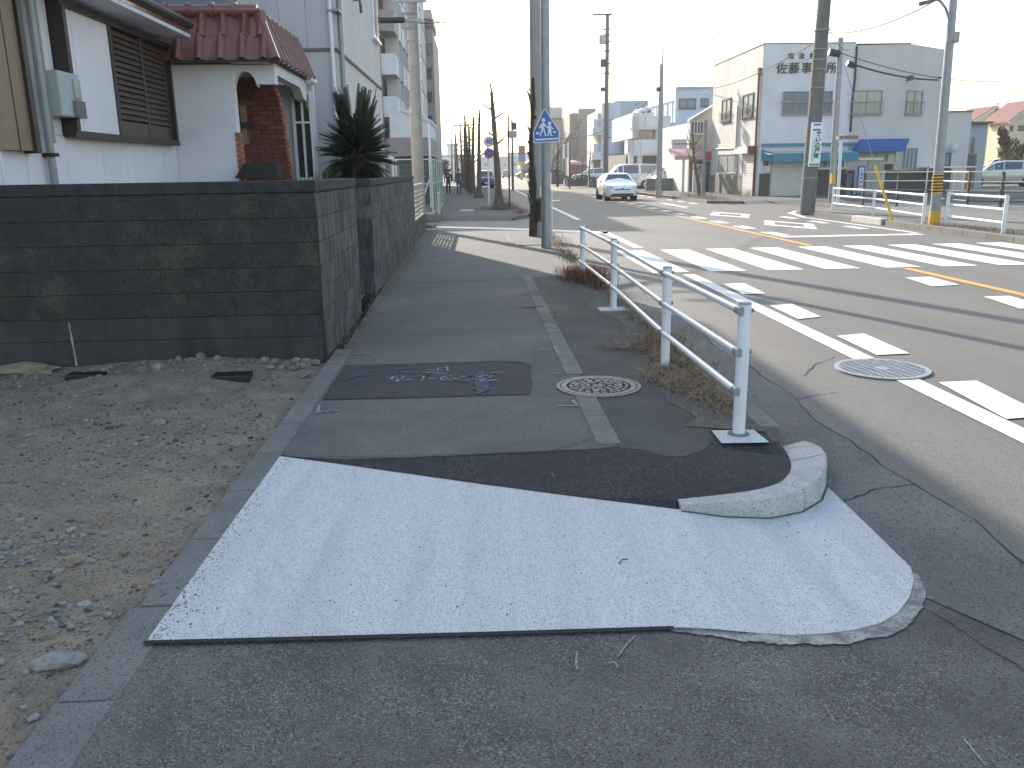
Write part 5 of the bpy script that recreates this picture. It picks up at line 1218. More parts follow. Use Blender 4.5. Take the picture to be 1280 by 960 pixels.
# ================================================================== CARS
# side outlines: (t along the length from the nose, height), half widths per station
def car(label, x, y, rotz, style, paint, group=None, name="parked_car", z=0.0, cat="car"):
    S = {'sedan': dict(L=4.5, Wd=1.76, H=1.47, st=[(0, .34, .60, .60), (.03, .26, .72, .72), (.10, .2, .84, .84), (.22, .2, .95, .96), (.27, .2, .97, 1.02), (.40, .2, .98, 1.40), (.50, .2, .98, 1.47), (.64, .2, 1.0, 1.44), (.80, .2, 1.05, 1.25), (.93, .22, 1.08, 1.10), (.98, .3, 1.02, 1.02), (1, .42, .9, .9)], cab=(4, 9)),
         'suv': dict(L=4.6, Wd=1.82, H=1.70, st=[(0, .38, .66, .66), (.02, .3, .84, .84), (.07, .24, .98, .98), (.22, .24, 1.08, 1.09), (.26, .24, 1.1, 1.16), (.38, .24, 1.1, 1.60), (.50, .24, 1.1, 1.70), (.75, .24, 1.12, 1.69), (.90, .24, 1.14, 1.60), (.975, .28, 1.14, 1.18), (1, .4, .95, .95)], cab=(4, 9)),
         'van': dict(L=4.7, Wd=1.75, H=1.95, st=[(0, .36, .7, .7), (.02, .28, .9, .9), (.06, .22, 1.08, 1.10), (.10, .22, 1.12, 1.2), (.22, .22, 1.14, 1.82), (.30, .22, 1.14, 1.93), (.60, .22, 1.14, 1.95), (.92, .22, 1.14, 1.9), (.975, .26, 1.14, 1.3), (1, .4, .9, .9)], cab=(3, 8)),
         'kei': dict(L=3.4, Wd=1.48, H=1.6, st=[(0, .34, .62, .62), (.03, .26, .82, .82), (.12, .2, .95, .96), (.2, .2, .98, 1.05), (.34, .2, 1.0, 1.54), (.5, .2, 1.0, 1.6), (.85, .2, 1.02, 1.56), (.97, .26, 1.02, 1.1), (1, .4, .9, .9)], cab=(3, 7))}[style]
    L, hw, st = S['L'], S['Wd']/2, S['st']; c0, c1 = S['cab']
    root = thing(name, label, cat, (0, 0, 0), group)
    def ringp(i):
        t, zb, zbelt, zr = st[i]; xx = t*L-L/2
        e = min(1.0, .70+.30*min(1, min(t, 1-t)/.10)**.5); w = hw*e
        cabin = zr > zbelt+.03; k = min(1, max(0, (zr-zbelt)/.45))
        wr = w*(.985-.20*k) if cabin else w*.9
        half = [(0, zb), (w*.88, zb), (w*.985, zb+.10), (w, zb+(zbelt-zb)*.55), (w*.975, zbelt), (wr, max(zbelt+.004, zr-.05 if cabin else zr-.004)), (wr*.82, zr), (0, zr+(.012 if cabin else .02))]
        return [(xx, -q, z_) for q, z_ in half]+[(xx, q, z_) for q, z_ in reversed(half[1:-1])]
    rings = [ringp(i) for i in range(len(st))]; n = len(rings[0]); body = MB()
    fs = []
    for i in range(len(st)-1):
        for k in range(n): fs.append((i*n+k, i*n+(k+1) % n, (i+1)*n+(k+1) % n, (i+1)*n+k))
    fs += [tuple(range(n)), tuple(range((len(st)-1)*n, len(st)*n))]
    body.add([p for r in rings for p in r], fs); bo = body.build("body", paint, root, smooth=True)
    def quad(P, m, nm, par, off=.012, inset=.9):
        P = [Vector(p) for p in P]; c = sum(P, Vector())/4; nrm = (P[1]-P[0]).cross(P[3]-P[0]).normalized()
        if nrm.dot(c-Vector((0, 0, .8))) < 0: nrm = -nrm
        Q = [c+(p-c)*inset+nrm*off for p in P]; return MB().prism(Q, -nrm*.02).build(nm, m, par)
    # glass: side windows between belt (4) and cant rail (5); wind and rear screens
    for s in (0, 1):
        ia, ib = (4, 5) if s == 0 else (n-4, n-5)
        for a in range(c0+1, c1-1):
            quad([rings[a][ia], rings[a+1][ia], rings[a+1][ib], rings[a][ib]], CARGLASS, "side_window", bo, inset=.88)
        quad([rings[c0][ia], rings[c0+1][ia], rings[c0+1][ib], rings[c0][ib]], CARGLASS, "quarter_window", bo, inset=.62)
        quad([rings[c1-1][ia], rings[c1][ia], rings[c1][ib], rings[c1-1][ib]], CARGLASS, "quarter_window", bo, inset=.6)
    quad([rings[c0][5], rings[c0+1][6], rings[c0+1][n-6], rings[c0][n-5]], CARGLASS, "windscreen", bo, inset=.93, off=.03)
    quad([rings[c1-1][6], rings[c1][6], rings[c1][n-6], rings[c1-1][n-6]], CARGLASS, "rear_window", bo, inset=.85, off=.02)
    for s in (-1, 1):
        y_ = s*hw
        MB().prism([(-L/2+.02+.02, y_*.55, .68), (-L/2+.22, y_*.93, .72), (-L/2+.30, y_*.94, .80), (-L/2+.12, y_*.70, .79), (-L/2+.05, y_*.55, .74)], (-.03, 0, .012)).build("headlight", LAMP, bo)
        MB().box(L/2-.12, L/2-.02, y_*.66 if s > 0 else y_*.93, y_*.93 if s > 0 else y_*.66, .80, .98).build("tail_light", LAMP_R, bo)
        xm = -L/2+st[c0][0]*L+.35; MB().ico((xm, y_*1.08, st[c0][2]+.06), .1, sq=(.7, 1, .7), sub=2).build("mirror", paint, bo, smooth=True)
        for xd in (.33, .50, .69): pass
        MB().box(-L*.30, L*.32, y_*1.003-.006, y_*1.003+.006, .60, .61).build("crease", DARKW, bo)
    MB().box(-L/2-.02, -L/2+.08, -hw*.66, hw*.66, .27, .40).build("lower_grille", BLACKP, bo); MB().box(-L/2-.012, -L/2+.05, -hw*.5, hw*.5, .585, .635).build("upper_grille", BLACKP, bo)
    MB().box(-L/2-.022, -L/2+.02, -.165, .165, .42, .54).build("number_plate", PLATE, bo); MB().box(L/2-.02, L/2+.015, -.165, .165, .7, .82).build("number_plate", PLATE, bo)
    ring_ = MB(); ring_.ico((-L/2+.0, 0, .655), .05, sq=(.4, 1.3, 1)); ring_.build("badge", CARD, bo)
    for xw in (-L/2+.82, L/2-.80):
        for s in (-1, 1):
            yo = s*(hw-.09); R_ = .315
            MB().tube([(xw, s*(hw-.30), R_+.02), (xw, s*(hw+.004), R_+.02)], [R_+.055, R_+.055], 24).build("wheel_arch", BLACKP, bo)
            t_ = MB().tube([(xw, s*(hw-.2), R_), (xw, s*(hw-.01), R_), (xw, s*(hw+.012), R_)], [R_, R_, R_-.03], 24).build("wheel", TYRE, root)
            rm = MB().tube([(xw, s*(hw), R_), (xw, s*(hw+.016), R_)], [R_*.66, R_*.62], 20); rm.build("rim", RIMM, t_)
            sp_ = MB()
            for q in range(5):
                a = q*2*math.pi/5; sp_.tube([(xw, s*(hw+.018), R_), (xw+math.cos(a)*R_*.58, s*(hw+.018), R_+math.sin(a)*R_*.58)], .022, 5)
            sp_.build("spokes", DSTEEL, t_)
    root.location = (x, y, z); root.rotation_euler = (0, 0, rotz)
    return root
# nose points to local -x; rotz=+90deg turns the nose to -y (towards the camera)
car("white hatchback driving towards the viewer in the oncoming lane", 8.03, 49.1, R(90), 'sedan', CARW, name="moving_car", z=ZR)
car("white wagon parked behind planters in front of the brown building", W(740, 218, 97)[0], 97, R(2), 'suv', CARW)
car("white van with dark windows parked below the blue grey building", W(791, 215, 72)[0], 72.2, R(0), 'van', CARW)
car("white sedan parked facing left, partly hidden by the slim grey pole", W(826, 215, 69)[0], 69.3, R(4), 'sedan', CARW)
car("white people carrier parked beside the awning shop, its front to the left", W(858, 215, 65)[0], 66, R(2), 'van', CARW)
car("silver estate car parked in the lot beyond the brown pipe fence", W(1252, 213, 58)[0], 58, R(-24), 'suv', CARS)
car("white car parked just behind the silver estate car", W(1262, 205, 68)[0], 68, R(-20), 'van', CARW)
car("pale blue grey car showing only its nose beside the dark grey house", W(1222, 212, 66)[0]+.9, 66, R(-20), 'sedan', PALEB2)
car("dark small car parked at the kerb behind the distant street trees", 1.1, 82, R(92), 'kei', CARD)
for i, (u, Y) in enumerate(((632, 190), (668, 170), (655, 180))):
    car(("dark car far down the road between the round signs and the red pole", "dark car far away beyond the ivy wrapped pole", "dark car far away below the advertising board")[i], W(u, 215, Y)[0], Y, R(90 if i == 0 else 10), 'kei', CARD, group="dark cars far down the road")
# ================================================================== RIGHT: OFFICE AT THE CORNER
OY = 47.0
ox0 = W(951, 150, OY)[0]; ox1 = W(1063, 150, OY)[0]; OH = W(955, 55, OY)[2]
off = thing("office_building", "pale lilac two storey office with dark Japanese lettering and a teal awning", "building", (ox0+2, OY+2, 0))
MB().box(ox0, ox1, OY, OY+9.6, -.2, OH).build("front_wall", OFF_W, off)
OXL = ox0-.03
MB().box(OXL, ox0+.4, OY+.04, OY+9.6, -.2, OH-.03).build("side_wall", OFF_C, off)
pc = MB(); pc.box(ox0-.06, ox1, OY-.03, OY+9.7, OH+.002, OH+.05); pc.build("parapet_cap", DARKW, off)
fo = FRONT(OY)
def A(u, v, Y=OY): return W(u, v, Y)[0]
def Z(u, v, Y=OY): return W(u, v, Y)[2]
window(off, fo, A(978, 128), A(1040, 128), Z(1008, 143), Z(1008, 114), 4, GSTEEL, GLASS_F, fw=.045, rail=.62)
# lettering
zt_ = Z(1010, 86)
for ch, u in zip("佐藤事務所", (977, 992.4, 1008.2, 1024, 1039.5)): text_obj("main_lettering", ch, INK, off, (A(u, 86), OY-.03, zt_), (R(90), 0, 0), .60, .03, weight=.003)
for ch, u in zip("司法書士", (988.5, 1002, 1015.5, 1029)): text_obj("small_lettering", ch, INK, off, (A(u, 71), OY-.03, Z(1010, 70.5)), (R(90), 0, 0), .32, .03, weight=.003)
# teal canopy fascia over the ground floor
aw = MB(); za, zb, zc = Z(1000, 181), Z(1000, 186), Z(1000, 193)
aw.box(ox0+.1, ox1+.3, OY-.25, OY-.003, za-.06, za+.08); ao = aw.build("teal_fascia", TEAL, off)
aw = MB(); aw.prism([(ox0+.12, OY-.02, zb), (ox0+.55, OY-.95, zc+.06), (ox0+.55, OY-.95, zc-.36), (ox0+.12, OY-.02, zc-.3)], (.03, 0, 0)); aw.hexa([(ox0+.55, OY-.98, zc-.38), (ox1+.2, OY-.98, zc-.38), (ox1+.2, OY-.93, zc-.38), (ox0+.55, OY-.93, zc-.38)], [(ox0+.55, OY-.98, zc+.06), (ox1+.2, OY-.98, zc+.06), (ox1+.2, OY-.93, zc+.06), (ox0+.55, OY-.93, zc+.06)])
aw.build("awning", TEAL, off)
aw = MB(); aw.hexa([(ox0+.2, OY-.93, zc-.02), (ox1+.2, OY-.93, zc-.02), (ox1+.2, OY-.01, zb-.16), (ox0+.2, OY-.01, zb-.16)], [(ox0+.2, OY-.93, zc+.02), (ox1+.2, OY-.93, zc+.02), (ox1+.2, OY-.01, zb-.12), (ox0+.2, OY-.01, zb-.12)]); aw.build("awning_top", PALEW, off)
slm = unit_box().mesh("shutter_slat", ROLLER)
def roller(parent, Fc, a0, a1, z0, z1, n):
    fr = MB(); Fc.box(fr, a0-.06, a0, z0, z1+.05, 0, .06); Fc.box(fr, a1, a1+.06, z0, z1+.05, 0, .06); Fc.box(fr, a0, a1, z1, z1+.3, 0, .12); o = fr.build("roller_shutter", GSTEEL, parent)
    bk = MB(); Fc.box(bk, a0, a1, z0, z1, 0, .015); bk.build("shutter_back", DARKW, o)
    for k in range(n):
        h = (z1-z0)/n; c = Fc.p((a0+a1)/2, z0+h*(k+.5), .03); sx, sy = (a1-a0, .025) if abs(Fc.u[0]) > .5 else (.025, a1-a0)
        piece("shutter_slat", slm, o, c, (R(9) if abs(Fc.u[0]) > .5 else 0, 0, 0), (sx, sy, h*.93))
    return o
roller(off, fo, A(964, 220), A(1003, 220), -.05, Z(980, 193)-.15, 20)
bm_ = MB(); fo.box(bm_, ox0+.08, A(963, 220)-.05, 0, Z(955, 217), .002, .05); bm_.build("stone_base", STONEBASE, off); bm_ = MB(); fo.box(bm_, A(1006, 220), ox1-.02, 0, Z(1020, 212), .002, .05); bm_.build("stone_base", STONEBASE, off)
window(off, fo, A(1013, 200), A(1056, 200), Z(1030, 212)+.06, Z(1030, 193)-.1, 6, ALU, GLASS_F, fw=.04, sill=False)
window(off, fo, A(951.5, 200)+.12, A(960, 200), Z(955, 207), Z(955, 201), 1, DARKW, GLASS, fw=.05, sill=False)
ac = MB(); fo.box(ac, A(952, 212)+.12, A(960, 212), Z(955, 215), Z(955, 208.5), .05, .35); ac.build("meter_cabinet", PALEW, off)
# side wall facing the road
fs_ = ROADR(OXL)
def B(u, v, X=OXL): q = WX(u, v, X); return q[1], q[2]
for (ua, ub, vt, vb) in ((903, 914, 125, 153), (929, 942, 119, 148)):
    ya, yb = B(ub, (vt+vb)/2)[0], B(ua, (vt+vb)/2)[0]; zb_, zt2 = B(ua, vb)[1], B(ua, vt)[1]
    window(off, fs_, ya, yb, zb_, zt2, 2, DARKW, GLASS_F, fw=.08, rail=.5)
ya, yb = B(922, 205)[0], B(898, 205)[0]; window(off, fs_, ya, yb, B(910, 217)[1], B(910, 192)[1], 2, ALU, GLASS_F, fw=.08, sill=False)
ya, yb = B(943, 215)[0], B(929, 215)[0]; roller(off, fs_, ya, yb, -.05, B(936, 194)[1], 16)
hd2 = MB(); fs_.box(hd2, ya-.2, yb+.5, B(936, 192)[1], B(936, 185)[1], 0, .45); hd2.build("shutter_hood", PALEW, off); hd3 = MB(); fs_.box(hd3, ya-.25, ya-.05, B(936, 193)[1], B(936, 183)[1], 0, .5); hd3.build("hood_end", RUST, off)
ws_ = MB(); fs_.box(ws_, B(928, 230)[0]+.1, OY+9.6, 0, B(910, 219)[1], .003, .05); ws_.build("block_base", C_OLD, off)
dpx = B(948, 150)[0]; d_ = MB(); d_.tube([(OXL-.07, OY+.35, 0), (OXL-.07, OY+.35, B(948, 92)[1])], .06, 8); d_.box(OXL-.16, OXL-.0, OY+.22, OY+.48, B(948, 94)[1], B(948, 86)[1]); d_.build("drainpipe", RUST, off)
cpp = MB(); cpp.tube([(OXL-.05, OY+1.0, B(940, 184)[1]), (OXL-.05, OY+9.0, B(898, 186)[1])], .04, 6); cpp.tube([(OXL-.05, OY+4, 2.4), (OXL-.05, OY+4, 5.0)], .035, 6); cpp.build("conduit", GSTEEL, off)

# grey annex with the blue canopy
ax1 = W(1130, 150, OY)[0]; ax2 = W(1173, 150, OY+.8)[0]
an = thing("grey_annex", "warm grey two storey annex with a blue canopy beside the lilac office", "building", (ox1+2, OY+2, 0))
zt2 = Z(1100, 55); zt3 = W(1174, 62, OY+.8)[2]
mbn = MB(); mbn.hexa([(ox1+.02, OY+.03, -.2), (ax1, OY+.03, -.2), (ax1, OY+9, -.2), (ox1+.02, OY+9, -.2)], [(ox1+.02, OY+.03, zt2-.05), (ax1, OY+.03, zt2), (ax1, OY+9, zt2), (ox1+.02, OY+9, zt2-.05)])
mbn.hexa([(ax1, OY+.03, -.2), (ax2, OY+.8, -.2), (ax2, OY+9, -.2), (ax1, OY+9, -.2)], [(ax1, OY+.03, zt2), (ax2, OY+.8, zt3), (ax2, OY+9, zt3), (ax1, OY+9, zt2)])
mbn.build("wall", OFF_G, an)
fa_ = FRONT(OY+.03)
window(an, fa_, A(1063.5, 130), A(1102, 130), Z(1080, 143), Z(1080, 113), 2, GSTEEL, GLASS_L, fw=.045, rail=.62)
d2 = Vector((ax2-ax1, .77)).normalized(); Fb = Face(ax1, OY+.03, d2.x, d2.y, d2.y, -d2.x)
def AB(u, v): return (A(u, v, OY+.3)-ax1)/d2.x
window(an, Fb, max(.03, AB(1126.5, 130)), AB(1153, 130), Z(1140, 143), Z(1140, 113), 2, GSTEEL, GLASS_L, fw=.045, rail=.62)
cz = MB(); zc0, zc1, zc2 = Z(1090, 190), Z(1090, 184), Z(1090, 174)
xl, xr = A(1063, 182), A(1122, 182)
cz.prism([(xl, OY-1.0, zc0), (xl, OY-1.0, zc1), (xl+.5, OY-.3, zc2), (xl+.5, OY, zc2), (xl, OY, zc0)], (xr-xl, 0, 0)); cz.build("blue_canopy", BLUEAWN, an)
sb2 = MB(); fa_.box(sb2, ox1+.06, A(1067, 225), 0, Z(1066, 213), .003, .06); sb2.build("stone_base", STONEBASE, an)
sb2 = MB(); fa_.box(sb2, A(1106, 225), ax1, -.1, Z(1120, 213), .003, .05); Fb.box(sb2, 0.01, AB(1171, 225), -.1, Z(1150, 213), .003, .05); sb2.build("stone_base", STONEBASE, an)
dr_ = MB(); fa_.box(dr_, A(1084, 215), A(1103, 215), 0, Z(1090, 200), .0, .05); dor = dr_.build("door", GLASS_L, an); fx = MB(); fa_.box(fx, A(1066, 198), A(1104, 198), Z(1080, 200), Z(1080, 197.5), 0, .1); fx.build("lintel", ALU, an)
vb_ = MB(); fa_.box(vb_, A(1106, 210), A(1115, 210), Z(1110, 212), Z(1110, 205), .0, .12); vb_.build("vent_box", BLACKP, an)
mt = MB(); fa_.box(mt, A(1108, 198), A(1113, 198), Z(1110, 201), Z(1110, 193), 0, .2); mt.build("meter", PALEW, an)
window(an, Fb if False else fa_, A(1119.5, 198), ax1-.02, Z(1125, 213)+.02, Z(1125, 184), 3, ALU, GLASS_F, fw=.04, sill=False)
window(an, Fb, .02, AB(1147, 198), Z(1140, 213)+.02, Z(1140, 184), 4, ALU, GLASS_F, fw=.04, sill=False)
cmr = MB(); Fb.box(cmr, AB(1130, 98), AB(1133, 98), Z(1131, 101), Z(1131, 95), 0, .35); cmr.build("wall_light", DARKW, an)
cbl = MB(); cbl.tube([(ox1+.03, OY-.06, Z(1063, 165)), (ox1+.0, OY-.06, Z(1063, 130)), (ox1+.05, OY-.06, Z(1063, 100)), (ox1+.02, OY-.05, Z(1063, 58))], .05, 6); cbl.build("cable_run", CABLE, an)
pcap = MB(); pcap.box(ox1+.02, ax1, OY-.02, OY+9, zt2+.002, zt2+.04); pcap.build("parapet_cap", DARKW, an)
# lower extension and dark neighbour
ex0, ex1 = W(1172, 180, 49)[0], W(1211, 180, 49)[0]; ez = W(1190, 140, 49)[2]
ext = thing("low_extension", "low grey extension with a small window right of the annex", "building", (ex0+1, 50, 0))
MB().box(ex0-.6, ex1, 49, 56, -.2, ez).build("wall", OFF_G, ext); MB().box(ex0-.7, ex1+.05, 48.9, 56, ez+.002, ez+.06).build("roof_edge", DARKW, ext)
fe = FRONT(49); window(ext, fe, W(1166, 200, 49)[0], W(1188, 200, 49)[0], W(1175, 208, 49)[2], W(1175, 191, 49)[2], 2, DARKW, GLASS_F, fw=.06, sill=True)
dsh = MB().ico(W(1194, 184.5, 48.6), .26, sq=(1, .5, 1), sub=2); dsh.tube([W(1194, 184.5, 48.7), W(1192, 190, 49)], .04, 6); dsh.build("satellite_dish", PALEW, ext, smooth=True)
hs_ = MB().box(ex0-.55, ex0+1.4, 52, 54, ez+.07, ez+1.0); hs_.build("rooftop_box", DARKW, ext)
cp = MB(); q0, q1 = W(1152, 209, 47.2), W(1208, 211, 47.2); cp.box(q0[0], q1[0], 46.3, 48.9, q0[2]-.05, q0[2]+.02)
for u in (1158, 1176, 1192, 1203): x = W(u, 220, 46.5)[0]; cp.box(x-.03, x+.03, 46.4, 46.46, -.1, q0[2]-.05)
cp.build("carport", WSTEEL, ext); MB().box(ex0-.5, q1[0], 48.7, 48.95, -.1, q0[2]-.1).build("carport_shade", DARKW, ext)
dn0, dn1 = W(1211, 190, 54)[0], W(1231, 190, 54)[0]
dnb = thing("dark_house", "narrow dark grey house with a flat roof right of the low extension", "house", (dn0+1, 55, 0))
MB().box(dn0-.5, dn1, 54, 62, -.2, W(1220, 155, 54)[2]).build("wall", PALEB, dnb); MB().box(dn0-.6, W(1236, 153, 54)[0], 53.5, 62.4, W(1220, 155, 54)[2]+.002, W(1220, 152.5, 54)[2]).build("roof_edge", DARKW, dnb)
fd = FRONT(54); nb_ = MB(); fd.box(nb_, W(1208.5, 180, 54)[0], W(1212, 180, 54)[0], W(1210, 192, 54)[2], W(1210, 172, 54)[2], .5, .56); nb_.build("narrow_window", GLASS, dnb)
dgo = MB(); fd.box(dgo, W(1209, 200, 53)[0], W(1221, 200, 53)[0], 0, W(1215, 192, 53)[2], .9, 1.0); dgo.build("tan_gate", TANWOOD, dnb)
g2 = MB(); fd.box(g2, W(1210.5, 200, 53)[0], W(1219, 200, 53)[0], 1.0, W(1215, 194, 53)[2], 1.0, 1.03); g2.build("gate_panel", DARKW, dnb)

# sunlit cream houses
def gable_house(name, label, x0, x1, y0, y1, ze, zr, wm, rm, roofside=0.0):
    t = thing(name, label, "house", ((x0+x1)/2, y0, 0)); xm = (x0+x1)/2
    MB().box(x0, x1, y0, y1, -.2, ze).build("wall", wm, t); MB().prism([(x0, y0, ze+.002), (x1, y0, ze+.002), (xm, y0, zr)], (0, y1-y0, 0)).build("gable", wm, t)
    o = .45
    for s in (0, 1):
        xa = x0-o if s == 0 else x1+o; za_ = ze-(zr-ze)*o/(xm-x0)
        MB().prism([(xa, y0-.5, za_+.05), (xm, y0-.5, zr+.05), (xm, y0-.5, zr+.22), (xa, y0-.5, za_+.2)], (0, y1-y0+1, 0)).build("roof", rm, t)
    for s in (0, 1):
        xa = x0-o if s == 0 else x1+o; za_ = ze-(zr-ze)*o/(xm-x0)
        MB().prism([(xa, y0-.56, za_-.03), (xm, y0-.56, zr-.03), (xm, y0-.56, zr+.16), (xa, y0-.56, za_+.13)], (0, .06, 0)).build("bargeboard", PALEW, t)
    return t
YH = 78
hx0, hx1 = W(1220, 160, YH)[0], W(1258, 160, YH)[0]
h1_ = gable_house("cream_house", "cream house with a red roof and small gable beyond the silver car", hx0, hx1, YH, YH+3.5, W(1240, 148, YH)[2], W(1240, 135.5, YH)[2], CREAMW, REDROOF)
MB().prism([W(1200, 149, YH+3.6), W(1210, 140, YH+3.6), W(1262, 136.5, YH+3.6), W(1275, 149, YH+3.6)], (0, 5, 0)).build("main_roof", REDROOF, h1_)
fh1 = FRONT(YH)
window(h1_, fh1, W(1247, 165, YH)[0], W(1251, 165, YH)[0], W(1250, 169, YH)[2], W(1250, 156, YH)[2], 1, DARKW, GLASS)
YH2 = 70
hx0, hx1 = W(1262, 165, YH2)[0], W(1312, 165, YH2)[0]
h2_ = gable_house("cream_house", "cream house with a balcony and deep gable cut by the right picture edge", hx0, hx1, YH2, YH2+3, W(1270, 149, YH2)[2], W(1290, 128, YH2)[2], CREAMW, REDROOF)
fh2 = FRONT(YH2)
bal = MB(); fh2.box(bal, W(1243, 175, YH2)[0], hx1, W(1260, 184, YH2)[2], W(1260, 167, YH2)[2], 0, .9); bal.build("balcony", CREAMW, h2_)
br2 = MB(); fh2.box(br2, W(1243, 175, YH2)[0], hx1, W(1260, 166.5, YH2)[2], W(1260, 165, YH2)[2], .8, .95); br2.build("balcony_rail", PALEW, h2_)
lwr = MB(); fh2.box(lwr, W(1243, 190, YH2)[0], hx1, -.1, W(1260, 184.5, YH2)[2], -.1, .5); lwr.build("lower_wall", CREAMW, h2_)
for ua, ub in ((1261.5, 1266), (1273, 1281)): window(h2_, fh2, W(ua, 160, YH2)[0], W(ub, 160, YH2)[0], W(1265, 164, YH2)[2], W(1265, 157, YH2)[2], 1, DARKW, GLASS, fw=.08)
ant = MB(); q = W(1247.5, 136, YH+4); q2 = W(1247.5, 127, YH+4); ant.tube([q, q2], .04, 5); ant.tube([(q2[0]-.6, q2[1], q2[2]-.2), (q2[0]+.6, q2[1], q2[2]-.2)], .03, 5); ant.build("antenna", DSTEEL, h1_)
# shrubs in front of the houses
def leafy(name, label, c, rad, m, n, seed, size=.12, group=None, cat="shrub", trunk=0, kind=None):
    r_ = random.Random(seed); t = thing(name, label, cat, (c[0], c[1], 0), group); mb = MB(); blobs = []
    for _ in range(9):
        a, b = r_.uniform(0, 6.28), r_.uniform(-1, 1); k = r_.uniform(.2, .75); blobs.append((c[0]+rad[0]*k*math.cos(a), c[1]+rad[1]*k*math.sin(a), c[2]+rad[2]*b*.65, r_.uniform(.3, .6)))
    for _ in range(n):
        bx_, by_, bz_, bs = r_.choice(blobs); d = Vector((r_.gauss(0, 1), r_.gauss(0, 1), r_.gauss(0, 1))).normalized()*(r_.random()**.4)*bs
        p = Vector((bx_+d.x*rad[0], by_+d.y*rad[1], bz_+d.z*rad[2])); nrm = Vector((r_.gauss(0, 1), r_.gauss(0, 1), r_.gauss(0, 1)+.6)).normalized(); u = nrm.orthogonal().normalized(); w = nrm.cross(u); s = size*r_.uniform(.6, 1.4)
        mb.add([p-u*s, p+w*s*.5, p+u*s, p-w*s*.5], [(0, 1, 2, 3)])
    mb.build("foliage", m, t, recalc=False)
    if trunk: MB().tube([(c[0], c[1], -.1), (c[0], c[1], c[2])], [trunk, trunk*.6], 8).build("trunk", BARK, t)
    return t
for i, (u, v, ru, m, lb) in enumerate(((1234, 172, 9, LEAF_R, "russet bare looking shrub beside the dark grey house"), (1240, 188, 9, LEAF_Y, "yellow green conical shrub behind the silver car, leftmost of three"), (1258, 190, 9, LEAF_Y, "yellow green low shrub behind the silver car, middle of three"), (1274, 187, 10, LEAF_Y, "yellow green shrub behind the silver car by the picture edge"))):
    q = W(u, v, 68); leafy("shrub", lb, (q[0], 66+i*.3, q[2]), (ru*.062, .7, .95), m, 700, 40+i, .13)
hdg = W(1255, 196, 70); leafy("hedge", "dark hedge line under the cream houses behind the parked cars", (hdg[0], 69, .9), (2.6, .6, .8), LEAF_D, 1500, 60, .14, cat="hedge")
for k in range(2): pass

# ---- shop with awning, vending machines
SYY = 58.0
sx0, sx1 = W(861, 200, SYY)[0], W(898, 200, SYY)[0]
shop = thing("awning_shop", "small two storey shop with a glowing striped awning and a white box sign", "shop", (sx0+1, SYY+1, 0))
zr0 = W(862, 152, SYY)[2]; zr1 = W(896, 127, SYY)[2]
MB().prism([(sx0, SYY, -.2), (sx1+.6, SYY, -.2), (sx1+.6, SYY, zr1+.3), (sx0, SYY, zr0)], (0, .3, 0)).build("wall", BEIGEW, shop); MB().box(sx0+.01, sx1+.6, SYY+.31, SYY+9, -.2, zr0-.05).build("rear_wall", PALEW, shop)
MB().prism([(sx0-.1, SYY-.3, zr0), (sx1+.6, SYY-.3, zr1+.3), (sx1+.6, SYY-.3, zr1+.42), (sx0-.1, SYY-.3, zr0+.12)], (0, .7, 0)).build("lean_to_roof", MESHF, shop)
fsh = FRONT(SYY)
window(shop, fsh, W(862.5, 160, SYY)[0], W(884, 160, SYY)[0], W(870, 168, SYY)[2], W(870, 151, SYY)[2], 5, PALEW, GLASS, fw=.08)
q0, q1 = W(839, 186, SYY-1), W(858, 174, SYY-1); MB().box(q0[0], q1[0], SYY-1.2, SYY-.9, q0[2], q1[2]).build("box_sign", PALEW, shop, bevel=.03)
sgn = MB()
for k in range(4): x = q0[0]+.15+k*.22; sgn.box(x, x+.13, SYY-1.215, SYY-1.2, q0[2]+.25, q1[2]-.25)
sgn.build("sign_lettering", DARKW, shop); MB().box(q1[0], sx0+.3, SYY-1.05, SYY, (q0[2]+q1[2])/2-.03, (q0[2]+q1[2])/2+.03).build("sign_arm", DSTEEL, shop)
q0, q1 = W(842, 200, SYY-1.5), W(881, 191, SYY-1.5)
awn = MB(); awn.prism([(q0[0], SYY-1.8, q0[2]), (q0[0], SYY-1.8, q0[2]+.25), (q0[0], SYY, q1[2]+.35), (q0[0], SYY, q1[2]+.2)], (q1[0]-q0[0], 0, 0)); awn.build("awning", PINKAWN, shop)
a2 = W(881, 200, SYY-1.5), W(892, 189, SYY-1.5); MB().box(a2[0][0], a2[1][0], SYY-1.6, SYY, a2[0][2], a2[1][2]).build("red_awning_end", REDAWN, shop)
MB().box(sx0+.1, sx1, SYY-.02, SYY-.005, 0, q0[2]-.1).build("shop_front", DARKW, shop)
pst = MB()
for u in (854, 868): x = W(u, 210, SYY-1.4)[0]; pst.box(x-.08, x+.08, SYY-1.5, SYY-1.35, -.1, q0[2]+.1)
pst.build("awning_post", PALEW, shop)
def vend(u0, u1, v0, m, label, Y):
    a, b = W(u0, v0, Y), W(u1, v0, Y); t = thing("vending_machine", label, "vending machine", (a[0], Y, 0))
    MB().box(a[0], b[0], Y, Y+.75, 0, a[2]).build("cabinet", m, t, bevel=.03)
    MB().box(a[0]+.12, b[0]-.12, Y-.02, Y-.001, a[2]*.52, a[2]*.93).build("display", GLASS if m is VEND_B else GLASS_L, t); MB().box(a[0]+.12, b[0]-.12, Y-.015, Y-.001, .2, .45).build("outlet", BLACKP, t)
    return t
v_ = vend(881, 888.5, 204, VEND_B, "dark blue vending machine with a pale emblem beside the shop", 56.8)
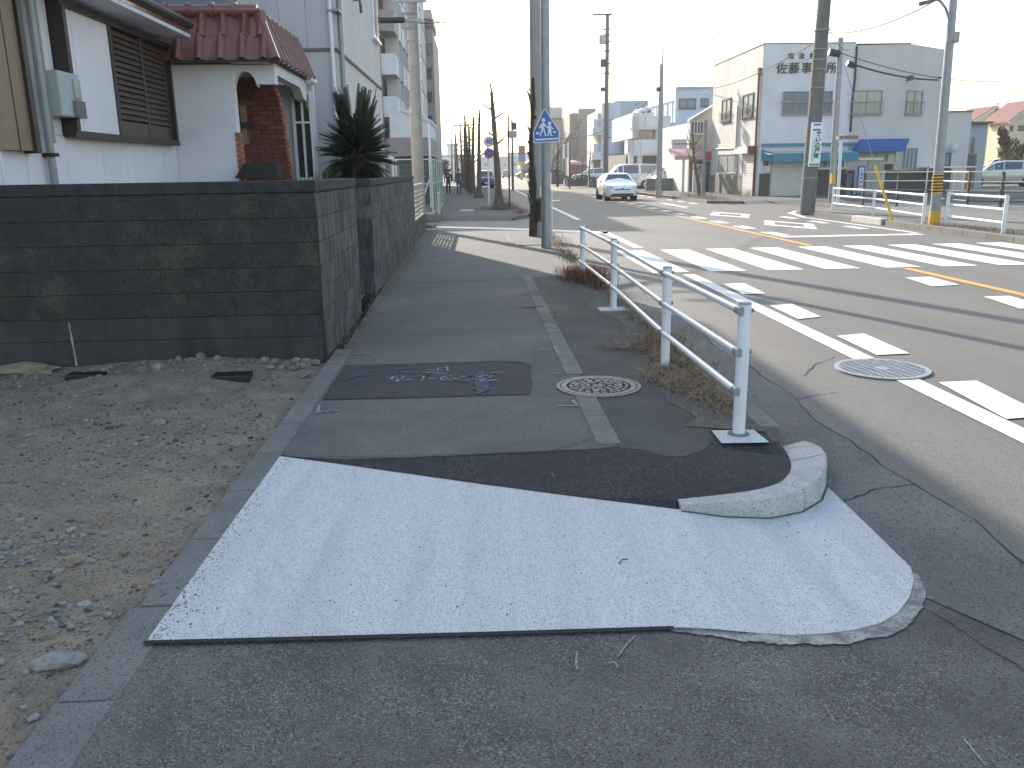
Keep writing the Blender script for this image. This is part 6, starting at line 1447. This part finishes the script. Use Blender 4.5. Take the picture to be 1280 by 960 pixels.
q = W(885.5, 211, 56.75); lg = MB(); ring_mesh(lg, 0, 0, .1, .2, 0, .03, 14); lg.tube([(-.15, -.12, .015), (.15, .12, .015)], .03, 5); o = lg.build("emblem", SIGN_W, v_); o.location = np.array((q[0], 56.75, q[2]))-np.array(v_.location); o.rotation_euler = (R(90), 0, 0)
vend(871.5, 879, 205, PALEW, "white vending machine left of the blue one under the red awning", 57.2)

# ---- terrace house
TY = 76
def AT(u, Y=TY): return W(u, 170, Y)[0]
def ZT(v, u=830, Y=TY): return W(u, v, Y)[2]
th = thing("terrace_house", "pale blue grey three storey house with white curved balconies", "building", (AT(830), TY, 0))
MB().box(AT(843), AT(899), TY, TY+12, ZT(155), ZT(111, 870)).build("upper_wall", PALEB2, th)
MB().box(AT(818), AT(897), TY-.4, TY+12, ZT(192), ZT(154)).build("middle_wall", PALEB2, th)
MB().box(AT(786), AT(897), TY+1.2, TY+12, -.2, ZT(192)).build("ground_wall", DARKW, th)
MB().box(AT(843), AT(899.5), TY-.2, TY+12.2, ZT(111, 870)+.01, ZT(110, 870)+.12).build("roof_edge", PALEB, th)
MB().box(AT(792), AT(818), TY+.6, TY+12, ZT(172), ZT(140)).build("recess_wall", PALEW, th)
fT = FRONT(TY); fT2 = FRONT(TY-.4)
window(th, fT, AT(847), AT(868.5), ZT(136.5), ZT(123.5), 2, DARKW, GLASS_F, fw=.14); window(th, fT, AT(874), AT(884), ZT(134), ZT(123.5), 2, DARKW, GLASS_F, fw=.1)
window(th, fT2, AT(828), AT(832), ZT(173), ZT(157), 1, DARKW, GLASS, fw=.1)
for (ua, ub, va, vb_, nm) in ((789, 831, 146, 160, 0), (784, 834, 175, 192, 1)):
    b = MB(); xa, xb = AT(ua), AT(ub); z0_, z1_ = ZT(vb_), ZT(va); pts = [(xa, TY+.6), (xa, TY-1.0), (xa+.35, TY-1.45), (xa+.9, TY-1.6), (xb, TY-1.6), (xb, TY-.4)]
    for i in range(len(pts)-1):
        p, q = Vector(pts[i]), Vector(pts[i+1]); nn = Vector((-(q-p).y, (q-p).x)).normalized()*.12
        b.hexa([(p.x, p.y, z0_), (q.x, q.y, z0_), (q.x-nn.x, q.y-nn.y, z0_), (p.x-nn.x, p.y-nn.y, z0_)], [(p.x, p.y, z1_), (q.x, q.y, z1_), (q.x-nn.x, q.y-nn.y, z1_), (p.x-nn.x, p.y-nn.y, z1_)])
    b.prism([(x, y, z0_-.15) for x, y in pts], (0, 0, .14)); b.build("balcony", PALEW, th)
bw2 = MB(); fT.box(bw2, AT(800), AT(815), ZT(174), ZT(161), -.3, .02); bw2.build("balcony_glazing", GLASS, th)
tr = MB()
for i in range(7):
    u = 797+i*6.5; tr.tube([(AT(u), TY-1.2, ZT(146)), (AT(u), TY-1.2, ZT(139-i*1.6)), (AT(u-4), TY-.1, ZT(137-i*1.6))], .07, 5)
for i in range(5): tr.tube([(AT(815+i*6), TY-.4, ZT(154)), (AT(815+i*6), TY-.4, ZT(133-i*1.5))], .06, 5)
tr.tube([(AT(794), TY-1.2, ZT(141)), (AT(838), TY-1.2, ZT(128))], .09, 5); tr.build("roof_terrace_frame", PALEW, th)
dk2 = MB(); dk2.prism([(AT(800), TY+.5, ZT(140)), (AT(815), TY+.5, ZT(140)), (AT(817), TY+.5, ZT(133)), (AT(803), TY+.5, ZT(134))], (0, 4, 0)); dk2.build("terrace_roof", DARKW, th)
cpl = MB()
for u in (786, 797, 845): x = AT(u); cpl.box(x-.2, x+.2, TY-1.3, TY-1.0, -.1, ZT(190))
cpl.build("column", PALEW, th)

# ---- blue grey block with rounded stair tower
BY = 98
def AB_(u, Y=BY): return W(u, 170, Y)[0]
def ZB(v, Y=BY): return W(770, v, Y)[2]
bb2 = thing("blue_grey_block", "blue grey apartment building with a rounded corner and white stacked balconies", "building", (AB_(780), BY, 0))
MB().box(AB_(768), AB_(819), BY, BY+16, -.2, ZB(126)).build("wall", PALEB, bb2)
MB().tube([(AB_(768), BY+1.2, -.1), (AB_(768), BY+1.2, ZB(128))], [1.35, 1.35], 24).build("stair_tower", PALEB2, bb2, smooth=True)
MB().box(AB_(757), AB_(768), BY+2, BY+16, -.2, ZB(133)).build("side_wing", PALEB, bb2)
for v0, v1 in ((168, 148), (199, 179)):
    xa, xb = AB_(741.5), AB_(757); b = MB(); b.box(xa, xb, BY+.6, BY+4.5, ZB(v0), ZB(v0-9)); b.box(xa+.15, xb, BY+.7, BY+4.5, ZB(v0-9)+.003, ZB(v1)); b.build("balcony", PALEW, bb2)
    g = MB(); g.box(xa+.6, xb-.4, BY+.68, BY+.7, ZB(v0-10), ZB(v1+2)); g.build("balcony_opening", PALEB, bb2)
MB().box(AB_(749), AB_(758), BY+1.5, BY+5, ZB(179)+.01, ZB(140)).build("landing_wall", BEIGEW, bb2); MB().box(AB_(746), AB_(757), BY+2.5, BY+5, -.1, ZB(199)-.01).build("ground_wall", DARKW, bb2)
MB().box(AB_(778), AB_(792), BY-1, BY-.2, ZB(200), ZB(165)).build("dark_roof_shed", DARKW, bb2)
sj = MB()
for v in (150, 172, 193): sj.box(AB_(768)-1.38, AB_(819), BY-.2, BY-.001, ZB(v)-.04, ZB(v)+.04)
sj.build("storey_joint", DARKW, bb2)

# ---- brown block, beige hall, long dark roof
CY_ = 122
def AC(u, v=170, Y=CY_): return W(u, v, Y)[0]
def ZC(v, Y=CY_, u=715): return W(u, v, Y)[2]
bbk = thing("brown_block", "plain brown tiled block behind the parked white wagon", "building", (AC(730), CY_, 0))
MB().box(AC(723), AC(745), CY_, CY_+18, -.2, ZC(136)).build("wall", BROWNW, bbk)
MB().box(AC(713), AC(723)-.02, CY_+1, CY_+18, -.2, ZC(141)).build("side_wing", BROWNW, bbk)
pnk = MB(); pnk.prism([(AC(711), CY_-2.2, ZC(203)), (AC(711), CY_-2.2, ZC(206)), (AC(711), CY_, ZC(203)), (AC(711), CY_, ZC(200))], (AC(731)-AC(711), 0, 0)); pnk.build("pink_awning", PINKAWN, bbk)
p2_ = MB(); p2_.box(AC(731), AC(747), CY_-1.6, CY_-.01, ZC(206), ZC(200)); p2_.build("mauve_awning", MAUVE, bbk)
st_ = MB(); n = 12
for i in range(n):
    u = 689+i*3.0; v = 207-i*4.3; st_.prism([(AC(u), CY_-1.2, ZC(v)), (AC(u+3.4), CY_-1.2, ZC(v-4.6)), (AC(u+3.4), CY_-1.2, ZC(v-13)), (AC(u), CY_-1.2, ZC(v-8.5))], (0, .15, 0))
for u in (689, 704, 722): st_.box(AC(u)-.15, AC(u)+.15, CY_-1.2, CY_-.9, -.1, ZC(205-(u-689)*1.4))
st_.build("outside_stair", DARKW, bbk)
DY_ = 135
def AD(u, v=170, Y=DY_): return W(u, v, Y)[0]
def ZD(v, Y=DY_, u=700): return W(u, v, Y)[2]
bh = thing("beige_hall", "beige hall with a dark eave and a plant room behind the crossing sign", "building", (AD(700), DY_, 0))
MB().box(AD(676), AD(723), DY_, DY_+20, -.2, ZD(149)).build("wall", BEIGEW, bh); MB().box(AD(675), AD(724), DY_-.6, DY_+20, ZD(149)+.01, ZD(147.8)).build("eave", DARKW, bh)
MB().box(AD(684), AD(704.5), DY_+2, DY_+12, ZD(147.8)+.01, ZD(132.5)).build("plant_room", BEIGEW, bh); rl2 = MB()
for i in range(8): u = 684.5+i*2.8; rl2.box(AD(u)-.04, AD(u)+.04, DY_+2.1, DY_+2.2, ZD(132.4), ZD(130))
rl2.box(AD(684), AD(704.5), DY_+2.1, DY_+2.2, ZD(130.3), ZD(129.8)); rl2.build("roof_railing", PALEB, bh)
EY_ = 175
lr = thing("long_dark_shed", "long low dark roofed building far beyond the ivy wrapped pole", "building", (W(668, 200, EY_)[0], EY_, 0))
q = [W(652, 208, EY_), W(684, 188, EY_), W(692, 188, EY_), W(692, 212, EY_), W(652, 212, EY_)]
MB().prism(q, (0, 20, 0)).build("roof_body", DARKW, lr)
for i, (u0, u1, v0, v1, Y, m, lb) in enumerate(((601, 651, 197, 216, 260, PALEB, "low hazy blue building across the far end of the road"), (636, 690, 192, 210, 300, PALEB2, "wide pale far building under the billboard"), (560, 571, 182, 216, 240, PALEW, "pale narrow building at the far left end of the pavement"), (571, 588, 196, 216, 200, CREAMW, "sunlit far pale building between the distant street trees"), (548, 560, 196, 216, 220, PALEW, "far pale house at the vanishing point of the left pavement"))):
    a, b = W(u0, v1, Y), W(u1, v0, Y); t = thing("far_building", lb, "building", (a[0], Y, 0)); MB().box(a[0], b[0], Y, Y+12, -.2, b[2]).build("wall", m, t); MB().box(a[0]-.3, b[0]+.3, Y-.3, Y+12.3, b[2]+.01, b[2]+.5).build("roof", DARKW if i % 2 else PALEB, t)
    for k in range(4):
        x = a[0]+(b[0]-a[0])*(k+.3)/4.2; window(t, FRONT(Y), x, x+(b[0]-a[0])/9, b[2]*.5, b[2]*.75, 1, ALU, GLASS, fw=.15, sill=False)
q = W(549, 210, 120); leafy("street_tree", "small dark evergreen tree at the end of the left row of buildings", (q[0], 120, q[2]+.1), (1.5, 1.2, 1.0), LEAF_D, 900, 70, .2, cat="tree", trunk=.14)

# planters and low dark things in front of the far right row
for i, (u0, u1, v0, v1, Y) in enumerate(((719, 735, 219, 229, 84), (739, 754, 221, 232, 80), (706, 718, 220, 228, 90), (689, 704, 212, 226, 96), (753, 766, 222, 231, 82))):
    a, b = W(u0, v1, Y), W(u1, v0, Y); t = thing("planter", ("low dark planter box in front of the white wagon, %s" % ("nearest the slim road pole", "right of the slim sapling", "left of the slim road pole", "tall one by the crossing sign", "just behind the moving car")[i]), "planter", (a[0], Y, 0))
    MB().box(a[0], b[0], Y, Y+.9, 0, b[2]*.72).build("trough", DARKW, t, bevel=.03); lf = MB(); rr_ = random.Random(80+i)
    for _ in range(160):
        p = Vector((rr_.uniform(a[0], b[0]), Y+rr_.uniform(0, .9), b[2]*rr_.uniform(.65, 1.0))); s = .1; u_ = Vector((rr_.gauss(0, 1), rr_.gauss(0, 1), rr_.gauss(0, 1))).normalized(); w_ = u_.orthogonal(); lf.add([p-u_*s, p+w_*s*.5, p+u_*s, p-w_*s*.5], [(0, 1, 2, 3)])
    lf.build("foliage", LEAF_D, t, recalc=False)
lw2 = thing("low_parking_wall", "low grey parking wall in front of the white sedan and people carrier", "wall", (W(808, 226, 66)[0], 62, 0))
a, b = W(806, 232, 63), W(866, 225, 63); MB().box(a[0], b[0], 62.5, 62.8, -.1, b[2]+.1).build("wall_body", C_OLD, lw2); MB().box(a[0]-.03, b[0]+.03, 62.45, 62.85, b[2]+.102, b[2]+.16).build("wall_cap", P_GREY, lw2)
# saplings and slim poles on the far pavement
def sapling(u, v, Y, vt, label, seed, r=.06, lean=0):
    a = W(u, v, Y); zt = W(u, vt, Y)[2]; t = thing("sapling", label, "tree", (a[0], Y, 0)); r_ = random.Random(seed)
    P = [(a[0]+lean*k+.05*math.sin(k*6+seed), Y, zt*k) for k in np.linspace(0, 1, 9)]; MB().tube(P, [r*(1.2-.7*k) for k in np.linspace(0, 1, 9)], 7).build("trunk", BARK, t, smooth=True)
    lm = MB()
    for i in range(12):
        k = r_.uniform(.4, .95); p = P[int(k*8)]; s = r_.choice((-1, 1)); L = r_.uniform(.3, .8)*zt/4; lm.tube([p, (p[0]+s*L*.5, p[1], p[2]+L*.5), (p[0]+s*L*.6, p[1], p[2]+L)], [r*.4, r*.25, r*.1], 5)
    lm.build("limb", BARK, t); return t
sapling(873, 246, 49, 160, "slim leaning bare sapling in front of the awning shop", 1, .1, -.5)
sapling(737, 233, 78, 188, "thin bare sapling before the planters left of the moving car", 2, .09)
sapling(697, 231, 82, 176, "bare sapling right of the crossing sign pole", 3, .11)
sapling(728, 232, 92, 195, "thin bare sapling behind the vertical white sign", 4, .08)
t = pole("slim_pole", "slim green pole beside the leaning sapling and the blue vending machine", W(879, 245, 50)[0], 50, W(879, 150, 50)[2], .09, .08, MESHP, "pole")
t = pole("sign_pole", "slim grey pole carrying a vertical white sign over the far pavement", W(712, 233, 80)[0], 80, W(712, 172, 80)[2], .09, .08, CPOLE_D, "sign pole")
a, b = W(704, 198, 79.8), W(710.5, 180, 79.8); MB().box(a[0], b[0], 79.7, 79.9, a[2], b[2]).build("sign_board", SIGN_W, t); sg = MB(); h_ = b[2]-a[2]
for k in range(6): sg.box(a[0]+.13, b[0]-.13, 79.685, 79.7, a[2]+.12+h_*.15*k, a[2]+.12+h_*.15*k+h_*.09)
sg.build("sign_lettering", RUST, t); MB().box(b[0], W(712, 185, 80)[0], 79.9, 79.98, b[2]-.4, b[2]-.34).build("sign_arm", DSTEEL, t)
b = W(714, 226, 80); MB().box(b[0]-.45, b[0]+.4, 79.3, 79.9, .1, .7).build("roadside_cabinet", DARKW, t)

# ---- tall poles on the right
tpole = pole("utility_pole", "tall distant utility pole with a crossarm and grey can transformer", W(757, 238, 66)[0], 66, W(757, 17, 66)[2], .2, .13, CPOLE_D)
def XP(u, v, Y=66): return W(u, v, Y)
ca = MB(); a, b = XP(741, 19), XP(765, 19); ca.box(a[0], b[0], 65.8, 65.9, a[2]-.06, a[2]+.06)
for u in (741, 748, 763): q = XP(u, 17); ca.tube([(q[0], 65.85, q[2]-.1), (q[0], 65.85, q[2]+.2)], .04, 6)
for v in (37, 44, 52, 64, 80, 92): q = XP(757.5, v); ca.box(q[0]-.25, q[0]+.3, 65.75, 65.9, q[2]-.04, q[2]+.04)
ca.build("crossarm", DSTEEL, tpole)
q0, q1 = XP(752, 56), XP(752, 45); MB().cyl((q0[0], 65.7), .24, q0[2], q1[2], 14).build("transformer", POT, tpole); fx = MB()
for v in (77, 82, 112): q = XP(754, v); fx.box(q[0]-.25, q[0]+.1, 65.6, 65.8, q[2]-.14, q[2]+.14)
fx.build("pole_fittings", DSTEEL, tpole)
lp2 = pole("lamp_pole", "slim grey lamp pole with a thin mast in front of the terrace house", W(824, 246, 50)[0], 50, W(826, 60, 50)[2], .14, .045, GSTEEL, "lamp pole")
q = W(826, 80, 50); MB().tube([(q[0]+.03, 50, -.1), (q[0]+.05, 50, q[2])], [.14, .10], 12).build("lower_shaft", GSTEEL, lp2, smooth=True); q = W(822.5, 112, 50); MB().box(q[0]-.12, q[0]+.08, 49.8, 50.0, q[2]-.12, q[2]+.12).build("bracket_box", DSTEEL, lp2)
# leaning concrete pole with the vertical notice
PX0, PY0 = 11.95, 30.6
b0 = Vector((11.93, 30.6, -.1)); tt = W(1038, -90, 30.6); b1 = Vector((tt[0]-.0, 30.6, tt[2]))
big = thing("utility_pole", "dark weathered pole with a long vertical notice at the side street corner", "utility pole", (11.93, 30.6, 0))
MB().tube([b0, b1], [.27, .2], 18).build("pole_shaft", CPOLE_D, big, smooth=True)
def along(z): k = (z-b0.z)/(b1.z-b0.z); return b0+(b1-b0)*k
for v in (38, 62, 75, 87, 110, 205, 222): 
    z = W(1024, v, 30.6)[2]; p = along(z); MB().tube([p-Vector((0, 0, .015)), p+Vector((0, 0, .015))], .268, 18).build("pole_band", GSTEEL, big)
z0_, z1_ = W(1017, 208, 30.3)[2], W(1017, 153, 30.3)[2]
def npan(za, zb, m, nm, w=.20, d=.30, parent=None):
    p, q = along(za), along(zb); return MB().hexa([(p.x-w, 30.6-d, za), (p.x+w, 30.6-d, za), (p.x+w, 30.6-d+.03, za), (p.x-w, 30.6-d+.03, za)], [(q.x-w, 30.6-d, zb), (q.x+w, 30.6-d, zb), (q.x+w, 30.6-d+.03, zb), (q.x-w, 30.6-d+.03, zb)]).build(nm, m, parent or big)
nb = npan(z0_, z1_, SIGN_W, "notice"); H_ = z1_-z0_
npan(z1_-H_*.07, z1_-H_*.03, SIGN_B, "notice_header", .12, .304, nb); npan(z1_-H_*.19, z1_-H_*.145, SIGN_B, "notice_band", .13, .304, nb); npan(z0_+.03, z0_+H_*.075, SIGN_G, "notice_footer", .17, .304, nb)
for i, ch in enumerate("でいの屋町"):
    z = z1_-H_*(.27+.125*i); p = along(z); text_obj("notice_lettering", ch, INK if i < 2 else SIGN_G, nb, (p.x+.06, 30.29, z), (R(90), 0, 0), .21, .003, weight=.006)
for i, ch in enumerate("つつじクリ"):
    z = z1_-H_*(.45+.10*i); p = along(z); text_obj("notice_lettering", ch, SIGN_G, nb, (p.x-.09, 30.29, z), (R(90), 0, 0), .13, .003)
nm_ = MB()
for k in range(4): p = along(z0_+.10); nm_.box(p.x-.13+k*.07, p.x-.085+k*.07, 30.285, 30.295, z0_+.08, z0_+.13)
nm_.build("notice_lettering", SIGN_W, nb)
# silver pole and thin white post behind the fence
def lean_pole(name, label, u0, v0, u1, v1, Y, r0_, r1_, m, cat):
    a, b = W(u0, v0, Y), W(u1, v1, Y); t = thing(name, label, cat, (a[0], Y, 0)); MB().tube([(a[0], Y, -.1), b], [r0_, r1_], 14).build("pole_shaft", m, t, smooth=True); return t
sp_ = lean_pole("steel_pole", "silver steel pole right of the dark pole, carrying black cable closures", 1040, 243, 1051, 47, 40, .16, .12, GSTEEL, "pole")
q = W(1041, 224, 39.8); MB().box(q[0]-.1, q[0]+.06, 39.7, 39.84, q[2]-.2, q[2]+.25).build("yellow_guard", YEL, sp_)
MB().tube([W(1036, 65, 39.8), W(1049, 67.5, 39.8)], .16, 10).build("cable_closure", BLACKP, sp_, smooth=True); MB().tube([W(1059, 79, 39.8), W(1068, 82, 39.8)], .14, 10).build("cable_closure", BLACKP, sp_, smooth=True)
wp = lean_pole("street_sign_post", "thin white post with a beige flat panel in front of the blue canopy", 1048, 240, 1052, 168, 38, .075, .065, WSTEEL, "post"); q = W(1058, 171, 38); MB().box(q[0]-.35, q[0]+.5, 37.9, 38.3, q[2]-.1, q[2]+.05).build("panel", TANWOOD, wp)
# lamp post with the black and yellow band
lx = 12.30
lamp = thing("street_lamp", "tall grey lamp post with a yellow foot and a black striped yellow band", "street lamp", (lx, 22.6, 0))
tp_ = W(1195, -40, 22.6)
def lal(z): k = (z+.1)/(tp_[2]+.1); return Vector((lx+(tp_[0]-lx)*k, 22.6, z))
MB().tube([lal(-.1), lal(tp_[2])], [.135, .095], 18).build("post", GSTEEL, lamp, smooth=True)
MB().tube([lal(-.02), lal(.36)], .142, 18).build("yellow_foot", YEL, lamp, smooth=True)
zb0, zb1 = W(1171, 241, 22.6)[2], W(1171, 218, 22.6)[2]; MB().tube([lal(zb0), lal(zb1)], .137, 18).build("warning_band", YEL, lamp, smooth=True); bs_ = MB()
for k in range(6): z = zb0+(zb1-zb0)*(k+.3)/6; bs_.tube([lal(z), lal(z+(zb1-zb0)*.085)], .139, 18)
bs_.build("black_stripes", BLACKP, lamp)
q = W(1190.5, 47, 22.6); MB().tube([q+np.array((0, 0, -.12)), q+np.array((0, 0, .12))], .17, 12).build("clamp_box", GSTEEL, lamp)
arm = [W(1187, 42, 22.55), W(1187, 25, 22.5), W(1182, 10, 22.4), W(1175, 1, 22.3), W(1160, -6, 22.2)]; MB().tube(arm, .035, 8).build("lamp_arm", GSTEEL, lamp, smooth=True); MB().tube([W(1173, -1, 22.3), W(1150, 5, 22.2)], [.03, .055], 8).build("lamp_head", CPOLE_D, lamp, smooth=True)

# ---- white fences at the far kerb
def rfence(label, P, h):
    t = thing("rail_fence", label, "fence", (P[0][0], P[0][1], 0))
    for x, y in P: post(t, x, y, h, .045)
    for k in (.93, .62, .28):
        for (xa, ya), (xb, yb) in zip(P[:-1], P[1:]): MB().tube([(xa, ya, h*k), (xb, yb, h*k)], .032, 10).build("rail", WSTEEL, t, smooth=True)
    return t
rfence("white three rail fence left of the striped lamp post", [(13.15, 31.3), (12.95, 27.6), (12.2, 23.0)], .83)
rfence("shorter white three rail fence right of the striped lamp post", [(12.45, 22.3), (12.18, 19.35)], .88)
MB_w = W(1066, 260, 29); 
gs2 = thing("guy_guard", "yellow leaning guy wire guard behind the white fence", "guy guard", (13, 26.5, 0))
a = gp(1117, 276, 0); b = W(1094, 207, a[1]+.6); MB().tube([(a[0], a[1], -.05), b], [.04, .036], 10).build("guard_tube", YEL, gs2, smooth=True); c = W(1040, 40, a[1]+2); MB().tube([b, W(1055, 80, a[1]+1.5)], .012, 5).build("guy_wire", GSTEEL, gs2)
# brown pipe fence round the parking lot
pfn = thing("pipe_fence", "brown pipe fence with rails tinted as sunlit around the parking lot behind the white fences", "fence", (18, 33, 0))
PF = [W(u, 240, Y) for u, Y in ((1079, 36.0), (1122, 35.0), (1170, 34.0), (1210, 31.0), (1252, 30.0), (1300, 29.0), (1360, 28))]
pp_ = MB().box(-.045, .045, -.045, .045, -.1, 1.3).mesh("post", SOLAR)
for x, y, _ in PF: piece("post", pp_, pfn, (x, y, 0))
for h, m in ((1.28, GLOWRAIL), (.93, GLOWRAIL), (.58, P_GREY), (.25, SOLAR)):
    for (xa, ya, _), (xb, yb, _) in zip(PF[:-1], PF[1:]): MB().tube([(xa, ya-.05, h), (xb, yb-.05, h)], .022, 8).build("rail", m, pfn, smooth=True)
# more posts deeper in the lot
for i, (u, Y) in enumerate(((1205, 46), (1228, 45), (1262, 44), (1276, 43))): pass
# vertical signboard and small things before the annex
sbd = thing("signboard", "vertical white signboard in a blue frame leaning at the annex door", "signboard", (A(1077, 225), OY-.5, 0))
a, b = W(1070, 243, OY-.6), W(1082, 207, OY-.6); MB().box(a[0], b[0], OY-.62, OY-.56, 0, b[2]).build("frame", BLUEAWN, sbd); MB().box(a[0]+.08, b[0]-.08, OY-.635, OY-.621, .12, b[2]-.1).build("panel", SIGN_W, sbd)
for i, ch in enumerate("土地家屋調査"): text_obj("board_lettering", ch, SIGN_B, sbd, ((a[0]+b[0])/2, OY-.64, b[2]-.25-i*.22), (R(90), 0, 0), .2, .003, weight=.006)
mbx = thing("utility_cabinet", "grey wall meter cabinet beside the vertical signboard", "cabinet", (A(1060, 225), OY-.4, 0)); a, b = W(1056, 230, OY-.4), W(1064, 217, OY-.4); MB().box(a[0], b[0], OY-.6, OY-.3, 0, b[2]).build("cabinet_body", DARKW, mbx, bevel=.03)
kb = thing("kerb_block", "short pale new kerb block set in the old kerb by the fence", "kerb block", (11.9, 26, 0)); MB().box(11.80, 12.02, 24.6, 26.6, ZR-.05, .06).build("block_body", C_KERB, kb, bevel=.02)

# ================================================================== OVERHEAD CABLES
def cable(label, p, q, sag, r=.014, group=None):
    p, q = Vector(p), Vector(q); P = [p+(q-p)*t-Vector((0, 0, sag*4*t*(1-t))) for t in np.linspace(0, 1, 17)]
    tag(MB().tube(P, r, 5).build("overhead_cable", CABLE), label, "cable", group)
CG = "overhead cables crossing the sky"
cable("thin cable from the left crossarm over the road to the tall distant pole", W(530, 24, 25.8), W(757, 37, 66), .35, .016)
cable("thin cable from the tall distant pole down towards the dark leaning pole", W(757, 37, 66), W(1030, 38, 31), .5, .014)
cable("bundle of black wires from the left splice closure out past the tower block", W(503, 26, 25.7), W(556, 27, 28), .05, .02)
cable("black cable from the silver pole closure across the annex front", W(1050, 66, 39.8), W(1250, 102, 48), .35, .02)
cable("lower black cable from the second closure across the annex to the right", W(1068, 81, 39.8), W(1173, 100, 46.5), .15, .045)
cable("sunlit cable rising from the terrace house roof to the office corner", W(860, 121, 74), W(1042, 62, 39.8), .15, .016)
cable("second cable from the shop roof up to the dark leaning pole", W(880, 112, 58), W(1030, 46, 30.5), .35, .02)
cable("cable climbing from the dark leaning pole to the lamp arm", W(1034, 41, 30.5), W(1172, -1, 22.3), .25, .018)
cable("cable running right from the annex corner above the cream houses", W(1173, 96, 47.5), W(1300, 115, 60), .3, .02)
cable("faint cable from the brown block up to the blue grey block roof", W(690, 171, 118), W(800, 128, 97), .5, .03)
cable("second faint cable below it near the crossing sign", W(698, 173, 100), W(812, 125, 96), 1.2, .03)

cable("high thin cable from the tall distant pole towards the upper right", W(757, 52, 66), W(1036, 15, 30.6), .6, .014)
cable("thin drop cable from the dark leaning pole to the annex roof corner", W(1034, 30, 30.5), W(1063, 62, 46.8), .3, .014)
# ================================================================== AIR
hm = bpy.data.materials.new("air_haze"); hm.use_nodes = True; hn = hm.node_tree; hn.nodes.clear()
hv = hn.nodes.new("ShaderNodeVolumePrincipled"); hv.inputs["Color"].default_value = (.95, .96, 1, 1); hv.inputs["Density"].default_value = .0006; hv.inputs["Anisotropy"].default_value = .55
ho = hn.nodes.new("ShaderNodeOutputMaterial"); hn.links.new(hv.outputs[0], ho.inputs["Volume"])
hb_ = MB().box(-700, 700, -80, 1600, -1.6, 45).build("haze", hm); hb_['kind'] = 'stuff'
